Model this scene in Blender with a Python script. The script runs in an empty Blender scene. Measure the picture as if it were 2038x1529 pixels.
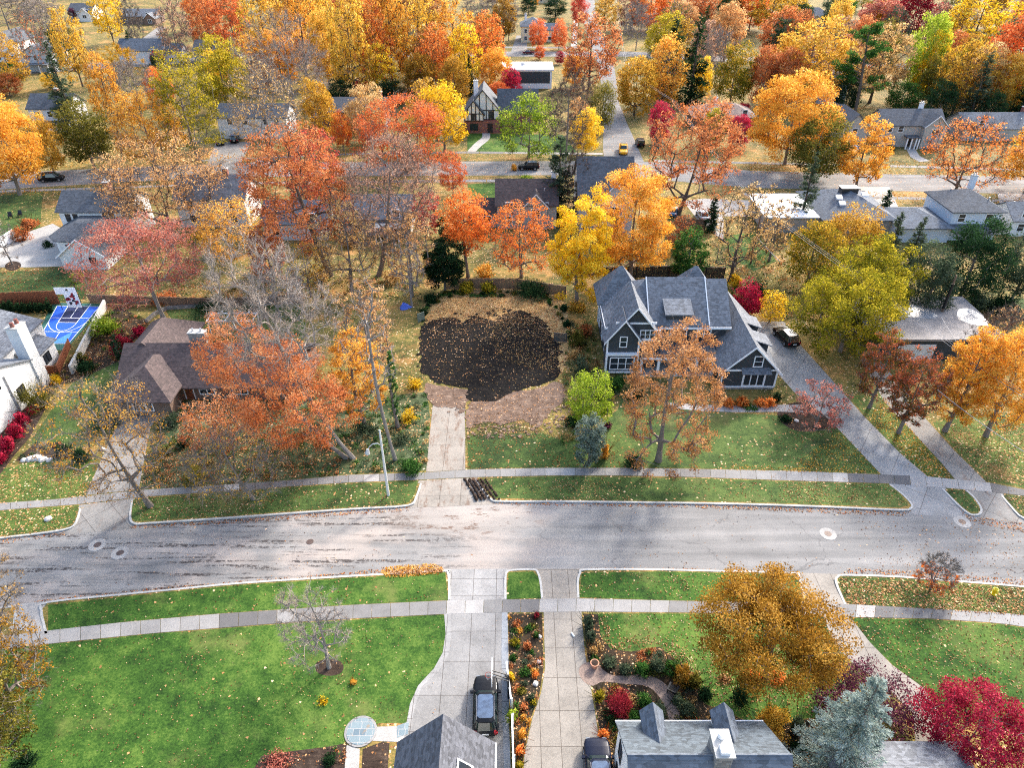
import bpy, math, random
import numpy as np
from mathutils import Vector, Matrix
S = bpy.context.scene
COL = S.collection
rad = math.radians
# ------------------------------------------------------------------ camera model (drone, 24 mm equivalent, tilted down)
FP, TH, CH = 1413.0, math.radians(34.9), 51.3
cT, sT = math.cos(TH), math.sin(TH)
def ray(px, py):
    u = (px - 1019) / FP; v = (py - 764.5) / FP
    return u, cT - v * sT, -sT - v * cT
def P(px, py, z=0.0):
    dx, dy, dz = ray(px, py); t = (z - CH) / dz
    return Vector((dx * t, dy * t, z))
def PJ(x, y, z):
    d = y * cT + (CH - z) * sT
    return 1019 + FP * x / d, 764.5 - FP * (y * sT - (CH - z) * cT) / d
def depth(x, y, z): return y * cT + (CH - z) * sT
# ------------------------------------------------------------------ mesh helpers
def link(o, parent=None):
    COL.objects.link(o)
    if parent is not None: o.parent = parent
    return o
def tag(o, label=None, cat=None, group=None, kind=None):
    if label: o['label'] = label
    if cat: o['category'] = cat
    if group: o['group'] = group
    if kind: o['kind'] = kind
    return o
def thing(name, label, cat, loc=(0, 0, 0), rz=0.0, group=None):
    o = bpy.data.objects.new(name, None); o.empty_display_size = .5
    link(o); o.location = loc; o.rotation_euler = (0, 0, rz)
    return tag(o, label, cat, group)
class MB:
    def __init__(s): s.v = []; s.f = []; s.m = []
    def add(s, pts, faces, mi=0):
        b = len(s.v); s.v += [tuple(p) for p in pts]
        for f in faces: s.f.append([b + i for i in f]); s.m.append(mi)
        return s
    def poly(s, pts, mi=0): return s.add(pts, [list(range(len(pts)))], mi)
    def box(s, x0, x1, y0, y1, z0, z1, mi=0):
        p = [(x, y, z) for z in (z0, z1) for x, y in ((x0, y0), (x1, y0), (x1, y1), (x0, y1))]
        return s.add(p, [(3, 2, 1, 0), (4, 5, 6, 7), (0, 1, 5, 4), (1, 2, 6, 5), (2, 3, 7, 6), (3, 0, 4, 7)], mi)
    def prism(s, pts, z0, z1, mi=0):
        n = len(pts)
        p = [(q[0], q[1], z0) for q in pts] + [(q[0], q[1], z1) for q in pts]
        return s.add(p, [list(range(n))[::-1], list(range(n, 2 * n))] + [(i, (i + 1) % n, n + (i + 1) % n, n + i) for i in range(n)], mi)
    def hull(s, a, b, mi=0):      # two matching loops -> closed solid
        n = len(a)
        return s.add(list(a) + list(b), [list(range(n))[::-1], list(range(n, 2 * n))] + [(i, (i + 1) % n, n + (i + 1) % n, n + i) for i in range(n)], mi)
    def tube(s, p0, p1, r0, r1=None, n=8, mi=0):
        r1 = r0 if r1 is None else r1
        p0 = Vector(p0); p1 = Vector(p1); d = (p1 - p0).normalized()
        u = d.cross(Vector((0, 0, 1)) if abs(d.z) < .95 else Vector((1, 0, 0))).normalized(); w = d.cross(u)
        ra = [p0 + (u * math.cos(2 * math.pi * i / n) + w * math.sin(2 * math.pi * i / n)) * r0 for i in range(n)]
        rb = [p1 + (u * math.cos(2 * math.pi * i / n) + w * math.sin(2 * math.pi * i / n)) * r1 for i in range(n)]
        return s.hull(ra, rb, mi)
    def path(s, pts, r, n=6, mi=0):
        for a, b in zip(pts[:-1], pts[1:]): s.tube(a, b, r, r, n, mi)
        return s
    def build(s, name, mats, parent=None, smooth=False):
        me = bpy.data.meshes.new(name); me.from_pydata(s.v, [], s.f)
        for m in (mats if isinstance(mats, (list, tuple)) else [mats]): me.materials.append(m)
        me.polygons.foreach_set('material_index', s.m)
        if smooth: me.polygons.foreach_set('use_smooth', [True] * len(s.f))
        me.update()
        o = bpy.data.objects.new(name, me)
        return link(o, parent)
def struct(o, kind='structure'): o['kind'] = kind; return o
def catrom(p, n=6, closed=False):
    p = [Vector(q) for q in p]; out = []
    N = len(p)
    for i in range(N if closed else N - 1):
        g = (lambda k: p[k % N]) if closed else (lambda k: p[max(0, min(N - 1, k))])
        a, b, c, d = g(i - 1), g(i), g(i + 1), g(i + 2)
        for k in range(n):
            t = k / n
            out.append(.5 * ((2 * b) + (c - a) * t + (2 * a - 5 * b + 4 * c - d) * t * t + (3 * b - a - 3 * c + d) * t ** 3))
    if not closed: out.append(p[-1])
    return out
def W(pxs, z=0.0): return [P(a, b, z).xy.to_3d() + Vector((0, 0, z)) for a, b in pxs]
def G(pxs, z=0.0):       # ground points for pixels (on z=0), lifted to z
    r = []
    for a, b in pxs:
        q = P(a, b); r.append(Vector((q.x, q.y, z)))
    return r
def sheet(name, pxs, m, z, smooth=0, world=False):
    pts = [Vector((a, b, z)) for a, b in pxs] if world else G(pxs, z)
    if smooth: pts = catrom(pts, smooth, True)
    o = MB().poly(pts).build(name, m)
    if o.data.polygons[0].normal.z < 0: o.data.flip_normals()
    return struct(o)
# ------------------------------------------------------------------ materials
def s2l(c):
    r = []
    for x in c:
        x /= 255.0; r.append(x / 12.92 if x <= .04045 else ((x + .055) / 1.055) ** 2.4)
    return (r[0], r[1], r[2], 1.0)
def newmat(name):
    m = bpy.data.materials.new(name); m.use_nodes = True
    nt = m.node_tree; b = nt.nodes['Principled BSDF']
    return m, nt, b
def nd(nt, t, **k):
    n = nt.nodes.new(t)
    for a, v in k.items():
        if a in n.inputs.keys(): n.inputs[a].default_value = v
        else: setattr(n, a, v)
    return n
def ramp(nt, fac, stops):
    r = nt.nodes.new('ShaderNodeValToRGB'); e = r.color_ramp.elements
    while len(e) < len(stops): e.new(.5)
    for q, (p, c) in zip(e, stops): q.position = p; q.color = c if len(c) == 4 else s2l(c)
    nt.links.new(fac, r.inputs[0]); return r.outputs[0]
def noise(nt, co, scale, detail=3.0, rough=.6, dist=0.0):
    n = nd(nt, 'ShaderNodeTexNoise', Scale=scale, Detail=detail, Roughness=rough, Distortion=dist)
    nt.links.new(co, n.inputs['Vector']); return n.outputs['Fac']
def mapping(nt, co, scale=(1, 1, 1), rot=(0, 0, 0), loc=(0, 0, 0)):
    n = nd(nt, 'ShaderNodeMapping'); n.inputs['Scale'].default_value = scale; n.inputs['Rotation'].default_value = rot; n.inputs['Location'].default_value = loc
    nt.links.new(co, n.inputs['Vector']); return n.outputs[0]
def mix(nt, f, a, b, mode='MIX'):
    n = nt.nodes.new('ShaderNodeMix'); n.data_type = 'RGBA'; n.blend_type = mode
    for sock, v in ((n.inputs[0], f), (n.inputs[6], a), (n.inputs[7], b)):
        if isinstance(v, bpy.types.NodeSocket): nt.links.new(v, sock)
        elif isinstance(v, (int, float)): sock.default_value = v
        else: sock.default_value = v if len(v) == 4 else s2l(v)
    return n.outputs[2]
def mth(nt, op, a, b=0.0, c=0.0):
    n = nt.nodes.new('ShaderNodeMath'); n.operation = op
    for i, v in enumerate((a, b, c)):
        if isinstance(v, bpy.types.NodeSocket): nt.links.new(v, n.inputs[i])
        else: n.inputs[i].default_value = v
    return n.outputs[0]
def smooth(nt, v, a, b):
    n = nt.nodes.new('ShaderNodeMapRange'); n.interpolation_type = 'SMOOTHSTEP'
    nt.links.new(v, n.inputs[0]); n.inputs[1].default_value = a; n.inputs[2].default_value = b
    return n.outputs[0]
def coord(nt, kind='Object'): return nt.nodes.new('ShaderNodeTexCoord').outputs[kind]
def bump(nt, b, h, strength=.3, dist=.02):
    n = nd(nt, 'ShaderNodeBump', Strength=strength, Distance=dist); nt.links.new(h, n.inputs['Height']); nt.links.new(n.outputs[0], b.inputs['Normal'])
def plain(name, c, rough=.6, metal=0.0, var=.12, scale=3.0, spec=.4):
    m, nt, b = newmat(name); co = coord(nt)
    l = s2l(c)
    n = noise(nt, co, scale, 4, .65)
    col = ramp(nt, n, [(.3, tuple(x * (1 - var) for x in l[:3]) + (1,)), (.7, tuple(min(1, x * (1 + var)) for x in l[:3]) + (1,))])
    nt.links.new(col, b.inputs['Base Color']); b.inputs['Roughness'].default_value = rough; b.inputs['Metallic'].default_value = metal
    b.inputs['Specular IOR Level'].default_value = spec
    return m
def shingle(name, c, var=.42, rough=.85):
    m, nt, b = newmat(name); co = coord(nt); l = s2l(c)
    v = nd(nt, 'ShaderNodeTexVoronoi', Scale=3.2); nt.links.new(mapping(nt, co, (1, 1, 1.6)), v.inputs['Vector'])
    sp = nt.nodes.new('ShaderNodeSeparateColor'); nt.links.new(v.outputs['Color'], sp.inputs[0])
    f = mth(nt, 'ADD', mth(nt, 'MULTIPLY', sp.outputs[0], .55), mth(nt, 'MULTIPLY', noise(nt, co, .5, 5, .7), .45))
    col = ramp(nt, f, [(.15, tuple(x * (1 - var) for x in l[:3]) + (1,)), (.85, tuple(min(1, x * (1 + var)) for x in l[:3]) + (1,))])
    g = nt.nodes.new('ShaderNodeSeparateXYZ'); nt.links.new(co, g.inputs[0])
    fr = mth(nt, 'FRACT', mth(nt, 'MULTIPLY', g.outputs[2], 5.5))
    dk = smooth(nt, fr, .0, .22)
    col = mix(nt, dk, mix(nt, .35, col, (20, 20, 22)), col)
    nt.links.new(col, b.inputs['Base Color']); b.inputs['Roughness'].default_value = rough
    bump(nt, b, sp.outputs[0], .35, .03)
    return m
def siding(name, c, pitch=.16, rough=.6):
    m, nt, b = newmat(name); co = coord(nt); l = s2l(c)
    g = nt.nodes.new('ShaderNodeSeparateXYZ'); nt.links.new(co, g.inputs[0])
    fr = mth(nt, 'FRACT', mth(nt, 'DIVIDE', g.outputs[2], pitch))
    n = noise(nt, co, 1.2, 5, .6)
    col = ramp(nt, n, [(.3, tuple(x * .86 for x in l[:3]) + (1,)), (.7, l)])
    nt.links.new(col, b.inputs['Base Color']); b.inputs['Roughness'].default_value = rough
    bump(nt, b, fr, .6, .03)
    return m
def brickmat(name, c1, c2, mortar, sx=.24, sy=.08):
    m, nt, b = newmat(name); co = coord(nt)
    g = nt.nodes.new('ShaderNodeSeparateXYZ'); nt.links.new(co, g.inputs[0])
    cb = nt.nodes.new('ShaderNodeCombineXYZ'); nt.links.new(mth(nt, 'ADD', g.outputs[0], g.outputs[1]), cb.inputs[0]); nt.links.new(g.outputs[2], cb.inputs[1])
    t = nt.nodes.new('ShaderNodeTexBrick'); t.inputs['Color1'].default_value = s2l(c1); t.inputs['Color2'].default_value = s2l(c2); t.inputs['Mortar'].default_value = s2l(mortar)
    t.inputs['Scale'].default_value = 1; t.inputs['Brick Width'].default_value = sx; t.inputs['Row Height'].default_value = sy; t.inputs['Mortar Size'].default_value = .008
    nt.links.new(cb.outputs[0], t.inputs['Vector']); nt.links.new(t.outputs[0], b.inputs['Base Color']); b.inputs['Roughness'].default_value = .85
    return m
PAL = dict(
 yellow=[(196,138,14),(238,184,18),(252,208,30),(250,220,80)], gold=[(150,98,12),(205,138,20),(232,166,38),(240,190,80)],
 goldorange=[(196,112,24),(238,154,40),(248,184,68),(250,208,116)], orange=[(196,86,26),(238,122,40),(248,154,64),(250,190,114)],
 rust=[(146,70,40),(200,104,60),(222,138,88),(236,176,134)], redorange=[(166,62,34),(220,94,52),(236,126,78),(242,168,120)],
 red=[(140,28,32),(196,48,48),(220,78,68),(230,124,110)], pinkred=[(136,52,56),(188,86,84),(214,122,110),(230,156,128)],
 crimson=[(118,8,34),(172,18,52),(204,34,68),(218,72,94)], darkred=[(92,14,26),(140,24,40),(174,44,58),(196,80,88)],
 purple=[(48,18,34),(84,32,54),(118,54,76),(148,72,90)],
 salmon=[(172,106,74),(214,144,100),(232,170,128),(240,198,160)], tan=[(150,108,58),(194,146,78),(220,178,104),(230,200,144)],
 dusty=[(128,86,66),(168,114,90),(194,140,112),(212,168,144)], olive=[(68,64,18),(110,100,28),(146,130,40),(180,158,60)],
 yellowolive=[(104,98,16),(160,142,22),(202,174,32),(228,198,56)], lime=[(92,114,20),(140,164,30),(184,198,46),(212,216,90)],
 green=[(30,64,22),(52,98,32),(80,128,44),(112,154,66)], darkgreen=[(16,34,20),(28,52,30),(44,72,40),(64,94,54)],
 greygreen=[(40,54,40),(62,78,56),(88,102,76),(116,126,98)], bluespruce=[(66,96,92),(100,132,124),(134,162,154),(168,194,184)],
 bronze=[(104,66,12),(152,100,18),(190,132,34),(212,160,60)], redgreen=[(84,84,30),(130,96,36),(176,74,44),(206,104,70)],
 goldgreen=[(70,84,20),(128,118,24),(204,150,28),(232,176,50)], redgold=[(170,40,40),(214,80,44),(236,140,40),(246,188,60)],
 litter=[(120,74,40),(176,112,60),(214,152,98),(232,190,150)], twig=[(112,100,92),(140,128,118),(164,152,142),(184,172,162)], twigdark=[(70,58,50),(92,78,68),(116,100,88),(140,124,110)])
PAL.update(yellow=[(150,112,20),(230,186,34),(250,212,56),(250,226,110)], gold=[(104,78,20),(196,148,44),(226,180,74),(240,206,116)], goldorange=[(140,90,28),(222,154,50),(246,190,82),(250,216,132)], orange=[(140,70,28),(226,122,48),(246,156,76),(250,194,126)], rust=[(100,56,38),(184,104,66),(214,142,100),(232,182,146)], redorange=[(112,50,32),(206,96,58),(232,132,90),(242,176,136)], red=[(104,36,36),(192,72,66),(220,106,96),(234,154,140)], pinkred=[(96,44,46),(176,88,84),(210,128,116),(230,166,146)], salmon=[(120,82,60),(200,144,104),(228,176,136),(240,204,172)], tan=[(110,84,48),(190,148,88),(218,180,116),(230,204,154)], dusty=[(88,66,56),(158,118,96),(190,148,122),(212,176,152)], yellowolive=[(60,62,14),(142,132,32),(196,174,46),(226,202,82)], bronze=[(58,44,12),(130,94,26),(182,134,48),(212,168,84)], redgreen=[(46,52,22),(104,86,40),(162,82,52),(208,120,84)], olive=[(40,44,14),(92,90,32),(134,124,50),(168,154,76)], darkred=[(60,12,20),(126,24,38),(168,46,58),(196,84,92)], crimson=[(84,8,28),(164,24,54),(200,50,78),(220,92,112)], purple=[(32,14,26),(76,34,52),(112,58,76),(150,84,102)], goldgreen=[(44,58,16),(112,112,30),(196,152,44),(230,184,76)], tanrust=[(92,62,42),(172,116,74),(206,150,108),(226,180,146)], lime=[(60,84,18),(126,152,38),(180,196,60),(214,220,108)], green=[(22,48,18),(48,88,34),(80,122,52),(116,154,80)], litter=[(96,66,42),(170,120,76),(214,162,112),(236,202,166)], redgold=[(130,36,36),(206,84,50),(236,146,58),(246,194,86)], bluespruce=[(44,68,66),(86,116,112),(124,152,146),(166,190,182)])  # first stops darkened to imitate the shade inside the crowns
PAL.update(rust=[(100,54,32),(188,104,56),(216,140,84),(234,182,130)], redorange=[(108,46,26),(206,98,48),(232,132,74),(242,176,120)], salmon=[(120,82,52),(202,148,90),(230,180,120),(242,208,158)], tanrust=[(90,60,38),(174,118,68),(208,154,100),(228,186,138)], rustorange=[(112,54,24),(206,110,46),(236,150,72),(246,190,120)], red=[(104,36,32),(196,76,58),(222,108,84),(236,156,128)], pinkred=[(92,44,40),(172,90,78),(206,130,108),(228,168,140)], yellowgreen=[(48,56,12),(124,122,28),(186,166,42),(224,200,66)], maroon=[(62,8,24),(132,22,48),(172,42,66),(202,82,100)], bluespruce=[(54,72,68),(106,126,120),(150,166,158),(190,202,194)])
PAL.update(rustorange=[(108,56,30),(194,108,58),(222,146,90),(240,190,138)], amber=[(124,94,22),(220,170,50),(244,202,82),(250,226,140)], sprucegrey=[(50,64,58),(86,104,94),(124,140,126),(154,166,152)])
LEAF = {}
def leafmat(pal):
    if pal in LEAF: return LEAF[pal]
    m = bpy.data.materials.new('leaf_' + pal); m.use_nodes = True; nt = m.node_tree; nt.nodes.clear()
    out = nt.nodes.new('ShaderNodeOutputMaterial')
    at = nd(nt, 'ShaderNodeAttribute', attribute_name='v')
    oi = nt.nodes.new('ShaderNodeObjectInfo')
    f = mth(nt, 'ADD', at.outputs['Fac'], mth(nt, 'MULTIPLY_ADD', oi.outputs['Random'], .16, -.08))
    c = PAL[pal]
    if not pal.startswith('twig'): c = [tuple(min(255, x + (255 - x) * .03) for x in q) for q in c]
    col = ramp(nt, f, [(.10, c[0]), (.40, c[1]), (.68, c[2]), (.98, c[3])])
    d = nt.nodes.new('ShaderNodeBsdfDiffuse'); t = nt.nodes.new('ShaderNodeBsdfTranslucent')
    nt.links.new(col, d.inputs[0]); nt.links.new(col, t.inputs[0])
    if pal.startswith('twig'): nt.links.new(d.outputs[0], out.inputs[0])
    else:
        mx = nt.nodes.new('ShaderNodeMixShader'); mx.inputs[0].default_value = .48
        nt.links.new(d.outputs[0], mx.inputs[1]); nt.links.new(t.outputs[0], mx.inputs[2]); nt.links.new(mx.outputs[0], out.inputs[0])
    LEAF[pal] = m; return m
M = {}
M['white'] = siding('white_siding', (226, 226, 224)); M['trim'] = plain('white_trim', (230, 231, 232), .5, var=.05)
M['bluewhite'] = siding('pale_blue_siding', (206, 216, 226)); M['grey'] = siding('grey_siding', (176, 174, 168)); M['palegrey'] = siding('pale_grey_siding', (196, 198, 200))
M['charcoal'] = siding('charcoal_siding', (58, 63, 68)); M['cream'] = siding('cream_siding', (222, 210, 176)); M['stucco'] = plain('cream_stucco', (226, 222, 212), .8, var=.06)
M['beam'] = plain('dark_timber', (44, 36, 32), .7); M['brick'] = brickmat('red_brick', (140, 66, 48), (112, 50, 40), (150, 140, 130)); M['tanbrick'] = brickmat('tan_brick', (118, 90, 72), (100, 74, 60), (130, 120, 112))
M['stone'] = brickmat('grey_stone', (150, 146, 140), (118, 114, 110), (90, 88, 84), .5, .25)
M['rdark'] = shingle('charcoal_shingles', (80, 84, 90)); M['rgrey'] = shingle('grey_shingles', (104, 108, 114)); M['rlight'] = shingle('pale_grey_shingles', (76, 85, 92), .5); M['rbrown'] = shingle('brown_shingles', (82, 68, 65)); M['rtan'] = shingle('tan_shingles', (138, 116, 104)); M['rblue'] = shingle('slate_shingles', (88, 96, 106))
M['seam'] = plain('metal_roofing', (66, 70, 76), .35, .6); M['membrane'] = plain('white_membrane', (226, 228, 230), .35, var=.05, scale=.6)
M['black'] = plain('black_metal', (24, 25, 27), .45); M['galv'] = plain('galvanised_steel', (196, 198, 200), .4, .5); M['wood'] = plain('weathered_wood', (112, 88, 70), .8, var=.25, scale=6)
M['woodred'] = plain('stained_cedar', (118, 66, 40), .7, var=.2, scale=5); M['door'] = plain('panelled_door', (218, 218, 214), .5, var=.04); M['concpale'] = plain('kerb_concrete', (176, 174, 168), .8, var=.15, scale=1.5)
def glassmat():
    m, nt, b = newmat('window_glass'); b.inputs['Base Color'].default_value = (.025, .032, .04, 1); b.inputs['Roughness'].default_value = .06; b.inputs['Specular IOR Level'].default_value = .5
    return m
M['glass'] = glassmat()
def barkmat(name, c):
    m, nt, b = newmat(name); co = coord(nt); l = s2l(c)
    n = noise(nt, mapping(nt, co, (6, 6, 1.2)), 1.0, 5, .7)
    nt.links.new(ramp(nt, n, [(.3, tuple(x * .55 for x in l[:3]) + (1,)), (.7, tuple(x * 1.25 for x in l[:3]) + (1,))]), b.inputs['Base Color']); b.inputs['Roughness'].default_value = .9
    return m
M['bark'] = barkmat('dark_bark', (92, 80, 70)); M['barkpale'] = barkmat('pale_bark', (138, 129, 120)); M['barkmid'] = barkmat('grey_bark', (122, 112, 102))
# ------------------------------------------------------------------ ground materials
def leafy(nt, co, base, dens, scale=3.4, size=.34, pal='litter'):
    v = nd(nt, 'ShaderNodeTexVoronoi', Scale=scale, Randomness=1.0)
    w = nd(nt, 'ShaderNodeTexNoise', Scale=scale * 2.2, Detail=1.0)
    nt.links.new(co, w.inputs['Vector'])
    sc = nt.nodes.new('ShaderNodeVectorMath'); sc.operation = 'MULTIPLY_ADD'
    nt.links.new(w.outputs['Color'], sc.inputs[0]); sc.inputs[1].default_value = (.22, .22, .22); nt.links.new(co, sc.inputs[2])
    nt.links.new(sc.outputs[0], v.inputs['Vector'])
    sp = nt.nodes.new('ShaderNodeSeparateColor'); nt.links.new(v.outputs['Color'], sp.inputs[0])
    on = mth(nt, 'LESS_THAN', sp.outputs[0], dens)
    near = mth(nt, 'LESS_THAN', v.outputs['Distance'], size)
    c = PAL[pal]
    col = ramp(nt, sp.outputs[1], [(.0, c[0]), (.35, c[1]), (.7, c[2]), (1., c[3])])
    return mix(nt, mth(nt, 'MULTIPLY', on, near), base, col)
def grassmat(name, dark, mid, light, dry, dens=(.0, .12), drya=.35, leafscale=3.4, lpal='litter'):
    m, nt, b = newmat(name); co = coord(nt)
    big = noise(nt, co, .09, 4, .62, .4); med = noise(nt, co, .8, 4, .7); fine = noise(nt, co, 5.0, 4, .8)
    f = mth(nt, 'ADD', mth(nt, 'MULTIPLY', big, .34), mth(nt, 'ADD', mth(nt, 'MULTIPLY', med, .30), mth(nt, 'MULTIPLY', fine, .36)))
    col = ramp(nt, f, [(.415, dark), (.5, mid), (.585, light)])
    dr = smooth(nt, noise(nt, mapping(nt, co, loc=(31, 7, 0)), .13, 5, .68), .52, .72)
    col = mix(nt, mth(nt, 'MULTIPLY', dr, drya), col, dry)
    dn = smooth(nt, noise(nt, mapping(nt, co, loc=(3, 57, 0)), .11, 4, .6), .35, .7)
    col = leafy(nt, co, col, mth(nt, 'MULTIPLY_ADD', dn, dens[1] - dens[0], dens[0]), leafscale, .34, lpal)
    nt.links.new(col, b.inputs['Base Color']); b.inputs['Roughness'].default_value = .9; b.inputs['Specular IOR Level'].default_value = .15
    bump(nt, b, fine, .5, .05)
    return m
M['lawnS'] = grassmat('bright_lawn', (30, 54, 20), (56, 88, 31), (94, 118, 50), (122, 122, 70), (.0, .05), .6)
M['lawnN'] = grassmat('dark_lawn', (42, 58, 30), (68, 88, 42), (98, 114, 58), (126, 112, 72), (.0, .2), .45)
M['lawnleaf'] = grassmat('leaf_strewn_lawn', (46, 58, 30), (72, 92, 40), (104, 118, 56), (150, 114, 72), (.3, .95), .5)
M['yard'] = grassmat('yard_ground', (52, 56, 30), (104, 100, 52), (160, 132, 74), (190, 138, 84), (.3, .95), .75)
M['wild'] = grassmat('wild_ground_cover', (34, 48, 28), (66, 80, 50), (104, 112, 84), (128, 108, 80), (.15, .6), .5)
M['lotleaf'] = grassmat('leaf_covered_lot', (116, 100, 68), (172, 142, 92), (204, 172, 118), (166, 138, 106), (.55, 1.0), .5, 4.0)
M['bed'] = grassmat('mulch_bed', (30, 25, 20), (52, 44, 34), (80, 68, 50), (92, 66, 42), (.2, .8), .4, 5.0)
def soilmat():
    m, nt, b = newmat('black_soil'); co = coord(nt)
    n1 = noise(nt, co, 1.1, 6, .75); n2 = noise(nt, mapping(nt, co, (.6, 3.2, 1), (0, 0, .35)), 1.6, 4, .7)
    col = ramp(nt, mth(nt, 'ADD', mth(nt, 'MULTIPLY', n1, .6), mth(nt, 'MULTIPLY', n2, .4)), [(.32, (13, 13, 14)), (.52, (28, 26, 25)), (.7, (58, 50, 45))])
    g = nt.nodes.new('ShaderNodeSeparateXYZ'); nt.links.new(co, g.inputs[0])
    dn = mth(nt, 'ADD', smooth(nt, g.outputs[1], 72, 92), smooth(nt, noise(nt, co, .35, 3, .6), .45, .75))
    col = leafy(nt, co, col, mth(nt, 'MULTIPLY', dn, .34), 4.2, .32)
    nt.links.new(col, b.inputs['Base Color']); b.inputs['Roughness'].default_value = .95; b.inputs['Specular IOR Level'].default_value = .1
    bump(nt, b, n1, 1.0, .25)
    return m
M['soil'] = soilmat()
def mudmat(name, a, bb, c, k=.3):
    m, nt, b = newmat(name); co = coord(nt)
    n1 = noise(nt, co, .9, 6, .75, .5); n2 = noise(nt, mapping(nt, co, (.5, 3.5, 1)), 1.4, 3, .6)
    col = ramp(nt, mth(nt, 'ADD', mth(nt, 'MULTIPLY', n1, .65), mth(nt, 'MULTIPLY', n2, .35)), [(.32, a), (.52, bb), (.7, c)])
    col = leafy(nt, co, col, k, 4.2, .32)
    nt.links.new(col, b.inputs['Base Color']); b.inputs['Roughness'].default_value = .95; b.inputs['Specular IOR Level'].default_value = .1
    bump(nt, b, n1, .8, .15)
    return m
M['mud'] = mudmat('churned_mud', (74, 58, 48), (118, 98, 84), (160, 138, 120), .22)
M['mulch'] = mudmat('dark_mulch', (38, 30, 26), (66, 54, 46), (98, 82, 70), .12)
M['pavers'] = plain('brick_pavers', (136, 116, 104), .8, var=.3, scale=7)
def concmat(name, base, rot=0.0, jx=2.1, jy=2.4, dirt=0.0, off=(0, 0), joint=True):
    m, nt, b = newmat(name); co = coord(nt); l = s2l(base)
    n1 = noise(nt, co, .35, 5, .7); n2 = noise(nt, co, 5.0, 4, .7)
    f = mth(nt, 'ADD', mth(nt, 'MULTIPLY', n1, .6), mth(nt, 'MULTIPLY', n2, .4))
    col = ramp(nt, f, [(.32, tuple(x * .58 for x in l[:3]) + (1,)), (.5, tuple(x * .90 for x in l[:3]) + (1,)), (.64, tuple(min(1, x * 1.12) for x in l[:3]) + (1,))])
    v = nd(nt, 'ShaderNodeTexVoronoi', Scale=.6); nt.links.new(co, v.inputs['Vector'])
    spt = smooth(nt, noise(nt, co, 1.3, 4, .8), .60, .70)
    col = mix(nt, mth(nt, 'MULTIPLY', spt, .4), col, (96, 88, 80))
    if dirt:
        dm = smooth(nt, noise(nt, mapping(nt, co, (1.3, .45, 1)), .9, 5, .75), .5, .66)
        col = mix(nt, mth(nt, 'MULTIPLY', dm, dirt), col, (120, 96, 80))
    if joint:
        t = nt.nodes.new('ShaderNodeTexBrick'); t.offset = 0.0; t.inputs['Scale'].default_value = 1; t.inputs['Brick Width'].default_value = jx; t.inputs['Row Height'].default_value = jy
        t.inputs['Mortar Size'].default_value = .022; t.inputs['Mortar Smooth'].default_value = 0; t.inputs['Color1'].default_value = (1, 1, 1, 1); t.inputs['Color2'].default_value = (.9, .9, .9, 1); t.inputs['Mortar'].default_value = (.36, .33, .31, 1)
        nt.links.new(mapping(nt, co, (1, 1, 1), (0, 0, rot), (off[0], off[1], 0)), t.inputs['Vector'])
        col = mix(nt, 1.0, col, t.outputs[0], 'MULTIPLY')
    nt.links.new(col, b.inputs['Base Color']); b.inputs['Roughness'].default_value = .85; b.inputs['Specular IOR Level'].default_value = .25
    return m
M['concA'] = concmat('driveway_concrete', (143, 141, 138), 0, 2.06, 2.9, off=(1.4, .6))
M['concB'] = concmat('warm_driveway_concrete', (153, 146, 136), 0, 1.5, 2.75, off=(.9, .2))
M['concMud'] = concmat('muddy_driveway_concrete', (160, 152, 141), 0, 2.15, 2.7, .8, off=(1.0, .5))
M['concC'] = concmat('side_driveway_concrete', (156, 154, 151), .62, 3.6, 3.6)
M['concD'] = concmat('old_driveway_concrete', (146, 142, 136), .75, 2.6, 2.6, .5)
M['concW'] = concmat('pale_drive_concrete', (172, 168, 162), .2, 4., 4., joint=False)
M['concN'] = concmat('apron_concrete', (158, 156, 153), 0, 2.06, 1.9, off=(1.4, 1.0))
def slabmat():
    m, nt, b = newmat('sidewalk_concrete'); co = coord(nt)
    at = nd(nt, 'ShaderNodeAttribute', attribute_name='v')
    n1 = noise(nt, co, .8, 5, .7); n2 = noise(nt, co, 7, 3, .7)
    base = ramp(nt, at.outputs['Fac'], [(0., (108, 106, 105)), (.5, (138, 136, 133)), (1., (172, 169, 165))])
    sh = ramp(nt, mth(nt, 'ADD', mth(nt, 'MULTIPLY', n1, .6), mth(nt, 'MULTIPLY', n2, .4)), [(.3, (.68, .67, .66, 1)), (.65, (1., 1., 1., 1))])
    nt.links.new(mix(nt, 1.0, base, sh, 'MULTIPLY'), b.inputs['Base Color']); b.inputs['Roughness'].default_value = .85; b.inputs['Specular IOR Level'].default_value = .25
    return m
M['slab'] = slabmat()
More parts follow.
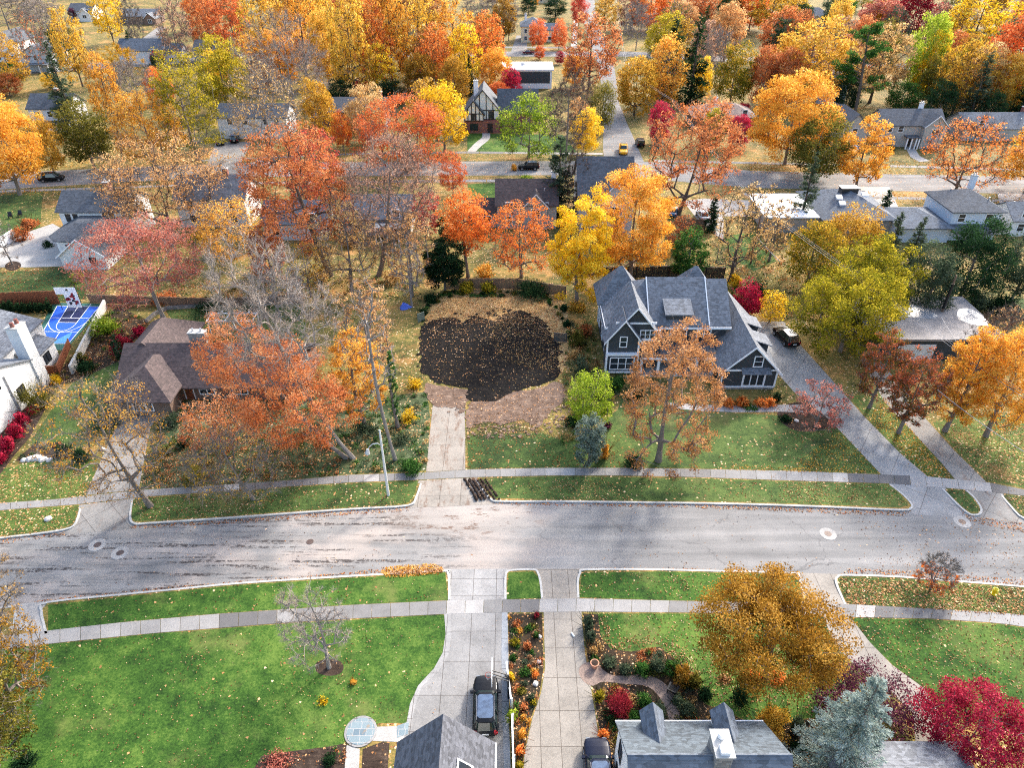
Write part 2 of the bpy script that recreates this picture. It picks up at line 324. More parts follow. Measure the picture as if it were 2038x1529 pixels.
def asphaltmat(name, near=True):
    m, nt, b = newmat(name); co = coord(nt)
    st = noise(nt, mapping(nt, co, (.045, .75, 1), (0, 0, -.02)), 1.0, 5, .65); sp = noise(nt, co, 14, 2, .7); pt = noise(nt, co, .13, 4, .6)
    f = mth(nt, 'ADD', mth(nt, 'MULTIPLY', st, .45), mth(nt, 'ADD', mth(nt, 'MULTIPLY', sp, .2), mth(nt, 'MULTIPLY', pt, .35)))
    col = ramp(nt, f, [(.36, (104, 103, 101)), (.5, (131, 129, 126)), (.62, (153, 150, 146))])
    vc = nd(nt, 'ShaderNodeTexVoronoi', Scale=.16, feature='DISTANCE_TO_EDGE'); wv = nd(nt, 'ShaderNodeTexNoise', Scale=.7, Detail=4.0); nt.links.new(co, wv.inputs['Vector'])
    vm = nt.nodes.new('ShaderNodeVectorMath'); vm.operation = 'MULTIPLY_ADD'; nt.links.new(wv.outputs['Color'], vm.inputs[0]); vm.inputs[1].default_value = (1.6, 1.6, 0); nt.links.new(mapping(nt, co, (.5, 1, 1)), vm.inputs[2]); nt.links.new(vm.outputs[0], vc.inputs['Vector'])
    crack = mth(nt, 'MULTIPLY', mth(nt, 'LESS_THAN', vc.outputs['Distance'], .005), mth(nt, 'GREATER_THAN', noise(nt, co, .2, 2, .5), .46))
    col = mix(nt, mth(nt, 'MULTIPLY', crack, .35), col, (78, 76, 76))
    if near:
        g = nt.nodes.new('ShaderNodeSeparateXYZ'); nt.links.new(co, g.inputs[0])
        left = smooth(nt, g.outputs[0], 2, -12)
        tan = smooth(nt, noise(nt, mapping(nt, co, (.25, .6, 1), (0, 0, .25)), .5, 4, .6), .42, .66)
        col = mix(nt, mth(nt, 'MULTIPLY', mth(nt, 'MULTIPLY', tan, .55), smooth(nt, g.outputs[0], 14, -4)), col, (184, 170, 158))
        # wet leaf-mulch streaks left by tyres, strongest on the west half
        s1 = noise(nt, mapping(nt, co, (.10, 1.5, 1), (0, 0, -.17)), 1.0, 4, .7); s2 = noise(nt, co, 3.0, 4, .8)
        stx = mth(nt, 'MULTIPLY', smooth(nt, s1, .52, .60), smooth(nt, s2, .40, .55))
        col = mix(nt, mth(nt, 'MULTIPLY', mth(nt, 'MULTIPLY', stx, left), .9), col, (62, 56, 54))
        dx = mth(nt, 'SUBTRACT', g.outputs[0], -4.5); dy = mth(nt, 'SUBTRACT', g.outputs[1], 50.5)
        rr = mth(nt, 'ADD', mth(nt, 'MULTIPLY', mth(nt, 'MULTIPLY', dx, dx), .012), mth(nt, 'MULTIPLY', mth(nt, 'MULTIPLY', dy, dy), .11))
        near_d = smooth(nt, rr, 1.1, .1)
        mud = mth(nt, 'MULTIPLY', near_d, smooth(nt, noise(nt, mapping(nt, co, (.5, 1.3, 1)), .9, 5, .75), .54, .62))
        col = mix(nt, mth(nt, 'MULTIPLY', near_d, .35), col, (190, 176, 162))
        col = mix(nt, mth(nt, 'MULTIPLY', mud, .85), col, (104, 80, 66))
        col = leafy(nt, co, col, mth(nt, 'MULTIPLY_ADD', smooth(nt, g.outputs[0], 20, 50), .10, .005), 3.0, .22)
    else:
        col = leafy(nt, co, col, .22, 2.4, .3)
    nt.links.new(col, b.inputs['Base Color']); b.inputs['Roughness'].default_value = .95; b.inputs['Specular IOR Level'].default_value = .12
    bump(nt, b, sp, .25, .02)
    return m
M['asphalt'] = asphaltmat('road_asphalt'); M['asphalt2'] = asphaltmat('leafy_road_asphalt', False)
def attr_mesh(name, quads, v, mat):   # quads (n,k,3)
    quads = np.asarray(quads, dtype=np.float32); n, k = quads.shape[:2]
    me = bpy.data.meshes.new(name)
    me.vertices.add(n * k); me.vertices.foreach_set('co', quads.reshape(-1))
    me.loops.add(n * k); me.loops.foreach_set('vertex_index', np.arange(n * k, dtype=np.int32))
    me.polygons.add(n); me.polygons.foreach_set('loop_start', np.arange(0, n * k, k, dtype=np.int32)); me.polygons.foreach_set('loop_total', np.full(n, k, dtype=np.int32))
    a = me.attributes.new('v', 'FLOAT', 'FACE'); a.data.foreach_set('value', np.asarray(v, dtype=np.float32))
    me.materials.append(mat); me.update(calc_edges=True)
    return me
# ------------------------------------------------------------------ near street
RZ = -.12
NK = [(-420, 1122), (-200, 1098), (0, 1071), (60, 1064), (128, 1054), (150, 1042), (160, 1012)]
NK2 = [(263, 996), (259, 1030), (268, 1042), (300, 1041), (450, 1031), (600, 1020), (720, 1012), (812, 1006), (828, 990), (838, 962)]
NK3 = [(948, 955), (962, 975), (978, 994), (1000, 998), (1100, 998), (1200, 999), (1350, 1001), (1500, 1004), (1650, 1009), (1790, 1015), (1812, 1012), (1814, 1003), (1795, 983), (1772, 965)]
NK4 = [(1876, 973), (1905, 1003), (1928, 1022), (1942, 1025), (1952, 1021), (1952, 1010), (1940, 992), (1924, 977)]
NK5 = [(1992, 984), (2012, 1008), (2045, 1035), (2150, 1062), (2420, 1125)]
SK1 = [(-420, 1262), (-200, 1234), (0, 1211), (22, 1208), (30, 1215), (28, 1250)]
SK2 = [(92, 1262), (82, 1215), (96, 1199), (240, 1184), (343, 1174), (481, 1161), (700, 1147), (880, 1137), (891, 1140), (894, 1160), (894, 1194)]
SK3 = [(1006, 1193), (1006, 1150), (1010, 1138), (1022, 1135), (1060, 1134), (1070, 1139), (1076, 1160), (1079, 1191)]
SK4 = [(1151, 1190), (1150, 1158), (1155, 1140), (1168, 1134), (1300, 1134), (1425, 1137), (1575, 1141), (1590, 1150), (1600, 1195)]
SK5 = [(1682, 1203), (1664, 1160), (1668, 1148), (1684, 1145), (1780, 1148), (1850, 1153), (2038, 1168), (2200, 1184), (2420, 1212)]
def wid(p, e=0): return G(p)
nline = [G(k) for k in (NK, NK2, NK3, NK4, NK5)]; sline = [G(k) for k in (SK1, SK2, SK3, SK4, SK5)]
flatN = [q for k in nline for q in k]; flatS = [q for k in sline for q in k]
def ground():
    mb = MB()
    nl = [Vector((-3500, flatN[0].y - 250, 0))] + flatN + [Vector((3500, flatN[-1].y - 250, 0))]
    mb.poly(nl + [Vector((3500, 6000, 0)), Vector((-3500, 6000, 0))])
    sl = [Vector((-3500, flatS[0].y - 250, 0))] + flatS + [Vector((3500, flatS[-1].y - 250, 0))]
    mb.poly([Vector((-3500, -1500, 0)), Vector((3500, -1500, 0))] + sl[::-1])
    for pl, sg in ((nl, 1), (sl, -1)):
        for a, b in zip(pl[:-1], pl[1:]): mb.poly([a, b, b + Vector((0, 0, -.4)), a + Vector((0, 0, -.4))])
    o = struct(mb.build('ground', M['yard']))
    for p in list(o.data.polygons)[:2]:
        if p.normal.z < 0: p.flip()
ground()
rn = [Vector((q.x, q.y + 6, RZ)) for q in flatN if True]; 
rn = [Vector((-3500, flatN[0].y - 244, RZ)), Vector((flatN[0].x, flatN[0].y + 6, RZ)), Vector((-30, 58, RZ)), Vector((0, 60, RZ)), Vector((45, 60, RZ)), Vector((flatN[-1].x, flatN[-1].y + 6, RZ)), Vector((3500, flatN[-1].y - 244, RZ))]
rs = [Vector((-3500, flatS[0].y - 257, RZ)), Vector((flatS[0].x, flatS[0].y - 7, RZ)), Vector((-38, 32, RZ)), Vector((0, 36, RZ)), Vector((40, 36, RZ)), Vector((flatS[-1].x, flatS[-1].y - 7, RZ)), Vector((3500, flatS[-1].y - 257, RZ))]
struct(MB().poly(rs + rn[::-1]).build('road', M['asphalt']))
def kerb(k, name='kerb', w=.2, top=.02):
    pts = catrom(G(k), 3); mb = MB(); n = len(pts); L = []; R = []
    for i, p in enumerate(pts):
        t = (pts[min(n - 1, i + 1)] - pts[max(0, i - 1)]).normalized(); nn = Vector((-t.y, t.x, 0))
        L.append(p + nn * w / 2); R.append(p - nn * w / 2)
    for i in range(n - 1):
        a, b, c, d = L[i], L[i + 1], R[i + 1], R[i]
        mb.add([Vector((q.x, q.y, z)) for z in (-.3, top) for q in (a, b, c, d)], [(4, 5, 6, 7), (0, 1, 5, 4), (1, 2, 6, 5), (2, 3, 7, 6), (3, 0, 4, 7)])
    return struct(mb.build(name, M['concpale']))
for k in (NK, NK2, NK3, NK4, NK5, SK1, SK2, SK3, SK4, SK5): kerb(k)
def apron(inner, outer, mat):   # slopes from the footway down to the carriageway
    a = G(inner, .012); b = G(outer, RZ + .006)
    mb = MB()
    for i in range(len(a) - 1): mb.poly([a[i], a[i + 1], b[i + 1], b[i]])
    o = mb.build('driveway_apron', mat)
    for p in o.data.polygons:
        if p.normal.z < 0: p.flip()
    return struct(o)
apron([(158, 1006), (268, 992)], [(120, 1064), (276, 1050)], M['concD'])
apron([(834, 957), (950, 951)], [(800, 1010), (985, 1003)], M['concMud'])
apron([(1768, 961), (1880, 971)], [(1800, 1021), (1955, 1032)], M['concC'])
apron([(1920, 974), (1996, 983)], [(1945, 1029), (2060, 1044)], M['concD'])
apron([(20, 1252), (100, 1264)], [(15, 1204), (95, 1194)], M['concW'])
apron([(892, 1197), (1008, 1196)], [(886, 1132), (1012, 1131)], M['concN'])
apron([(1077, 1194), (1153, 1192)], [(1062, 1131), (1165, 1131)], M['concB'])
apron([(1596, 1199), (1686, 1206)], [(1572, 1138), (1676, 1142)], M['concB'])
# lawns (sheets a few mm apart)
ZL = .006
sheet('lawn', [(-260, 1300), (96, 1283), (144, 1279), (306, 1262), (584, 1241), (884, 1224), (888, 1262), (882, 1300), (866, 1332), (834, 1366), (818, 1402), (812, 1440), (760, 1440), (700, 1450), (660, 1529), (500, 1800), (-260, 1800)], M['lawnS'], ZL)
sheet('lawn', [(96, 1205), (343, 1178), (481, 1165), (700, 1151), (886, 1140), (892, 1195), (700, 1204), (429, 1222), (240, 1239), (128, 1253), (96, 1256)], M['lawnS'], ZL)
sheet('lawn', [(1012, 1140), (1060, 1138), (1072, 1150), (1077, 1191), (1008, 1193)], M['lawnS'], ZL)
sheet('lawn', [(1158, 1141), (1300, 1138), (1425, 1141), (1572, 1144), (1590, 1160), (1598, 1196), (1364, 1196), (1202, 1191), (1153, 1189)], M['lawnS'], ZL)
sheet('lawn', [(1668, 1152), (1684, 1149), (1780, 1152), (1850, 1157), (2038, 1172), (2260, 1195), (2260, 1250), (1990, 1219), (1826, 1210), (1686, 1202)], M['lawnleaf'], ZL)
sheet('lawn', [(1696, 1231), (1853, 1234), (1990, 1243), (2260, 1285), (2260, 1520), (1900, 1430), (1842, 1372), (1778, 1325), (1732, 1280)], M['lawnS'], ZL)
sheet('lawn', [(1188, 1222), (1364, 1222), (1636, 1226), (1662, 1288), (1700, 1340), (1620, 1430), (1500, 1440), (1400, 1400), (1380, 1340), (1310, 1290), (1250, 1300), (1205, 1290), (1192, 1265)], M['lawnS'], ZL)
sheet('lawn', [(-260, 1104), (0, 1067), (60, 1060), (126, 1050), (146, 1040), (158, 1006), (0, 1018), (-260, 1048)], M['lawnleaf'], ZL)
sheet('lawn', [(264, 994), (262, 1030), (270, 1038), (450, 1027), (600, 1016), (720, 1008), (810, 1002), (824, 988), (832, 957), (700, 963), (515, 975)], M['lawnN'], ZL)
sheet('lawn', [(952, 954), (985, 992), (1100, 994), (1200, 995), (1350, 997), (1500, 1000), (1650, 1005), (1790, 1011), (1808, 1006), (1790, 983), (1768, 964), (1578, 959), (1380, 952), (1092, 949)], M['lawnN'], ZL)
sheet('lawn', [(1880, 975), (1908, 1001), (1930, 1018), (1946, 1020), (1946, 1010), (1936, 992), (1920, 977)], M['lawnN'], ZL)
sheet('lawn', [(1996, 985), (2014, 1004), (2045, 1030), (2260, 1085), (2260, 1010)], M['lawnleaf'], ZL)
sheet('lawn', [(-260, 960), (30, 930), (70, 912), (160, 910), (196, 915), (176, 985), (106, 994), (0, 1001), (-260, 1030)], M['lawnleaf'], ZL)
sheet('lawn', [(932, 932), (930, 868), (1000, 864), (1080, 862), (1125, 880), (1180, 860), (1230, 815), (1240, 780), (1400, 806), (1460, 822), (1560, 828), (1660, 838), (1752, 943), (1578, 937), (1380, 932), (1092, 930)], M['lawnN'], ZL)
sheet('lawn', [(1966, 957), (1900, 893), (1855, 842), (1900, 820), (2260, 830), (2260, 1000), (2040, 972)], M['lawnleaf'], ZL)
sheet('lawn', [(1848, 948), (1794, 905), (1725, 832), (1690, 790), (1760, 780), (1815, 850), (1868, 915), (1896, 953)], M['lawnleaf'], ZL)
sheet('wild_ground', [(280, 975), (300, 880), (360, 800), (640, 760), (760, 790), (850, 780), (856, 832), (851, 937), (690, 944), (584, 955), (412, 967)], M['wild'], ZL)
sheet('lawn', [(58, 885), (100, 820), (150, 755), (235, 690), (238, 760), (205, 850), (150, 905)], M['lawnN'], ZL)
sheet('lawn', [(330, 618), (590, 600), (610, 650), (600, 690), (380, 690)], M['lawnN'], ZL)
sheet('lawn', [(-60, 545), (150, 535), (185, 560), (160, 600), (-60, 600)], M['lawnN'], ZL)
sheet('lawn', [(-60, 395), (85, 380), (80, 455), (20, 490), (-60, 480)], M['lawnN'], ZL)
sheet('lawn', [(1850, 600), (2160, 590), (2160, 680), (2030, 650), (1980, 620), (1870, 612)], M['lawnN'], ZL)
sheet('lawn', [(1440, 470), (1510, 460), (1545, 520), (1500, 540), (1450, 510)], M['lawnS'], ZL)
sheet('lawn', [(930, 366), (990, 364), (985, 402), (940, 405)], M['lawnS'], ZL)
sheet('lawn', [(930, 265), (1120, 268), (1150, 305), (930, 302)], M['lawnS'], ZL)
def jag(name, pxs, m, z, sm, amp, seed):
    rng = random.Random(seed); pts = catrom(G(pxs, z), sm, True); out = []; L = 0; fine = []
    for i, p in enumerate(pts):
        q = pts[(i + 1) % len(pts)]; k = max(1, int((q - p).length / .35))
        fine += [p.lerp(q, j / k) for j in range(k)]
    n = len(fine); f1 = [rng.gauss(0, 1) for _ in range(n)]; f2 = [rng.gauss(0, 1) for _ in range(n)]
    for i, p in enumerate(fine):
        t = (fine[(i + 2) % n] - fine[i - 2]).normalized(); sm_ = sum(f2[(i + j) % n] for j in range(-4, 5)) / 3
        out.append(p + Vector((-t.y, t.x, 0)) * amp * (.55 * f1[i] + .9 * sm_))
    o = MB().poly(out).build(name, m)
    if o.data.polygons[0].normal.z < 0: o.data.flip_normals()
    return struct(o)
# vacant lot: leaf cover, black soil, churned mud
jag('leaf_covered_yard', [(846, 650), (852, 606), (900, 582), (990, 574), (1080, 582), (1118, 600), (1126, 650), (1130, 700), (1116, 745), (1095, 722), (1000, 705), (900, 690)], M['lotleaf'], ZL + .004, 5, .28, 1)
jag('black_soil', [(840, 650), (868, 634), (902, 632), (922, 640), (948, 632), (985, 640), (1004, 622), (1042, 618), (1060, 632), (1082, 640), (1090, 664), (1112, 690), (1118, 720), (1110, 750), (1088, 762), (1050, 772), (1015, 780), (985, 796), (945, 801), (930, 790), (934, 776), (900, 768), (868, 764), (850, 752), (832, 735), (838, 700), (834, 672)], M['soil'], ZL + .05, 5, .22, 2)
jag('churned_mud', [(934, 800), (985, 798), (1020, 782), (1080, 768), (1118, 762), (1124, 800), (1092, 832), (1080, 850), (1040, 838), (1000, 846), (960, 840), (930, 850)], M['mud'], ZL + .03, 4, .22, 3)
jag('churned_mud', [(846, 764), (872, 768), (905, 772), (932, 780), (926, 806), (890, 812), (858, 804)], M['mud'], ZL + .034, 4, .2, 4)
def patches(name, pxs, n, r0, r1, m, z, seed):
    rng = random.Random(seed); mb = MB(); q = G(pxs); xs = [p.x for p in q]; ys = [p.y for p in q]; k = 0
    pl = [(p.x, p.y) for p in q]
    def inside(x, y):
        c = False; j = len(pl) - 1
        for i in range(len(pl)):
            if (pl[i][1] > y) != (pl[j][1] > y) and x < (pl[j][0] - pl[i][0]) * (y - pl[i][1]) / (pl[j][1] - pl[i][1]) + pl[i][0]: c = not c
            j = i
        return c
    while k < n:
        x, y = rng.uniform(min(xs), max(xs)), rng.uniform(min(ys), max(ys))
        if not inside(x, y): continue
        r = rng.uniform(r0, r1) * rng.uniform(.4, 1); e = rng.uniform(.5, 1.2); N = 13
        mb.poly([(x + r * math.cos(6.2832 * i / N) * rng.uniform(.55, 1.2), y + r * e * math.sin(6.2832 * i / N) * rng.uniform(.55, 1.2), z + .0002 * k) for i in range(N)]); k += 1
    return struct(mb.build(name, m))
patches('black_soil', [(836, 640), (905, 624), (1000, 612), (1070, 622), (1125, 690), (1125, 760), (1050, 785), (1040, 770), (1108, 745), (1100, 690), (1075, 645), (985, 648), (900, 640), (850, 660), (845, 735), (830, 740)], 150, .06, .45, M['soil'], ZL + .06, 1)
patches('churned_mud', [(930, 838), (1000, 832), (1100, 815), (1125, 770), (1150, 800), (1110, 862), (1010, 872), (930, 872)], 260, .06, .34, M['mud'], ZL + .036, 2)
patches('churned_mud', [(842, 764), (930, 785), (925, 830), (895, 835), (880, 812), (855, 800)], 34, .1, .5, M['mud'], ZL + .05, 3)
# driveways
ZD = .012
sheet('driveway', [(171, 986), (276, 975), (290, 900), (300, 850), (330, 805), (300, 790), (262, 800), (232, 850), (206, 905)], M['concD'], ZD)
sheet('driveway', [(848, 940), (926, 935), (926, 860), (924, 800), (862, 800), (857, 850)], M['concMud'], ZD)
sheet('driveway', [(1754, 945), (1846, 949), (1794, 905), (1722, 832), (1650, 750), (1594, 688), (1560, 640), (1496, 640), (1520, 690), (1546, 742), (1580, 780), (1650, 835), (1700, 888)], M['concC'], ZD)
sheet('driveway', [(1901, 955), (1963, 960), (1897, 895), (1850, 842), (1810, 800), (1770, 740), (1730, 705), (1850, 705), (1900, 668), (1720, 660), (1700, 690), (1760, 800), (1819, 863), (1874, 922)], M['concD'], ZD)
sheet('driveway', [(894, 1221), (1009, 1219), (1011, 1300), (1012, 1440), (1018, 1600), (780, 1640), (800, 1460), (816, 1446), (824, 1402), (838, 1366), (872, 1334), (890, 1302), (896, 1262)], M['concA'], ZD)
sheet('driveway', [(1082, 1219), (1157, 1217), (1164, 1300), (1186, 1430), (1202, 1540), (1206, 1640), (1034, 1640), (1044, 1500), (1060, 1430), (1077, 1380), (1085, 1330)], M['concB'], ZD)
sheet('driveway', [(1636, 1224), (1692, 1229), (1732, 1280), (1776, 1325), (1838, 1370), (1870, 1420), (1900, 1540), (1830, 1540), (1815, 1420), (1762, 1366), (1698, 1322), (1664, 1286)], M['concB'], ZD)
sheet('driveway', [(0, 480), (105, 445), (150, 470), (130, 530), (60, 532), (0, 532)], M['concW'], ZD)
sheet('driveway', [(405, 345), (470, 345), (500, 282), (430, 282)], M['concD'], ZD)
sheet('driveway', [(1400, 395), (1520, 400), (1530, 432), (1440, 430), (1440, 480), (1390, 440), (1360, 400)], M['concW'], ZD)
sheet('driveway', [(1710, 372), (1770, 372), (1800, 440), (1745, 440)], M['concW'], ZD)
sheet('driveway', [(1985, 385), (2040, 385), (2060, 470), (2005, 470)], M['concW'], ZD)
sheet('driveway', [(1015, 108), (1050, 108), (1048, 70), (1028, 70)], M['asphalt2'], ZD)
sheet('driveway', [(262, 92), (318, 50), (330, 55), (300, 92)], M['concD'], ZD)
sheet('driveway_border', [(884, 1222), (897, 1221), (899, 1262), (893, 1303), (874, 1336), (840, 1368), (827, 1404), (818, 1446), (808, 1446), (816, 1402), (832, 1366), (864, 1331), (881, 1300), (887, 1262)], M['concN'], ZD + .006)
sheet('driveway_border', [(999, 1220), (1010, 1219), (1012, 1300), (1013, 1440), (1019, 1600), (1006, 1600), (1000, 1440), (998, 1300)], concmat('grey_border_concrete', (150, 154, 158), 0, 3, 2.8), ZD + .006)
# footways as slabs
def slabs(up, lo, L=1.62, gap=.035, z=.02, seed=1):
    rng = random.Random(seed); A = G(up); B = G(lo)
    def samp(pl, t):
        d = [0]
        for a, b in zip(pl[:-1], pl[1:]): d.append(d[-1] + (b - a).length)
        x = t * d[-1]
        for i in range(len(pl) - 1):
            if x <= d[i + 1] + 1e-6: return pl[i].lerp(pl[i + 1], (x - d[i]) / max(1e-6, d[i + 1] - d[i]))
        return pl[-1]
    tot = sum((b - a).length for a, b in zip(A[:-1], A[1:])); n = max(1, int(round(tot / L))); q = []; v = []
    g = gap / tot / 2; tone = .5
    for i in range(n):
        t0, t1 = i / n + g, (i + 1) / n - g
        a, b, c, d = samp(B, t0), samp(B, t1), samp(A, t1), samp(A, t0)
        q.append([(p.x, p.y, z) for p in (a, b, c, d)])
        if rng.random() < .35: tone = min(1, max(0, rng.gauss(.45, .3)))
        v.append(min(1, max(0, tone + rng.uniform(-.08, .08))))
    me = attr_mesh('sidewalk', q, v, M['slab']); o = bpy.data.objects.new('sidewalk', me); link(o); return struct(o)
slabs([(-260, 1032), (0, 1002), (106, 995), (178, 987), (292, 975), (412, 968), (584, 956), (690, 946), (848, 941), (934, 935), (1092, 932), (1243, 932), (1380, 934), (1578, 938), (1754, 945), (1846, 949), (1901, 955), (1963, 960), (2038, 975), (2260, 1020)],
      [(-260, 1047), (0, 1016), (161, 1004), (275, 990), (515, 973), (690, 961), (845, 955), (950, 950), (1092, 947), (1243, 947), (1380, 950), (1578, 957), (1774, 963), (1874, 971), (1922, 975), (1990, 982), (2038, 987), (2260, 1032)], seed=4)
slabs([(-260, 1298), (0, 1268), (130, 1252), (240, 1240), (429, 1223), (700, 1205), (893, 1196), (1006, 1194), (1157, 1192), (1364, 1197), (1600, 1200), (1681, 1203), (1826, 1211), (1990, 1220), (2260, 1250)],
      [(-260, 1326), (0, 1294), (144, 1277), (306, 1261), (584, 1239), (700, 1232), (886, 1223), (1010, 1220), (1157, 1218), (1370, 1220), (1640, 1225), (1692, 1229), (1853, 1232), (1990, 1241), (2260, 1282)], seed=9)
slabs([(1330, 802), (1400, 806), (1460, 808), (1560, 806), (1600, 806)], [(1330, 812), (1390, 818), (1460, 821), (1560, 820), (1610, 822)], 1.6, seed=2)
# far street, side street and footways
ZR = .010
sheet('road', [(-700, 400), (0, 377), (250, 362), (480, 352), (940, 349), (1200, 348), (1500, 374), (1700, 378), (2038, 386), (2700, 400), (2700, 358), (2038, 352), (1700, 345), (1500, 340), (1290, 322), (1200, 320), (940, 321), (480, 324), (250, 333), (0, 345), (-700, 362)], M['asphalt2'], ZR)
sheet('road', [(1203, 330), (1285, 330), (1268, 290), (1248, 245), (1232, 205), (1228, 170), (1222, 130), (1210, 95), (1195, 60), (1185, 20), (1178, -60), (1150, -60), (1158, 20), (1166, 60), (1178, 95), (1190, 130), (1196, 165), (1200, 205), (1202, 245), (1200, 290)], M['asphalt2'], ZR + .004)
sheet('road', [(-700, 160), (0, 150), (500, 118), (900, 112), (1250, 112), (1600, 130), (2100, 150), (2700, 165), (2700, 152), (2100, 138), (1600, 118), (1250, 102), (900, 102), (500, 107), (0, 136), (-700, 146)], M['asphalt2'], ZR)
slabs([(-300, 392), (0, 379), (250, 371), (480, 362)], [(-300, 396), (0, 383), (250, 375), (480, 366)], 6, .2, seed=3)
slabs([(480, 362), (930, 357), (1130, 358)], [(480, 367), (930, 362), (1130, 363)], 6, .2, seed=5)
slabs([(400, 318), (700, 304), (930, 301), (1200, 304)], [(400, 321), (700, 308), (930, 305), (1200, 308)], 6, .2, seed=6)
slabs([(1480, 384), (1800, 392), (2100, 400)], [(1480, 388), (1800, 397), (2100, 405)], 6, .2, seed=7)
slabs([(1300, 318), (1760, 328), (2100, 338)], [(1300, 322), (1760, 332), (2100, 342)], 6, .2, seed=8)
slabs([(1000, 92), (1150, 93)], [(1000, 95), (1150, 96)], 6, .2, seed=11)
sheet('path', [(958, 258), (972, 258), (975, 275), (958, 290), (945, 302), (930, 302), (945, 285), (960, 272)], M['concW'], ZD, 3)
sheet('path', [(1142, 40), (1150, 40), (1148, 92), (1136, 92)], M['concW'], ZD)
sheet('path', [(1800, 290), (1815, 286), (1830, 310), (1850, 320), (1830, 322), (1812, 312)], M['concW'], ZD)
# garden beds, patio and paving in front of the two near houses
sheet('garden_bed', [(1011, 1222), (1079, 1222), (1082, 1330), (1074, 1380), (1057, 1430), (1042, 1500), (1036, 1600), (1020, 1600), (1016, 1440), (1013, 1300)], M['bed'], ZL)
sheet('garden_bed', [(1161, 1222), (1190, 1224), (1196, 1268), (1215, 1292), (1255, 1298), (1312, 1288), (1384, 1345), (1402, 1402), (1500, 1442), (1620, 1432), (1640, 1529), (1560, 1600), (1210, 1600), (1190, 1432), (1168, 1300)], M['bed'], ZL + .004)
sheet('paved_path', [(1152, 1340), (1156, 1326), (1170, 1319), (1188, 1320), (1200, 1334), (1225, 1346), (1275, 1344), (1316, 1356), (1346, 1392), (1352, 1440), (1335, 1440), (1320, 1400), (1290, 1368), (1240, 1362), (1200, 1358), (1180, 1366), (1162, 1358)], M['pavers'], ZD + .004, 4)
sheet('garden_bed', [(500, 1540), (520, 1506), (580, 1496), (650, 1488), (690, 1480), (690, 1600), (480, 1600)], M['mulch'], ZL + .004)
sheet('garden_bed', [(722, 1492), (760, 1478), (775, 1480), (768, 1600), (716, 1600)], M['mulch'], ZL + .004)
sheet('garden_bed', [(-60, 1010), (0, 945), (30, 905), (60, 870), (90, 815), (110, 780), (90, 770), (40, 800), (-60, 860)], M['mulch'], ZL + .004)
sheet('garden_bed', [(30, 918), (68, 884), (120, 880), (150, 900), (165, 912), (70, 916)], M['mulch'], ZL + .008)
sheet('garden_bed', [(95, 770), (150, 700), (190, 640), (235, 610), (300, 640), (255, 690), (235, 720), (150, 760)], M['bed'], ZL + .004)
sheet('garden_bed', [(1548, 815), (1600, 800), (1660, 825), (1650, 850), (1600, 860), (1560, 845)], M['mulch'], ZL + .004, 4)
sheet('mulch_ring', [(628, 1330), (632, 1318), (655, 1312), (678, 1318), (684, 1330), (676, 1342), (655, 1346), (634, 1341)], M['mulch'], ZL + .006, 4)
sheet('mulch_ring', [(10, 528), (22, 520), (38, 522), (42, 530), (30, 538), (14, 537)], M['mulch'], ZL + .008, 3)
sheet('path', [(742, 1448), (800, 1446), (812, 1446), (800, 1478), (742, 1476)], M['concW'], ZD + .004)
sheet('path', [(690, 1484), (716, 1492), (712, 1600), (680, 1600)], M['concW'], ZD + .008)
def flagstone():
    m, nt, b = newmat('bluestone_flags'); co = coord(nt)
    t = nt.nodes.new('ShaderNodeTexBrick'); t.offset = .5; t.squash = .6; t.squash_frequency = 2
    for k, c in (('Color1', (122, 138, 142)), ('Color2', (92, 110, 120)), ('Mortar', (160, 158, 154))): t.inputs[k].default_value = s2l(c)
    t.inputs['Scale'].default_value = 1; t.inputs['Brick Width'].default_value = .8; t.inputs['Row Height'].default_value = .52; t.inputs['Mortar Size'].default_value = .02
    nt.links.new(co, t.inputs['Vector'])
    n = smooth(nt, noise(nt, mapping(nt, co, loc=(4, 4, 0)), 1.1, 2, .5), .62, .7)
    nt.links.new(mix(nt, mth(nt, 'MULTIPLY', n, .7), t.outputs[0], (140, 118, 92)), b.inputs['Base Color']); b.inputs['Roughness'].default_value = .7
    return m
M['flag'] = flagstone()
pc = P(718, 1457); 
def disc(r0, r1, z0, z1, n=48): 
    pts = [Vector((pc.x + r1 * math.cos(6.28319 * i / n), pc.y + r1 * math.sin(6.28319 * i / n), 0)) for i in range(n)]
    return MB().prism(pts, z0, z1)
pt = thing('patio', 'round bluestone patio with a pale concrete rim at the foot of the path', 'patio', (0, 0, 0))
disc(0, 1.2, 0, .06).build('rim', M['concN'], pt); disc(0, 1.04, .05, .075).build('flagstones', M['flag'], pt)
o = sheet('path', [(790, 1446), (814, 1437), (812, 1462), (790, 1470)], M['flag'], ZD + .012)
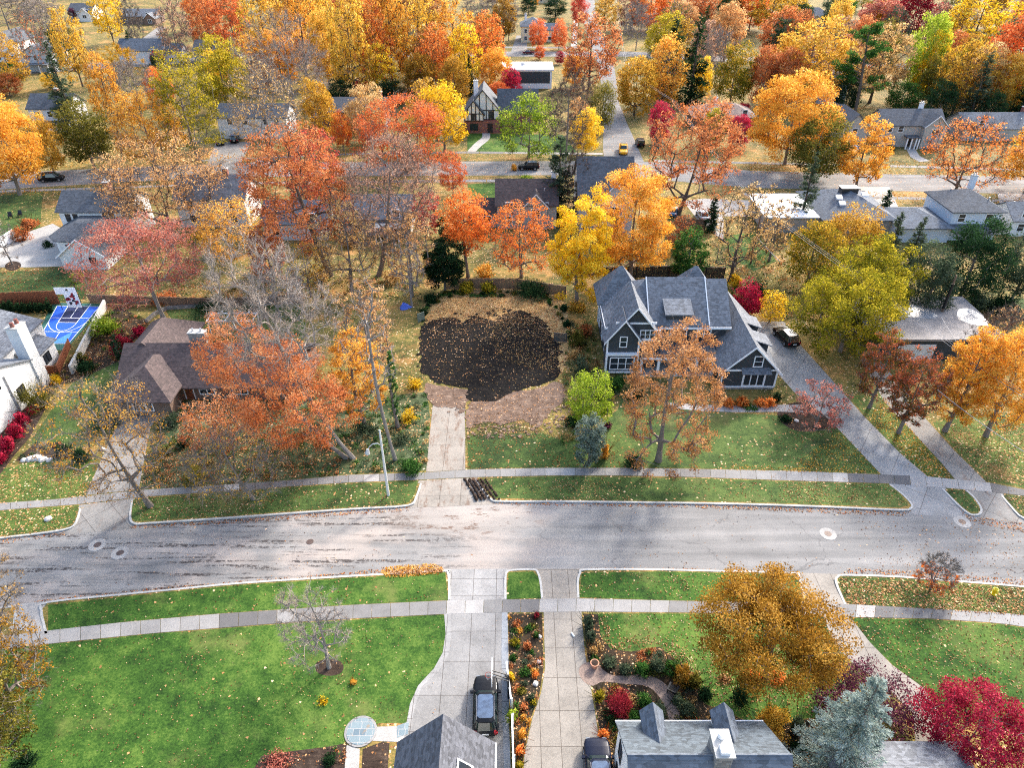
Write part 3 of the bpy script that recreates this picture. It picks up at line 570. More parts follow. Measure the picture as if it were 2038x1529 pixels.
# ------------------------------------------------------------------ house helpers (local frame: x right, y away from the front, z up)
def gable_roof(mb, x0, x1, y0, y1, ze, zr, axis='x', oh=.4, oe=.4, th=.16, mi=0):
    sw = (lambda a, b, c: (a, b, c)) if axis == 'x' else (lambda a, b, c: (b, a, c))
    if axis == 'y': x0, x1, y0, y1 = y0, y1, x0, x1
    ym = (y0 + y1) / 2; k = (zr - ze) / (ym - y0)
    for s, ye in ((-1, y0 - oh), (1, y1 + oh)):
        zb = ze - oh * k
        a = [sw(x0 - oe, ye, zb), sw(x0 - oe, ym, zr), sw(x0 - oe, ym, zr + th), sw(x0 - oe, ye, zb + th)]
        b = [sw(x1 + oe, ye, zb), sw(x1 + oe, ym, zr), sw(x1 + oe, ym, zr + th), sw(x1 + oe, ye, zb + th)]
        mb.hull(a, b, mi)
def gable_walls(mb, x0, x1, y0, y1, z0, ze, zr, axis='x'):
    d = .03
    if axis == 'x':
        a = [(x0, y0, z0), (x0, y0, ze - d), (x0, (y0 + y1) / 2, zr - d), (x0, y1, ze - d), (x0, y1, z0)]; mb.hull(a, [(x1, p[1], p[2]) for p in a])
    else:
        a = [(x0, y0, z0), (x0, y0, ze - d), ((x0 + x1) / 2, y0, zr - d), (x1, y0, ze - d), (x1, y0, z0)]; mb.hull(a, [(p[0], y1, p[2]) for p in a])
def hip_roof(mb, x0, x1, y0, y1, ze, zr, oh=.4, th=.16, hipl=True, hipr=True, axis='x'):
    sw = (lambda p: p) if axis == 'x' else (lambda p: (p[1], p[0], p[2]))
    if axis == 'y': x0, x1, y0, y1 = y0, y1, x0, x1
    x0 -= oh; x1 += oh; y0 -= oh; y1 += oh; ym = (y0 + y1) / 2; r = min((y1 - y0) / 2, (x1 - x0) / 2 - .02 if hipl and hipr else 1e9)
    a = x0 + (r if hipl else 0); b = x1 - (r if hipr else 0)
    p = [(x0, y0, ze), (x1, y0, ze), (x1, y1, ze), (x0, y1, ze), (x0, y0, ze + th), (x1, y0, ze + th), (x1, y1, ze + th), (x0, y1, ze + th), (a, ym, zr + th), (b, ym, zr + th)]
    mb.add([sw(q) for q in p], [(3, 2, 1, 0), (0, 1, 5, 4), (1, 2, 6, 5), (2, 3, 7, 6), (3, 0, 4, 7), (4, 5, 9, 8), (6, 7, 8, 9), (5, 6, 9), (7, 4, 8)])
DIRS = {'S': ((1, 0), (0, -1)), 'N': ((-1, 0), (0, 1)), 'E': ((0, 1), (1, 0)), 'W': ((0, -1), (-1, 0))}
def wbox(mb, c, t, n, a0, a1, d0, d1, z0, z1, mi=0):
    xs = [c[0] + t[0] * a + n[0] * d for a in (a0, a1) for d in (d0, d1)]; ys = [c[1] + t[1] * a + n[1] * d for a in (a0, a1) for d in (d0, d1)]
    mb.box(min(xs), max(xs), min(ys), max(ys), z0, z1, mi)
def window(par, x, y, z, w, h, d='S', fm=None, bars=(1, 1), fw=.12, sill=False):
    t, n = DIRS[d]; mb = MB(); c = (x, y); fm = fm or M['trim']
    wbox(mb, c, t, n, -w / 2 - fw, -w / 2, -.03, .07, z - fw, z + h + fw); wbox(mb, c, t, n, w / 2, w / 2 + fw, -.03, .07, z - fw, z + h + fw)
    wbox(mb, c, t, n, -w / 2, w / 2, -.03, .068, z + h, z + h + fw); wbox(mb, c, t, n, -w / 2, w / 2, -.03, .068, z - fw, z)
    for i in range(1, bars[0]): a = -w / 2 + w * i / bars[0]; wbox(mb, c, t, n, a - .05, a + .05, -.02, .062, z, z + h)
    for i in range(1, bars[1]): a = z + h * i / bars[1]; wbox(mb, c, t, n, -w / 2, w / 2, -.02, .055, a - .035, a + .035)
    f = mb.build('window', fm, par)
    g = MB(); wbox(g, c, t, n, -w / 2, w / 2, -.03, .03, z, z + h); g.build('pane', M['glass'], f)
    return f
def door(par, x, y, z, w, h, d='S', m=None, fm=None, name='door', fw=.12):
    t, n = DIRS[d]; mb = MB(); c = (x, y)
    wbox(mb, c, t, n, -w / 2, w / 2, -.03, .04, z, z + h)
    for i in range(4):
        if name == 'garage_door': wbox(mb, c, t, n, -w / 2 + .1, w / 2 - .1, .0, .06, z + .08 + i * h / 4, z + (i + 1) * h / 4 - .06)
        elif i < 2: wbox(mb, c, t, n, -w / 2 + .15, w / 2 - .15, .0, .055, z + .12 + i * h / 2, z + (i + 1) * h / 2 - .12)
    o = mb.build(name, m or M['door'], par)
    f = MB()
    wbox(f, c, t, n, -w / 2 - fw, -w / 2, -.02, .08, z, z + h + fw); wbox(f, c, t, n, w / 2, w / 2 + fw, -.02, .08, z, z + h + fw); wbox(f, c, t, n, -w / 2, w / 2, -.02, .078, z + h, z + h + fw)
    f.build('door_frame', fm or M['trim'], o)
    if name == 'door':
        k = MB(); wbox(k, c, t, n, w / 2 - .14, w / 2 - .08, .03, .1, z + h * .45, z + h * .5); k.build('handle', M['galv'], o)
    return o
def rake(mb, xa, za, xb, zb, y, w=.22, t=.06):     # sloping barge board on a front gable
    mb.hull([(xa, y, za - w), (xa, y, za), (xb, y, zb), (xb, y, zb - w)], [(xa, y - t, za - w), (xa, y - t, za), (xb, y - t, zb), (xb, y - t, zb - w)])
def chimney(par, x, y, z0, z1, sx=.9, sy=.7, m=None, pots=2, label=None):
    mb = MB(); mb.box(x - sx / 2, x + sx / 2, y - sy / 2, y + sy / 2, z0, z1)
    o = mb.build('chimney', m or M['brick'], par)
    c = MB(); c.box(x - sx / 2 - .08, x + sx / 2 + .08, y - sy / 2 - .08, y + sy / 2 + .08, z1, z1 + .12); c.build('chimney_cap', M['concpale'], o)
    q = MB()
    for i in range(pots): a = x + (i - (pots - 1) / 2) * sx * .5; q.tube((a, y, z1 + .12), (a, y, z1 + .5), .13, .11, 8)
    if pots: q.build('chimney_pot', M['galv'], o)
    return o
# ---- big dark house
def dark_house():
    h = thing('house', 'large charcoal house with white trim and many gables beside the vacant lot', 'house', (0, 0, 0))
    w = MB(); w.box(12.3, 27.4, 78.4, 88.6, 0, 5.5)
    gable_walls(w, 12.3, 18.6, 76.6, 82, .5, 5.35, 9.3, 'y'); gable_walls(w, 11.95, 15.95, 75.9, 78, .5, 5.2, 7.9, 'y')
    gable_walls(w, 25.9, 32.6, 72.4, 86, .4, 2.9, 6.3, 'y')
    w.build('wall', M['charcoal'], h)
    f = MB(); f.box(11.93, 15.97, 75.88, 76.6, 0, .5); f.box(25.88, 32.62, 72.38, 73, 0, .4); f.build('foundation', M['stone'], h)
    r = MB(); hip_roof(r, 12.3, 27.4, 78.4, 88.6, 5.5, 9.6, .45, .18, True, False)
    r2 = MB(); r2.hull([(17.4, 78.0, 5.95), (17.4, 83.5, 10.0), (17.4, 83.5, 9.7), (17.4, 78.0, 5.65)], [(25.0, 78.0, 5.95), (25.0, 83.5, 10.0), (25.0, 83.5, 9.7), (25.0, 78.0, 5.65)])
    for cx in (14.6, 24.6): hip_roof(r, cx - 2.9, cx + 2.9, 84, 89.4, 5.7, 9.9, .3, .15)
    ro = r.build('roof', M['rgrey'], h); r2.build('roof_bay', M['rgrey'], ro)
    e = MB()
    for x in (17.4, 25.0): e.hull([(x - .06, 78.0, 5.62), (x - .06, 78.0, 6.02), (x - .06, 83.5, 10.07), (x - .06, 83.5, 9.7)], [(x + .06, 78.0, 5.62), (x + .06, 78.0, 6.02), (x + .06, 83.5, 10.07), (x + .06, 83.5, 9.7)])
    e.box(11.85, 27.85, 77.85, 77.93, 5.42, 5.7); e.box(11.78, 11.84, 77.9, 89.1, 5.42, 5.7); e.build('gutter', M['trim'], ro)
    g = MB(); gable_roof(g, 12.3, 18.6, 76.6, 83, 5.35, 9.3, 'y', .5, .45); gable_roof(g, 11.95, 15.95, 75.9, 79, 5.2, 7.9, 'y', .45, .4); gable_roof(g, 25.9, 32.6, 72.4, 86.4, 2.9, 6.3, 'y', .55, .45)
    go = g.build('gable_roof', M['rgrey'], h)
    b = MB()
    for (xm, hw, ze, zr, y, oh) in ((15.45, 3.15, 5.35, 9.3, 76.15, .5), (13.95, 2.0, 5.2, 7.9, 75.5, .45), (29.25, 3.35, 2.9, 6.3, 71.95, .55)):
        k = (zr - ze) / hw
        for s in (-1, 1): rake(b, xm + s * (hw + oh), ze - oh * k + .18, xm, zr + .18, y, .26)
    b.build('barge_board', M['trim'], go)
    t = MB()
    t.box(12.9, 18.0, 76.52, 76.62, 6.95, 7.2); t.box(11.88, 12.1, 75.82, 76.0, .5, 5.2); t.box(15.8, 16.02, 75.82, 76.0, 2.9, 5.2); t.box(16.0, 18.6, 76.5, 76.62, 4.55, 4.8)
    t.box(25.82, 26.0, 72.3, 72.5, .4, 3.0); t.box(32.5, 32.7, 72.3, 72.5, .4, 3.0); t.box(26.0, 32.5, 72.31, 72.42, 2.75, 2.98); t.box(25.9, 32.6, 72.31, 72.42, .3, .5)
    t.box(12.2, 12.32, 78.3, 78.5, .4, 5.5); t.box(12.2, 12.32, 88.5, 88.7, .4, 5.5); t.box(12.22, 12.31, 78.5, 88.5, 2.75, 2.95)
    t.build('trim', M['trim'], h)
    by = MB(); by.box(12.0, 15.9, 75.45, 75.95, .45, 3.0); bo = by.build('bay', M['charcoal'], h)
    bt = MB(); bt.box(11.95, 15.95, 75.4, 76.0, 3.0, 3.25); bt.box(11.95, 15.95, 75.4, 75.95, .42, .68); bt.box(11.9, 12.06, 75.38, 75.6, .68, 3.0); bt.box(15.84, 16.0, 75.38, 75.6, .68, 3.0); bt.build('bay_trim', M['trim'], bo)
    window(h, 13.95, 75.45, 1.05, 2.9, 1.6, 'S', bars=(3, 2)); window(h, 13.95, 75.9, 4.1, .75, 1.35, 'S', bars=(1, 2)); window(h, 17.3, 76.6, 4.9, 2.3, 1.1, 'S', bars=(4, 2))
    window(h, 30.0, 72.4, 3.45, .95, 1.35, 'S', bars=(1, 2)); window(h, 21.3, 78.4, 3.9, 2.0, 1.1, 'S', bars=(3, 2)); window(h, 24.6, 78.4, 3.9, 1.6, 1.1, 'S', bars=(2, 2))
    for yy in (79.8, 83.4, 87): window(h, 12.3, yy, 3.7, 1.0, 1.5, 'W', bars=(1, 2)); window(h, 12.3, yy, .9, 1.2, 1.6, 'W', bars=(2, 2))
    d = door(h, 29.9, 72.4, .42, 2.6, 2.1, 'S', M['trim'], name='french_door')
    p = MB()
    for i in range(3): p.box(28.72 + i * .84, 29.4 + i * .84, 72.3, 72.37, .7, 2.35)
    p.build('pane', M['glass'], d)
    aw = MB(); aw.hull([(28.1, 72.4, 3.05), (28.1, 71.6, 2.68), (28.1, 71.6, 2.78), (28.1, 72.4, 3.2)], [(31.7, 72.4, 3.05), (31.7, 71.6, 2.68), (31.7, 71.6, 2.78), (31.7, 72.4, 3.2)]); aw.build('pent_roof', M['rgrey'], h)
    pr = MB(); pr.hull([(16.1, 75.2, 2.75), (16.1, 78.4, 3.9), (16.1, 78.4, 4.0), (16.1, 75.2, 2.87)], [(25.8, 75.2, 2.75), (25.8, 78.4, 3.9), (25.8, 78.4, 4.0), (25.8, 75.2, 2.87)])
    for i in range(24): x = 16.3 + i * .4; pr.hull([(x, 75.2, 2.87), (x, 78.39, 4.0), (x, 78.39, 4.06), (x, 75.2, 2.93)], [(x + .05, 75.2, 2.87), (x + .05, 78.39, 4.0), (x + .05, 78.39, 4.06), (x + .05, 75.2, 2.93)])
    po = pr.build('porch_roof', M['seam'], h)
    c = MB(); c.box(16.1, 25.8, 75.1, 75.22, 2.6, 2.86)
    c.build('porch_beam', M['trim'], po)
    for x in (16.4, 18.6, 21.0, 23.4, 25.5): c = MB(); c.box(x - .16, x + .16, 75.25, 75.55, .3, 2.6); c.build('porch_column', M['trim'], po)
    fl = MB(); fl.box(16.0, 25.8, 75.2, 78.4, 0, .3); fl.build('porch_floor', M['concpale'], h)
    door(h, 20.2, 78.4, .3, 1.0, 2.1, 'S', M['woodred'])
    # dormer on the main roof and two shed dormers over the garage
    dm = MB(); dm.box(19.6, 22.6, 78.6, 80.2, 5.9, 7.2); do = dm.build('dormer', M['charcoal'], h)
    dr = MB(); dr.hull([(19.3, 78.2, 7.2), (19.3, 81.6, 8.2), (19.3, 81.6, 8.35), (19.3, 78.2, 7.35)], [(22.9, 78.2, 7.2), (22.9, 81.6, 8.2), (22.9, 81.6, 8.35), (22.9, 78.2, 7.35)]); dr.build('dormer_roof', M['rgrey'], do)
    for y in (75.2, 79.6):
        dm = MB(); dm.box(30.2, 31.9, y, y + 2.2, 3.6, 4.7); do = dm.build('dormer', M['charcoal'], h)
        dr = MB(); dr.hull([(29.6, y - .3, 5.6), (32.3, y - .3, 4.65), (32.3, y - .3, 4.8), (29.6, y - .3, 5.75)], [(29.6, y + 2.5, 5.6), (32.3, y + 2.5, 4.65), (32.3, y + 2.5, 4.8), (29.6, y + 2.5, 5.75)]); dr.build('dormer_roof', M['rgrey'], do)
        window(do, 31.9, y + 1.1, 3.85, 1.3, .6, 'E', bars=(2, 1))
    for yy in (74.2, 78, 82): door(h, 32.6, yy, .05, 2.5, 2.2, 'E', name='garage_door')
dark_house()
# ---- brown-roofed ranch house
def ranch():
    h = thing('house', 'low brown brick ranch house with a broad brown roof under the rust orange tree', 'house', (0, 0, 0))
    w = MB(); w.box(-47.3, -25.5, 70.2, 78.6, 0, 2.75); gable_walls(w, -47.3, -46.9, 70.2, 78.6, 2.7, 2.75, 5.4, 'x'); w.box(-46.6, -40.2, 67.0, 70.25, 0, 2.4); w.box(-48.6, -42.2, 78.5, 83.4, 0, 2.72); w.build('wall', M['tanbrick'], h)
    r = MB(); gable_roof(r, -47.3, -25.5, 70.2, 78.6, 2.75, 5.4, 'x', .9, .35); r.build('roof', M['rbrown'], h)
    r = MB(); hip_roof(r, -46.6, -40.2, 66.8, 75.8, 2.4, 4.9, .7, .16, True, True, 'y'); r.build('hip_roof', M['rbrown'], h)
    r = MB(); hip_roof(r, -48.6, -42.2, 74.6, 83.6, 2.75, 5.6, .5, .16, False, True, 'y'); r.build('hip_roof', M['rbrown'], h)
    chimney(h, -38.9, 75.6, 4.4, 6.4, 2.0, .9, M['stone'], 2)
    for x in (-37, -33, -29): window(h, x, 70.2, .9, 1.7, 1.3, 'S', bars=(2, 2))
    door(h, -39.2, 70.2, .1, 1.0, 2.1, 'S', M['woodred']); window(h, -43.4, 67.0, .8, 2.2, 1.1, 'S', bars=(3, 1)); window(h, -47.3, 74, .9, 1.6, 1.2, 'W', bars=(2, 1))
ranch()
def west_house():
    h = thing('house', 'tall white house with a big white chimney at the blue sport court', 'house', (0, 0, 0))
    w = MB(); gable_walls(w, -76, -62.3, 70, 81.6, 0, 4.5, 6.6, 'y'); gable_walls(w, -74, -58.7, 59, 72.4, 0, 4.3, 7.3, 'x'); w.box(-62.5, -60.2, 75.2, 79.6, 0, 2.7); w.build('wall', M['white'], h)
    r = MB(); gable_roof(r, -76, -62.3, 70, 81.6, 4.5, 6.6, 'y', .35, .3); gable_roof(r, -74, -58.7, 59, 72.4, 4.3, 7.3, 'x', .35, .25); r.build('roof', M['rgrey'], h)
    r = MB(); r.hull([(-62.3, 74.9, 3.4), (-59.8, 74.9, 2.7), (-59.8, 74.9, 2.85), (-62.3, 74.9, 3.55)], [(-62.3, 79.9, 3.4), (-59.8, 79.9, 2.7), (-59.8, 79.9, 2.85), (-62.3, 79.9, 3.55)]); r.build('lean_to_roof', M['rgrey'], h)
    c = chimney(h, -59.2, 73.3, 0, 8.6, 1.4, 1.7, M['white'], 0)
    q = MB()
    for y in (72.9, 73.8): q.tube((-59.2, y, 8.72), (-59.2, y, 9.25), .26, .22, 10)
    q.build('chimney_pot', M['brick'], c)
    for y in (69.2, 63.2): window(h, -58.7, y, 1.0, 1.2, 1.6, 'E', M['black'], (2, 1), .09)
    window(h, -58.7, 66, 4.3, 1.0, 1.2, 'E', M['black'], (2, 1), .09); window(h, -60.2, 77.4, .9, 1.2, 1.2, 'E', M['black'], (2, 1), .09)
    d = MB(); d.tube((-58.6, 67.6, .2), (-58.6, 67.6, 5.2), .08, .08, 6); d.build('downpipe', M['galv'], h)
west_house()
def white_l_house():
    h = thing('house', 'white L shaped house with grey roofs and a front gabled garage', 'house', (0, 0, 0))
    w = MB(); gable_walls(w, -79.0, -66.5, 118.5, 126, 0, 5.4, 7.6, 'x')
    hx = [(-78.0, 118.6), (-78.0, 113.5), (-76.2, 111.4), (-72.4, 110.9), (-70.2, 112), (-70.2, 118.6)]; w.prism(hx, 0, 2.9)
    gable_walls(w, -73.4, -66.2, 106.3, 113.2, 0, 2.6, 5.3, 'y'); w.build('wall', M['white'], h)
    r = MB(); gable_roof(r, -79.0, -66.5, 118.5, 126, 5.4, 7.6, 'x', .45, .4); r.build('roof', M['rdark'], h)
    r = MB(); o = [(p[0] + (-.5 if p[0] < -75 else .3), p[1] - .5, 2.9) for p in hx]; top = [(-75.5, 118.5, 4.5), (-75, 116.5, 4.5), (-74.6, 115.5, 4.5), (-73.5, 115.3, 4.5), (-72, 115.5, 4.5), (-70.6, 118.5, 4.5)]
    r.hull(o, [(a, b, 3.05) for a, b, _ in o]); r.hull([(a, b, 3.05) for a, b, _ in o], top); r.build('wing_roof', M['rdark'], h)
    r = MB(); gable_roof(r, -73.4, -66.2, 106.3, 114.5, 2.6, 5.3, 'y', .5, .35); g = r.build('garage_roof', M['rdark'], h)
    b = MB(); k = 2.7 / 3.6
    for s in (-1, 1): rake(b, -69.8 + s * 4.1, 2.6 - .5 * k + .17, -69.8, 5.47, 105.95, .25)
    b.build('barge_board', M['trim'], g)
    chimney(h, -71.5, 123, 6, 9, .9, 1.2, M['brick'], 2)
    for x in (-77.6, -76.3): window(h, x, 118.5, 3.5, .75, 1.25, 'S', M['black'], (1, 2), .06)
    for x in (-71.0, -69.9): window(h, x, 118.5, 3.9, .75, 1.0, 'S', M['black'], (1, 2), .06)
    window(h, -74.1, 111.0, .8, 1.5, 1.5, 'S', M['black'], (2, 1), .06); window(h, -68.2, 106.3, 1.3, 1.0, .9, 'S', M['black'], (2, 1), .06); door(h, -66.2, 110, .05, 2.6, 2.2, 'E', name='garage_door')
white_l_house()
# ---- generic gabled, hipped and flat-roofed houses further back
def house(px, py, w, d, ze, zr, label, wall='white', roof='rdark', style='gable', axis='x', rz=0, wins=((-.3, 1), (.3, 1), (-.3, 3.6), (.3, 3.6)), chim=None, front=None, gar=None, dr=None, wing=None, porch=None, ewin=True, chm='brick', trim='trim'):
    h = thing('house', label, 'house', P(px, py), rad(rz)); m = M[wall]; rm = M[roof]
    x0, x1 = -w / 2, w / 2
    mb = MB()
    if style == 'gable': gable_walls(mb, x0, x1, 0, d, 0, ze, zr, axis)
    else: mb.box(x0, x1, 0, d, 0, ze)
    if front: fx, fw, fd, fe, fr = front; gable_walls(mb, fx - fw / 2, fx + fw / 2, -fd, d * .4, 0, fe, fr, 'y')
    if wing: wx, ww, wd, we, wr = wing; gable_walls(mb, wx - ww / 2, wx + ww / 2, .6, .6 + wd, 0, we, wr, 'x')
    mb.build('wall', m, h)
    r = MB()
    if style == 'gable': gable_roof(r, x0, x1, 0, d, ze, zr, axis)
    elif style == 'hip': hip_roof(r, x0, x1, 0, d, ze, zr, .5, .16, True, True, axis)
    else:
        r.box(x0 - .5, x1 + .5, -.5, d + .5, ze, ze + .3)
    ro = r.build('roof', rm, h)
    if style == 'flat':
        f = MB(); f.box(x0 - .54, x1 + .54, -.56, -.505, ze - .05, ze + .34); f.box(x0 - .56, x0 - .505, -.5, d + .5, ze - .05, ze + .34); f.box(x1 + .505, x1 + .56, -.5, d + .5, ze - .05, ze + .34); f.build('fascia', M['trim'], ro)
    if front:
        r = MB(); gable_roof(r, fx - fw / 2, fx + fw / 2, -fd, d * .5, fe, fr, 'y', .35, .35); g = r.build('gable_roof', rm, h)
        b = MB(); k = (fr - fe) / (fw / 2)
        for s in (-1, 1): rake(b, fx + s * (fw / 2 + .35), fe - .35 * k + .17, fx, fr + .17, -fd - .35, .22)
        b.build('barge_board', M[trim], g)
        window(h, fx, -fd, max(.9, fe - 1.9), min(1.6, fw * .35), 1.3, 'S', bars=(2, 1))
    if wing:
        r = MB(); gable_roof(r, wx - ww / 2, wx + ww / 2, .6, .6 + wd, we, wr, 'x', .35, .3); r.build('wing_roof', rm, h); window(h, wx, .6, .9, 1.4, 1.2, 'S')
    for fx_, z in wins: window(h, fx_ * w, 0, z, 1.1, 1.3, 'S', bars=(1, 2))
    if ewin:
        for yy in (.3, .7):
            window(h, x1, d * yy, .9, 1.0, 1.3, 'E', bars=(1, 2))
            if ze > 4: window(h, x1, d * yy, 3.5, 1.0, 1.3, 'E', bars=(1, 2))
    if gar: door(h, gar * w, 0, .05, 4.6, 2.2, 'S', name='garage_door')
    if dr is not None: door(h, dr * w, 0, .1, 1.0, 2.1, 'S', M['beam'])
    if style != 'flat' and axis == 'x':
        for k_, (a_, b_) in enumerate(((-.22, .72), (.1, .7), (.3, .26))):
            hz_ = ze + (zr - ze) * (1 - abs(b_ - .5) * 2); q_ = MB(); q_.tube((a_ * w, b_ * d, hz_ - .1), (a_ * w, b_ * d, hz_ + .55), .11, .11, 8); q_.build('roof_vent', M['galv'], ro)
    if chim: chimney(h, chim[0] * w, chim[1] * d, ze, zr + 1.2, .9, .7, M[chm])
    if porch:
        a, b, pdp = porch; p = MB(); p.box(a * w, b * w, -pdp, 0, 2.6, 2.8); po = p.build('porch_roof', rm, h)
        for i in range(4): x = a * w + .2 + (b - a) * w * i / 3 - (.4 if i == 3 else 0); c = MB(); c.box(x - .12, x + .12, -pdp + .1, -pdp + .34, 0, 2.6); c.build('porch_column', M['trim'], po)
    return h
house(430, 452, 12.5, 8, 5.4, 8.4, 'white house with its gable end showing behind the orange and yellow trees', 'white', 'rgrey', chim=(.2, .5))
house(1048, 455, 10.8, 8.5, 4.6, 7.8, 'grey house with a brown roof and white chimney behind the orange maples', 'grey', 'rbrown', wing=(-7.2, 5, 5, 2.8, 4.6), chim=(.46, .55), chm='trim', front=(1.6, 4.2, .4, 4.4, 6.6))
house(1202, 462, 9.6, 12, 6.8, 11.8, 'tall grey house with a steep dark roof below the yellow truck', 'palegrey', 'rdark', front=(1.2, 6.5, 2.4, 6.2, 9.8), dr=-.35)
hh = house(1702, 470, 12.5, 14, 3.0, 6.0, 'grey hip roofed house with skylights and flat white wing', 'grey', 'rblue', 'hip', 'y', wins=((-.3, .9), (.2, .9)), dr=.0)
def h8():
    w = MB(); w.box(-16.0, -6.3, 1.5, 12.5, 0, 2.9); w.build('wing_wall', M['grey'], hh)
    r = MB(); r.box(-16.5, -6.8, 1.0, 13.0, 2.95, 3.2); r.build('flat_roof', M['membrane'], hh)
    c = MB(); c.box(-1.6, 1.4, 6.2, 7.8, 4.5, 6.5); c.box(-1.8, 1.6, 6.0, 8.0, 6.5, 6.62); c.build('chimney', M['seam'], hh)
    s = MB()
    for x, y in ((-2.6, 4.6), (-2.4, 3.2), (2.2, 5.2)): 
        z = 3.16 + (min(y, 0 + 6.2) + .5) * (3.0 / 6.75); s.hull([(x - .55, y - .45, z - .2), (x + .55, y - .45, z - .2), (x + .55, y + .45, z + .2), (x - .55, y + .45, z + .2)], [(x - .55, y - .45, z + .06), (x + .55, y - .45, z + .06), (x + .55, y + .45, z + .46), (x - .55, y + .45, z + .46)])
    s.build('skylight', M['trim'], hh)
h8()
hb = house(1926, 478, 8.6, 9.5, 5.2, 7.6, 'pale blue house with a hipped grey roof and tall blue chimney on the right', 'bluewhite', 'rdark', 'hip', wins=((-.3, 3.5), (.25, 3.5), (.25, .8)), chim=(.3, .9), chm='bluewhite')
def h9():
    w = MB(); w.box(-13.4, -4.3, -1, 8, 0, 2.8); w.build('wing_wall', M['bluewhite'], hb)
    r = MB(); hip_roof(r, -13.4, -4.6, -1.5, 8, 2.8, 4.6, .4); ro = r.build('wing_roof', M['rblue'], hb)
    s = MB()
    for x in (-10.2, -8.0): s.hull([(x - .5, .4, 3.3), (x + .5, .4, 3.3), (x + .5, 1.7, 3.85), (x - .5, 1.7, 3.85)], [(x - .5, .4, 3.55), (x + .5, .4, 3.55), (x + .5, 1.7, 4.1), (x - .5, 1.7, 4.1)])
    s.build('skylight', M['trim'], ro)
    p = MB(); p.hull([(-4.5, -2.8, 2.2), (4.6, -2.8, 2.2), (4.6, 0, 2.9), (-4.5, 0, 2.9)], [(-4.5, -2.8, 2.35), (4.6, -2.8, 2.35), (4.6, 0, 3.05), (-4.5, 0, 3.05)]); p.build('porch_roof', M['rdark'], hb)
h9()
house(2050, 470, 8, 7, 3, 5, 'small white building with its wall cut by the right edge of the view', 'white', 'rgrey')
# flat roofed garage with a wet, glaring patch
gh = thing('garage', 'flat grey roofed building with a shining wet patch behind the golden trees', 'garage', (0, 0, 0))
w = MB(); w.box(47.6, 64, 79.0, 90, 0, 3.2); w.build('wall', M['charcoal'], gh)
r = MB(); r.box(47.2, 64.4, 78.6, 90.4, 3.2, 3.5); ro = r.build('roof', plain('tar_and_gravel_roof', (142, 136, 132), .8, var=.25, scale=1.2), gh)
wet = plain('standing_water', (150, 152, 156), .2, var=.1, spec=1.0)
mb = MB(); mb.poly(catrom([(x, y, 3.506) for x, y in ((49.0, 86.0), (51.2, 88.2), (53.6, 88.9), (56, 88.2), (57.6, 86.4), (58, 84.6), (56.4, 84.0), (54, 84.6), (51.5, 85.4))], 5, True)); mb.poly(catrom([(x, y, 3.506) for x, y in ((60.5, 84.0), (62, 86.6), (63.9, 86.4), (63.9, 82.6), (62, 82.4))], 5, True)); mb.build('puddle', wet, ro)
window(gh, 47.6, 84, 1.2, 1.6, 1.0, 'W'); door(gh, 53, 79.0, .05, 4.6, 2.3, 'S', name='garage_door')
# near houses at the bottom edge
def near_gable():
    h = thing('house', 'dark shingled gable roof with a white skylight at the bottom edge by the black car', 'house', (0, 0, 0))
    w = MB(); gable_walls(w, -7.5, -1.6, 14, 25.6, 0, 3.3, 6.4, 'y'); w.build('wall', M['white'], h)
    r = MB(); gable_roof(r, -7.5, -1.6, 14, 25.6, 3.3, 6.4, 'y', .42, .4); ro = r.build('roof', shingle('near_charcoal_shingles', (84, 86, 92), .5), h)
    g = MB(); g.tube((-1.12, 14, 2.88), (-1.12, 26, 2.88), .07, .07, 6); g.build('gutter', M['trim'], ro)
    k2 = 3.1 / 2.95
    def top(x): return 6.4 + .16 - (x + 4.55) * k2
    s = MB(); s.hull([(-3.5, 20.6, top(-3.5)), (-2.5, 20.6, top(-2.5)), (-2.5, 23.6, top(-2.5)), (-3.5, 23.6, top(-3.5))], [(-3.5, 20.6, top(-3.5) + .14), (-2.5, 20.6, top(-2.5) + .14), (-2.5, 23.6, top(-2.5) + .14), (-3.5, 23.6, top(-3.5) + .14)]); so = s.build('skylight', M['trim'], ro)
    q = MB(); q.hull([(-3.38, 20.7, top(-3.38) + .1), (-2.62, 20.7, top(-2.62) + .1), (-2.62, 23.48, top(-2.62) + .1), (-3.38, 23.48, top(-3.38) + .1)], [(-3.38, 20.7, top(-3.38) + .16), (-2.62, 20.7, top(-2.62) + .16), (-2.62, 23.48, top(-2.62) + .16), (-3.38, 23.48, top(-3.38) + .16)]); q.build('pane', M['glass'], so)
near_gable()
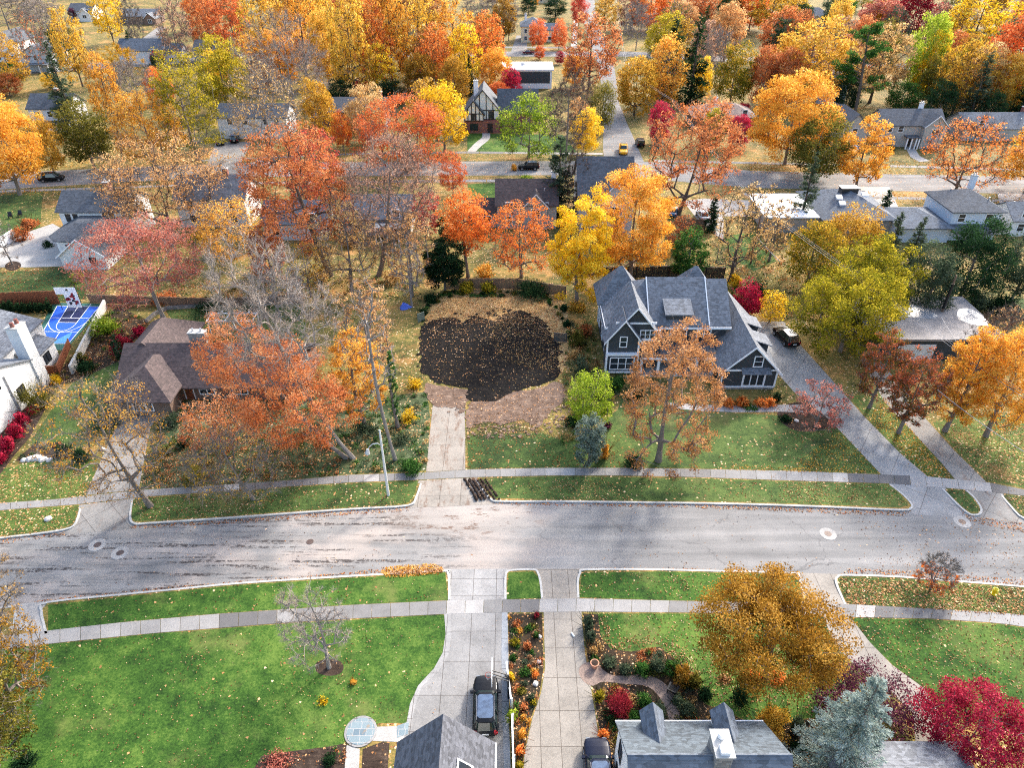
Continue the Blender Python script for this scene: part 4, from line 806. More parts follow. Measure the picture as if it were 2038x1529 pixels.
def near_grey():
    h = thing('house', 'white house with pale grey shingles and two dormers at the bottom edge', 'house', (0, 0, 0))
    x0, x1, yn, yr, ze, zr = 7.0, 17.0, 26.3, 22.4, 5.0, 8.0
    w = MB(); a = [(x0 + .2, yn - .3, 0), (x0 + .2, yn - .3, ze - .1), (x0 + .2, yr, zr - .12), (x0 + .2, 17.5, 3.0), (x0 + .2, 17.5, 0)]; w.hull(a, [(x1 - .2, p[1], p[2]) for p in a]); w.build('wall', M['white'], h)
    r = MB(); r.hull([(x0, yn, ze - .03), (x0, yr, zr), (x0, yr, zr + .16), (x0, yn, ze + .13)], [(x1, yn, ze - .03), (x1, yr, zr), (x1, yr, zr + .16), (x1, yn, ze + .13)]); ro = r.build('roof', M['rlight'], h)
    r = MB(); r.hull([(x0, yr - .01, zr), (x0, 17.2, 2.7), (x0, 17.2, 2.86), (x0, yr - .01, zr + .15)], [(x1, yr - .01, zr), (x1, 17.2, 2.7), (x1, 17.2, 2.86), (x1, yr - .01, zr + .15)]); r.build('rear_roof', M['rgrey'], h)
    rd = MB(); rd.hull([(x0, yr - .22, zr + .05), (x0, yr, zr + .26), (x0, yr + .22, zr + .05)], [(x1, yr - .22, zr + .05), (x1, yr, zr + .26), (x1, yr + .22, zr + .05)]); rd.build('ridge_cap', M['rblue'], ro)
    g = MB(); g.box(x0, x1, yn, yn + .1, ze - .1, ze + .1); g.build('gutter', M['trim'], ro)
    for cx in (9.3, 14.0):
        d = MB(); gable_walls(d, cx - .62, cx + .62, 24.0, 26.2, 5.0, 6.3, 7.1, 'y'); do = d.build('dormer', M['white'], h)
        q = MB(); gable_roof(q, cx - .62, cx + .62, 23.2, 26.2, 6.3, 7.1, 'y', .16, .25, .1); q.build('dormer_roof', M['rblue'], do); window(do, cx, 26.2, 5.35, .6, .8, 'N', bars=(1, 2), fw=.08)
    c = MB(); c.box(12.2, 13.2, 21.9, 23.5, 6.5, 8.9); co = c.build('chimney', M['stone'], h)
    k = MB(); k.box(12.1, 13.3, 21.8, 23.6, 8.9, 9.02); k.build('chimney_cap', M['concpale'], co)
    k = MB(); k.tube((12.7, 23.1, 9.02), (12.7, 23.1, 9.4), .2, .2, 12); k.box(12.42, 12.98, 21.95, 22.5, 9.02, 9.3); k.build('chimney_pot', M['trim'], co)
    for y in (24.6, 21.6): window(h, x0 + .2, y, 3.6, .8, 1.5, 'W', M['black'], (1, 2), .06)
    window(h, x0 + .2, 24.6, .8, .8, 1.5, 'W', M['black'], (1, 2), .06)
near_grey()
h = thing('house', 'corner of a low dark grey roof beneath the magenta maple', 'house', (0, 0, 0))
w = MB(); w.box(21.8, 30.5, 15, 25.6, 0, 2.8); w.build('wall', M['grey'], h)
r = MB(); hip_roof(r, 21.8, 30.5, 15, 25.6, 2.8, 5.2, .5); r.build('roof', M['rgrey'], h); window(h, 26, 25.6, .9, 1.4, 1.2, 'N')
# houses along the far street
def tudor():
    h = thing('house', 'tudor house with white plaster and dark half timbering facing the far street', 'house', P(965, 262))
    w = MB(); gable_walls(w, -4.6, 3.9, 0, 9, 3.0, 5.3, 10.2, 'y'); gable_walls(w, -5.2, -.2, -1.4, 3, 3.0, 4.8, 7.9, 'y'); w.build('wall', M['stucco'], h)
    w = MB(); w.box(-5.1, 3.8, -1.3, 9, 0, 3.0); w.box(3.8, 13.5, 1.5, 9.5, 0, 4.6); w.build('lower_wall', M['brick'], h)
    r = MB(); gable_roof(r, -4.6, 3.9, 0, 9.5, 5.3, 10.2, 'y', .4, .4); gable_roof(r, -5.2, -.2, -1.4, 4, 4.8, 7.9, 'y', .4, .35); gable_roof(r, 3.5, 13.5, 1.5, 9.5, 4.6, 9.2, 'x', .4, .3); r.build('roof', M['rdark'], h)
    b = MB()
    for (x0, x1, y, z0, ze, zr) in ((-4.6, 3.9, 0, 3.0, 5.3, 10.2), (-5.2, -.2, -1.4, 3.0, 4.8, 7.9)):
        xm = (x0 + x1) / 2; k = (zr - ze) / (xm - x0)
        for i in range(6):
            x = x0 + .1 + (x1 - x0 - .2) * i / 5; zt = ze + (x - x0 if x < xm else x1 - x) * k - .15; b.box(x - .1, x + .1, y - .07, y + .02, z0, zt)
        b.box(x0, x1, y - .08, y + .02, z0, z0 + .22); b.box(x0 + .1, x1 - .1, y - .075, y + .02, ze - .1, ze + .12)
        for s in (-1, 1): rake(b, xm + s * ((x1 - x0) / 2 + .4), ze - .4 * k + .17, xm, zr + .17, y - .36, .3)
    b.build('half_timbering', M['beam'], h)
    window(h, -2.7, -1.4, 3.4, 1.2, 1.4, 'S', M['beam'], (2, 2)); window(h, 1.7, 0, 3.4, 1.2, 1.6, 'S', M['beam'], (2, 2)); window(h, -2.7, -1.3, .8, 1.8, 1.5, 'S', M['beam'], (3, 1)); door(h, 1.4, -1.3, .1, 1.1, 2.2, 'S', M['beam'], M['beam']); chimney(h, -2.2, 4, 6, 11.5, 1.1, .9, M['trim']); window(h, 8, 1.5, 1, 1.6, 1.4, 'S', M['beam'], (2, 2))
tudor()
house(712, 262, 14.5, 9, 5.0, 7.4, 'brick house with a long dark roof left of the red tree on the far street', 'brick', 'rdark', wing=(-9.6, 4.6, 6, 3.6, 5.4), chim=(.4, .6))
house(508, 276, 17, 8.5, 5.2, 7.4, 'white two storey house with a dark roof behind the sparse tan tree', 'white', 'rdark', gar=-.28, wins=((-.32, 3.5), (-.1, 3.5), (.2, 3.5), (.36, 3.5), (.2, .9)))
house(112, 262, 10.5, 8, 5.8, 8.4, 'white house with square porch columns and a dark roof behind the far left trees', 'white', 'rdark', chim=(.12, .5), porch=(-.5, .5, 2.0), dr=.3, wins=((-.3, .9), (-.1, .9), (-.3, 3.7), (0, 3.7), (.3, 3.7)))
house(1692, 296, 6.4, 9, 4.8, 8.0, 'narrow grey house with a front gable behind the orange street tree', 'grey', 'rdark', axis='y', wins=((0, 3.4),), gar=.0)
house(1806, 292, 14.5, 8, 5.2, 7.8, 'grey two storey house with a front gable and small entrance porch', 'grey', 'rdark', front=(4.6, 5.2, 1.6, 5.2, 7.6), wins=((-.38, 3.6), (-.2, 3.6), (-.38, .9)), chim=(.2, .6), chm='trim', porch=(-.12, .1, 2.2), dr=0)
house(1985, 280, 18, 9, 3.0, 5.6, 'long low grey roofed house on the far street near the right edge', 'grey', 'rgrey', chim=(.4, .6))
house(1440, 258, 16, 10, 3.0, 5.4, 'low tan roofed ranch house with a wide white chimney behind the magenta bush', 'tanbrick', 'rtan', 'hip', chim=(-.1, .6), chm='trim')
hw = house(1050, 176, 15, 11, 5.4, 5.8, 'modern white box house with a flat white roof and dark screened front', 'trim', 'membrane', 'flat', wins=(), ewin=False)
b = MB(); b.box(-6.6, 6.9, -.08, .0, 1.6, 4.9); b.build('screened_front', M['charcoal'], hw); b = MB(); b.box(-2, -.8, 6, 7, 5.7, 6.5); b.build('roof_vent', M['galv'], hw)
house(1060, 84, 9.5, 11, 5.8, 8.6, 'small cream house with a slate hip roof at the top of the view', 'cream', 'rblue', 'hip', wing=(7, 7, 7, 4.5, 6.5), chim=(-.3, .4), chm='trim')
house(1625, 56, 15, 12, 3.4, 7.6, 'grey hip roofed house among the trees at the top right', 'grey', 'rgrey', 'hip', front=(-1.5, 6, 1.5, 3.2, 5.6))
house(1650, 208, 7.5, 9, 6.0, 8.5, 'tall white house wall glimpsed left of the leaning pine', 'bluewhite', 'rgrey', 'gable', 'y', -25, wins=((-.2, 3.6), (.2, .9)))
house(16, 124, 8, 14, 6.5, 9.6, 'tall white house cut by the left edge of the view', 'white', 'rdark', 'gable', 'y')
house(80, 142, 10.5, 11, 5.2, 8.2, 'pale grey house with a columned front porch behind the forked bare trunk', 'palegrey', 'rgrey', 'gable', 'y', porch=(-.5, .5, 3.2), wins=((0, 3.6),))
house(165, 42, 11, 10, 4.5, 7.0, 'dark roofed white house at the top left beside the purple bush', 'white', 'rdark', front=(2, 5, 1, 3.4, 5.6))
house(276, 48, 17, 10, 3.4, 5.8, 'long grey ranch house with a front gabled garage at the top left', 'tanbrick', 'rgrey', front=(6.5, 5, 2, 2.8, 4.8))
house(285, 128, 16, 10, 4.6, 7.6, 'white house with blue grey roof behind the yellow tree at upper left', 'white', 'rblue', wing=(10.5, 7, 7, 3.8, 6.2), chim=(.44, .5), chm='trim')
house(432, 126, 15, 9, 4.4, 7.0, 'dark roofed house half hidden behind the yellow round tree at upper left', 'grey', 'rdark')
house(1090, 6, 12, 8, 5, 7, 'cream house at the very top beside the side street', 'cream', 'rtan')
house(1335, 36, 10, 8, 4, 6, 'white house among the trees at the top right of the side street', 'white', 'membrane', 'flat')
house(590, 478, 11, 8, 3.2, 5.8, 'blue grey house mostly hidden behind the big rust orange tree', 'bluewhite', 'rblue')
house(752, 470, 12, 8, 3.4, 6.2, 'house with a white porch glimpsed through the dusty rose tree', 'grey', 'rgrey', porch=(.0, .5, 3.0))
# ------------------------------------------------------------------ vehicles
def paintmat():
    m, nt, b = newmat('car_paint'); oi = nt.nodes.new('ShaderNodeObjectInfo'); nt.links.new(oi.outputs['Color'], b.inputs['Base Color'])
    b.inputs['Roughness'].default_value = .3; b.inputs['Metallic'].default_value = .0; b.inputs['Specular IOR Level'].default_value = .12; b.inputs['Coat Weight'].default_value = .12; b.inputs['Coat Roughness'].default_value = .05
    return m
M['paint'] = paintmat(); M['tyre'] = plain('tyre_rubber', (22, 22, 23), .85); M['rim'] = plain('alloy_rim', (150, 152, 156), .3, .8)
M['lamp'] = plain('headlamp_lens', (120, 126, 132), .15); M['tail'] = plain('tail_lamp_lens', (150, 14, 18), .2); M['plate'] = plain('number_plate', (220, 220, 216), .5)
def loft(mb, secs, mi=0):
    n = len(secs[0])
    for a, b in zip(secs[:-1], secs[1:]):
        mb.add(list(a) + list(b), [(i, (i + 1) % n, n + (i + 1) % n, n + i) for i in range(n)], mi)
    mb.add(secs[0], [list(range(n))[::-1]], mi); mb.add(secs[-1], [list(range(n))], mi)
M['carglass'] = plain('car_glass', (30, 44, 42), .05, .0, .2, 2, 1.0)
M['roofglass'] = plain('sky_painted_roof_glass', (74, 92, 116), .12, .0, .5, 1.4, 1.0)  # bluish base colour paints the sky's reflection onto the roof glass
def sect(y, zl, zh, hw):
    r = [(.82, zl), (1, zl + .16), (1.0, zl + (zh - zl) * .6), (.96, zh - .05), (.8, zh), (.3, zh + .025)]
    return [(hw * a, y, z) for a, z in r] + [(-hw * a, y, z) for a, z in r[::-1]]
def rrect(x, y0, y1, z, c=.18, crown=0.0):
    p = [(x - c, y0), (x, y0 + c), (x, y1 - c), (x - c, y1)]
    return [(a, b, z) for a, b in p] + [(-a, b, z) for a, b in p[::-1]]
def make_vehicle(kind, name, label, cat):
    h = thing(name, label, cat)
    L, Wd, bz = {'suv': (4.8, .96, 1.04), 'car': (4.6, .91, .90), 'pickup': (5.6, .98, 1.06), 'van': (5.0, .98, 1.06), 'jeep': (4.3, .92, 1.08)}[kind]; e = L / 2
    b = MB()
    st = [(-e, .5, bz - .2, Wd * .74), (-e + .05, .42, bz - .12, Wd * .86), (-e + .18, .34, bz - .03, Wd * .94), (-e + .8, .28, bz, Wd), (0, .26, bz - .01, Wd), (e - 1.35, .28, bz - .03, Wd), (e - .8, .29, bz - .07, Wd * .985), (e - .42, .31, bz - .13, Wd * .94), (e - .18, .35, bz - .2, Wd * .86), (e - .05, .40, bz - .3, Wd * .74), (e, .48, bz - .4, Wd * .6)]
    if kind == 'jeep': st = [(-e, .45, bz, Wd * .95), (-e + .1, .38, bz, Wd), (e - .5, .38, bz, Wd * .94), (e, .45, bz - .06, Wd * .86)]
    loft(b, [sect(*s) for s in st]); body = b.build('body', M['paint'], h, True)
    gy0, gy1, ty0, ty1, tz = {'suv': (-e + .12, e - 1.42, -e + .42, .38, 1.66), 'car': (-e + .55, e - 1.35, -e + 1.25, .35, 1.40), 'pickup': (-.55, e - 1.75, -.45, .55, 1.76), 'van': (-e + .08, e - .95, -e + .3, .75, 1.72), 'jeep': (-e + .06, e - 1.5, -e + .1, .45, 1.76)}[kind]
    tw = Wd * (.74 if kind != 'jeep' else .86)
    g = MB(); g.hull(rrect(Wd * .9, gy0, gy1, bz - .06, .3), rrect(tw, ty0, ty1, tz, .24)); g.build('window_glass', M['carglass'], h)
    r = MB(); r.hull(rrect(tw + .025, ty0 - .05, ty1 + .02, tz - .015, .26), rrect(tw - .02, ty0, ty1 - .05, tz + .035, .26)); r.hull(rrect(tw - .02, ty0, ty1 - .05, tz + .035, .26), rrect(tw - .3, ty0 + .25, ty1 - .3, tz + .07)); r.build('roof', M['paint'], h)
    p = MB()
    for sx in (-1, 1):
        for (ya, yb) in ((gy0, ty0), (gy1, ty1), ((gy0 * .62 + gy1 * .38) if kind != 'pickup' else gy0 + .1, ty0 * .6 + ty1 * .4), (gy0 * .25 + gy1 * .75, ty0 * .2 + ty1 * .8))[:3]:
            p.tube((sx * Wd * .905, ya, bz - .06), (sx * (tw + .005), yb, tz), .055, .05, 6)
    p.build('pillar', M['paint'], h)
    for sx in (-1, 1):
        for sy in (-1, 1):
            y = sy * (e - (.92 if sy > 0 else .98)); t = MB(); t.tube((sx * (Wd - .23), y, .36), (sx * (Wd + .015), y, .36), .36, .36, 16); w = t.build('wheel', M['tyre'], h)
            q = MB(); q.tube((sx * (Wd + .0), y, .36), (sx * (Wd + .03), y, .36), .23, .21, 12); q.build('rim', M['rim'], w)
        x = sx * Wd * .7
        q = MB(); x = sx * Wd * .62; q.box(x - .15, x + .15, e - .28, e - .02 if kind == 'jeep' else e - .05, bz - .38, bz - .25); q.build('headlight', M['lamp'], h)
        x = sx * Wd * .8; q = MB(); q.box(x - .13, x + .13, -e - .015, -e + .2, bz - .26, bz - .04); q.build('taillight', M['tail'], h)
        x = sx * (Wd + .1); q = MB(); q.box(x - .11, x + .11, gy1 - .32, gy1 - .14, bz - .02, bz + .14); q.build('mirror', M['paint'], h)
    q = MB(); q.box(-.24, .24, -e - .03, -e + .02, bz - .34, bz - .2); q.build('number_plate', M['plate'], h)
    if kind in ('suv', 'van'):
        q = MB()
        for sx in (-1, 1): q.tube((sx * (tw - .06), ty0 + .15, tz + .09), (sx * (tw - .06), ty1 - .3, tz + .09), .025, .025, 6)
        q.build('roof_rail', M['rim'], h)
    if kind == 'suv':
        q = MB(); q.hull(rrect(tw - .12, ty0 + .28, ty1 - .2, tz + .072, .16), rrect(tw - .13, ty0 + .29, ty1 - .21, tz + .082, .16)); q.build('sunroof', M['roofglass'], h)
    if kind == 'pickup':
        q = MB(); q.box(-Wd * .8, Wd * .8, -e + .12, -.75, bz + .005, bz + .02); q.build('truck_bed', M['black'], h)
        q = MB(); q.box(-Wd * .98, Wd * .98, -e + .02, -e + .1, bz - .05, bz + .22)
        for sx in (-1, 1): q.box(min(sx * Wd * .98, sx * Wd * .88), max(sx * Wd * .98, sx * Wd * .88), -e + .1, -.65, bz - .05, bz + .22)
        q.build('bed_side', M['paint'], h)
    if kind == 'jeep':
        q = MB(); q.tube((0, -e - .22, 1.0), (0, -e - .0, 1.0), .36, .36, 14); q.build('spare_wheel', M['tyre'], h)
    return h
def clone(o, parent=None):
    c = o.copy(); COL.objects.link(c)
    if parent is not None: c.parent = parent
    for k in list(o.children): clone(k, c)
    return c
PROTO = {}
def vehicle(kind, name, cat, label, px, py, hx, hy, color, group=None, k=1.0):
    # px,py: centre on the ground; hx,hy: pixel towards which the bonnet points
    if kind not in PROTO: PROTO[kind] = o = make_vehicle(kind, name, label, cat)
    else: o = clone(PROTO[kind]); o.name = name
    a = P(px, py); b = P(hx, hy); o.location = (a.x, a.y, .03); o.rotation_euler = (0, 0, math.atan2(b.y - a.y, b.x - a.x) - math.pi / 2); o.scale = (k, k, k)
    tag(o, label, cat, group); o['group'] = group or ''
    if not group: del o['group']
    for ch in o.children: ch.color = s2l(color)
    return o
vehicle('suv', 'parked_suv', 'suv', 'black suv parked in the near concrete driveway beside the basketball hoop', 967, 1413, 968, 1300, (18, 20, 24))
vehicle('suv', 'parked_suv', 'suv', 'dark blue suv parked at the bottom edge beside the pale grey roofed house', 1191, 1546, 1181, 1440, (20, 26, 44))
vehicle('suv', 'parked_suv', 'suv', 'black suv parked behind the large charcoal house on its wide driveway', 1562, 678, 1540, 655, (14, 14, 16))
vehicle('suv', 'parked_suv', 'suv', 'dark navy suv parked beside the flat roofed garage under the power lines', 1826, 676, 1760, 676, (14, 20, 38))
vehicle('van', 'parked_van', 'van', 'black van parked along the far street at the far left', 105, 360, 150, 357, (18, 18, 20), 'vehicles parked on the far street')
vehicle('car', 'parked_car', 'car', 'silver car parked on the far street beside the tan sparse tree driveway', 517, 332, 480, 333, (190, 192, 194), 'vehicles parked on the far street')
vehicle('suv', 'parked_suv', 'suv', 'black suv parked on the far street in front of the tudor house', 1052, 337, 1000, 337, (12, 14, 17), 'vehicles parked on the far street')
vehicle('pickup', 'pickup_truck', 'truck', 'yellow pickup truck with a pale bonnet on the side street', 1240, 303, 1241, 330, (226, 160, 30))
vehicle('jeep', 'parked_jeep', 'car', 'black boxy off road car parked on the side street beside the yellow truck', 1273, 290, 1262, 265, (12, 13, 15))
vehicle('suv', 'parked_suv', 'suv', 'black suv in the driveway of the white two storey house', 468, 281, 472, 262, (16, 18, 22))
vehicle('car', 'parked_car', 'car', 'dark car half hidden by leaves left of the black driveway suv', 440, 286, 446, 266, (34, 34, 40))
vehicle('car', 'parked_car', 'car', 'pale blue grey car behind the wooden fence by the rust tree', 1398, 434, 1382, 410, (170, 180, 190))
vehicle('car', 'parked_car', 'car', 'maroon car on the cross street behind the white flat roofed house', 1052, 107, 1090, 107, (90, 16, 34))
vehicle('car', 'parked_car', 'car', 'white car in front of the narrow grey gabled house', 1697, 303, 1697, 330, (224, 226, 228))
vehicle('car', 'parked_car', 'car', 'blue car glimpsed behind the golden orange maple and the rust tree', 1340, 426, 1350, 405, (70, 110, 150))
# ------------------------------------------------------------------ street furniture, poles, wires
def street_lamp():
    a = P(773, 986); h = thing('street_lamp', 'white concrete street lamp with a drooping arm on the verge by the vacant lot drive', 'street lamp', a)
    m = MB(); m.tube((0, 0, 0), (0, 0, 8.6), .15, .09, 10); m.build('pole', plain('lamp_post_concrete', (208, 206, 200), .7), h)
    ar = [(0, 0, 6.6), (-.35, -.1, 7.0), (-.8, -.25, 7.05), (-1.15, -.4, 6.8), (-1.3, -.45, 6.5)]; m = MB(); m.path(ar, .045, 6); am = m.build('arm', M['galv'], h)
    m = MB(); m.tube((-1.3, -.45, 6.55), (-1.38, -.48, 6.05), .12, .26, 12); m.tube((-1.38, -.48, 6.05), (-1.4, -.49, 5.9), .26, .16, 12); m.build('lamp_head', M['galv'], am)
street_lamp()
def upole(px, py, label, hgt=11, arm=True, trans=False, rz=0, cover=False):
    h = thing('utility_pole', label, 'utility pole', P(px, py), rz); m = MB(); m.tube((0, 0, 0), (0, 0, hgt), .17, .11, 8); m.build('pole', M['wood'], h)
    if arm:
        m = MB(); m.box(-1.2, 1.2, -.17, -.06, hgt - .7, hgt - .55); am = m.build('crossarm', M['wood'], h)
        m = MB()
        for x in (-1.1, -.4, .4, 1.1): m.tube((x, -.11, hgt - .55), (x, -.11, hgt - .35), .05, .05, 6)
        m.build('insulator', M['galv'], am)
    if trans: m = MB(); m.tube((.42, -.1, hgt - 2.4), (.42, -.1, hgt - 1.3), .28, .28, 12); m.build('transformer', M['galv'], h)
    if cover: m = MB(); m.tube((0, 0, hgt * .45), (0, 0, hgt * .86), .2, .17, 8); m.build('cable_cover', M['black'], h)
    return h
upole(1243, 196, 'wooden utility pole with a grey transformer beside the side street', 11.0, True, True)
upole(1494, 524, 'leaning wooden utility pole on the bright green back lawn', 8.5, False)
upole(1858, 664, 'utility pole with a black cable cover beside the flat roofed garage', 9.0, False, False, 0, True)
upole(1333, 216, 'wooden utility pole under the wires at the golden oval tree', 10.0)
def wire(p, q, sag, label, r=.03, group='power lines over the gardens', n=14):
    p = Vector(p); q = Vector(q); pts = []
    for i in range(n + 1): t = i / n; v = p.lerp(q, t); v.z -= sag * 4 * t * (1 - t); pts.append(v)
    m = MB(); m.path(pts, r, 5); o = m.build('power_line', plain('aluminium_cable', (140, 142, 146), .6, .2), None)
    return tag(o, label, 'power line', group)
A = P(1333, 207, 0); 
def up(px, py, z): return P(px, py, z)
WL = 'grey power line sagging over the gardens from the side street to the right edge'
def span(pts, z, off, sag, lab, r):
    r *= .55
    for (a, b) in zip(pts[:-1], pts[1:]):
        p = up(a[0], a[1], z); q = up(b[0], b[1], z); wire(p + Vector((off, off * .5, 0)), q + Vector((off, off * .5, 0)), sag, lab, r)
far = [(1221, -30), (1244, 130), (1335, 198)]
for off in (0, .55): span(far, 9.6, off, .5, 'thin power line following the side street between the two utility poles', .04)
near = [(1335, 198), (1480, 385), (1660, 522), (1862, 668), (2120, 846)]
for off, r in ((0, .035), (.45, .03), (.8, .028)): span(near, 9.2, off, .15, WL, r)
wire(up(1874, 632, 5.5), up(1935, 728, 9.0), .1, 'single cable running from the flat roofed garage up to the power lines', .022, None)
wire(up(1866, 776, 8), up(2080, 925, 8.4), .3, 'lower power line crossing in front of the golden trees at the right', .03, None)
wire(up(1505, 470, 8.3), up(1552, 520, 6.0), .1, 'stay cable slanting down from the leaning pole', .045, None)
def hydrant():
    h = thing('fire_hydrant', 'small yellow fire hydrant on the leaf strewn verge at the right', 'hydrant', P(1977, 1183)); y = plain('hydrant_yellow', (230, 200, 30), .45)
    m = MB(); m.tube((0, 0, 0), (0, 0, .08), .24, .24, 12); m.tube((0, 0, .08), (0, 0, .62), .15, .14, 12); m.build('body', y, h, False)
    m = MB(); m.tube((0, 0, .62), (0, 0, .68), .22, .22, 12); m.tube((0, 0, .68), (0, 0, .85), .19, .06, 12); m.build('bonnet', y, h)
    m = MB(); m.tube((-.28, 0, .42), (.28, 0, .42), .08, .08, 10); m.tube((0, 0, .42), (0, -.28, .42), .1, .1, 10); m.build('nozzle', y, h)
hydrant()
def manhole(px, py, label, r=.62, ring=True):
    a = P(px, py, RZ); h = thing('manhole_cover', label, 'manhole cover', (a.x, a.y, RZ)); n = 28
    if ring: m = MB(); m.prism([(r * math.cos(6.2832 * i / n), r * math.sin(6.2832 * i / n)) for i in range(n)], .002, .012); m.build('collar', M['concW'], h)
    r2 = .34; m = MB(); m.prism([(r2 * math.cos(6.2832 * i / n), r2 * math.sin(6.2832 * i / n)) for i in range(n)], .004, .022); m.build('lid', plain('cast_iron', (92, 78, 72), .6, .3, .3, 14), h)
manhole(194, 1085, 'iron manhole lid in a pale ring, the one further left in the road', .8)
manhole(239, 1101, 'iron manhole lid in a pale ring just below the leftmost one', .8)
manhole(1648, 1063, 'iron manhole lid in a pale ring mid road in the right half', .8)
manhole(1915, 1039, 'iron manhole lid in a pale ring by the small grass island at the right', .8)
manhole(617, 1079, 'small brown manhole lid without a ring in the left half of the road', .4, False)
# ------------------------------------------------------------------ fences and walls
def fence(pts, hgt, mat, label, name='fence', cat='fence', style='board', top=True):
    q = G(pts); h = thing(name, label, cat, q[0]); o = q[0]; b = MB(); p = MB(); r = MB()
    for a, c in zip(q[:-1], q[1:]):
        d = c - a; L = d.length; t = d / L; nn = Vector((-t.y, t.x, 0)); a = a - o
        k = max(1, int(L / (.16 if style == 'board' else 2.4)))
        for i in range(k):
            s0 = a + t * (L * i / k + .008); s1 = a + t * (L * (i + 1) / k - .008); zz = hgt + (.03 * math.sin(i * 7.1) if style == 'board' else 0)
            b.hull([s0 - nn * .015 + Vector((0, 0, .05)), s0 + nn * .015 + Vector((0, 0, .05)), s0 + nn * .015 + Vector((0, 0, zz)), s0 - nn * .015 + Vector((0, 0, zz))], [s1 - nn * .015 + Vector((0, 0, .05)), s1 + nn * .015 + Vector((0, 0, .05)), s1 + nn * .015 + Vector((0, 0, zz)), s1 - nn * .015 + Vector((0, 0, zz))])
        k = max(1, int(L / 2.4))
        for i in range(k + 1):
            s = a + t * (L * i / k) + nn * .08; p = MB(); p.box(s.x - .06, s.x + .06, s.y - .06, s.y + .06, 0, hgt + .12); p.build('post', mat, h)
        for z in ((.35, hgt - .3) if not top else (.35, hgt + .06)):
            s0 = a - nn * (.06 if z > hgt else .03); s1 = a + t * L - nn * (.06 if z > hgt else .03); w = .12 if z > hgt else .04
            r.hull([s0, s0 + nn * w, s0 + nn * w + Vector((0, 0, .06)), s0 + Vector((0, 0, .06))], [s1, s1 + nn * w, s1 + nn * w + Vector((0, 0, .06)), s1 + Vector((0, 0, .06))])
            for i in range(len(r.v) - 8, len(r.v)): v = r.v[i]; r.v[i] = (v[0], v[1], v[2] + z)
    b.build('panel', mat, h); r.build('rail', mat, h); return h
fence([(885, 577), (1030, 576)], 1.8, M['wood'], 'weathered wooden fence behind the yellow green bushes at the back of the vacant lot')
fence([(1030, 577), (1125, 592)], 1.8, M['wood'], 'weathered wooden fence behind the dark spreading yew at the vacant lot')
fence([(833, 642), (845, 638)], 1.3, plain('grey_green_boards', (116, 124, 108), .8), 'short grey wooden gate at the left rear corner of the vacant lot', 'gate', 'gate')
fence([(1103, 680), (1127, 682)], 1.3, plain('dark_grey_boards', (72, 72, 70), .8), 'short dark wooden gate between the vacant lot and the charcoal house', 'gate', 'gate')
fence([(-40, 612), (118, 606)], 2.2, M['woodred'], 'brown board fence behind the evergreen hedge at the blue court')
fence([(180, 604), (440, 612), (600, 604)], 1.4, M['wood'], 'low weathered fence behind the dusky pink tree')
fence([(1200, 556), (1330, 553), (1440, 556)], 2.0, plain('black_stained_boards', (44, 40, 40), .8), 'dark stained fence behind the charcoal house roof')
fence([(1360, 456), (1402, 458)], 2.0, M['wood'], 'short wooden fence in front of the pale blue car')
fence([(-30, 520), (32, 478)], 1.9, M['trim'], 'tall white fence panel at the left edge by the pale court drive', style='panel')
fence([(1019, 1447), (1024, 1620)], 1.6, M['trim'], 'long white vinyl fence running along the garden bed to the bottom edge', style='panel')
fence([(1008, 1342), (1017, 1415)], 1.5, M['trim'], 'short white vinyl fence section behind the basketball hoop', style='panel')
fence([(80, 745), (118, 746), (142, 690)], 1.2, M['woodred'], 'brown wooden enclosure full of clippings below the blue court')
def wall(pts, hgt, w, mat, label, name='retaining_wall', cat='wall'):
    q = G(pts); m = MB()
    for a, c in zip(q[:-1], q[1:]):
        t = (c - a).normalized(); nn = Vector((-t.y, t.x, 0)) * w / 2
        m.hull([a - nn, a + nn, a + nn + Vector((0, 0, hgt)), a - nn + Vector((0, 0, hgt))], [c - nn, c + nn, c + nn + Vector((0, 0, hgt)), c - nn + Vector((0, 0, hgt))])
    return tag(m.build(name, mat), label, cat)
wall([(145, 745), (212, 612)], 1.3, .3, M['concpale'], 'pale concrete retaining wall along the right side of the blue court')
wall([(330, 616), (480, 606), (590, 602)], .5, .35, M['stone'], 'low stone edging wall behind the ranch house lawn')
wall([(292, 642), (308, 628), (330, 617)], .5, .35, M['stone'], 'curved end of the stone edging left of the leaning pink tree')
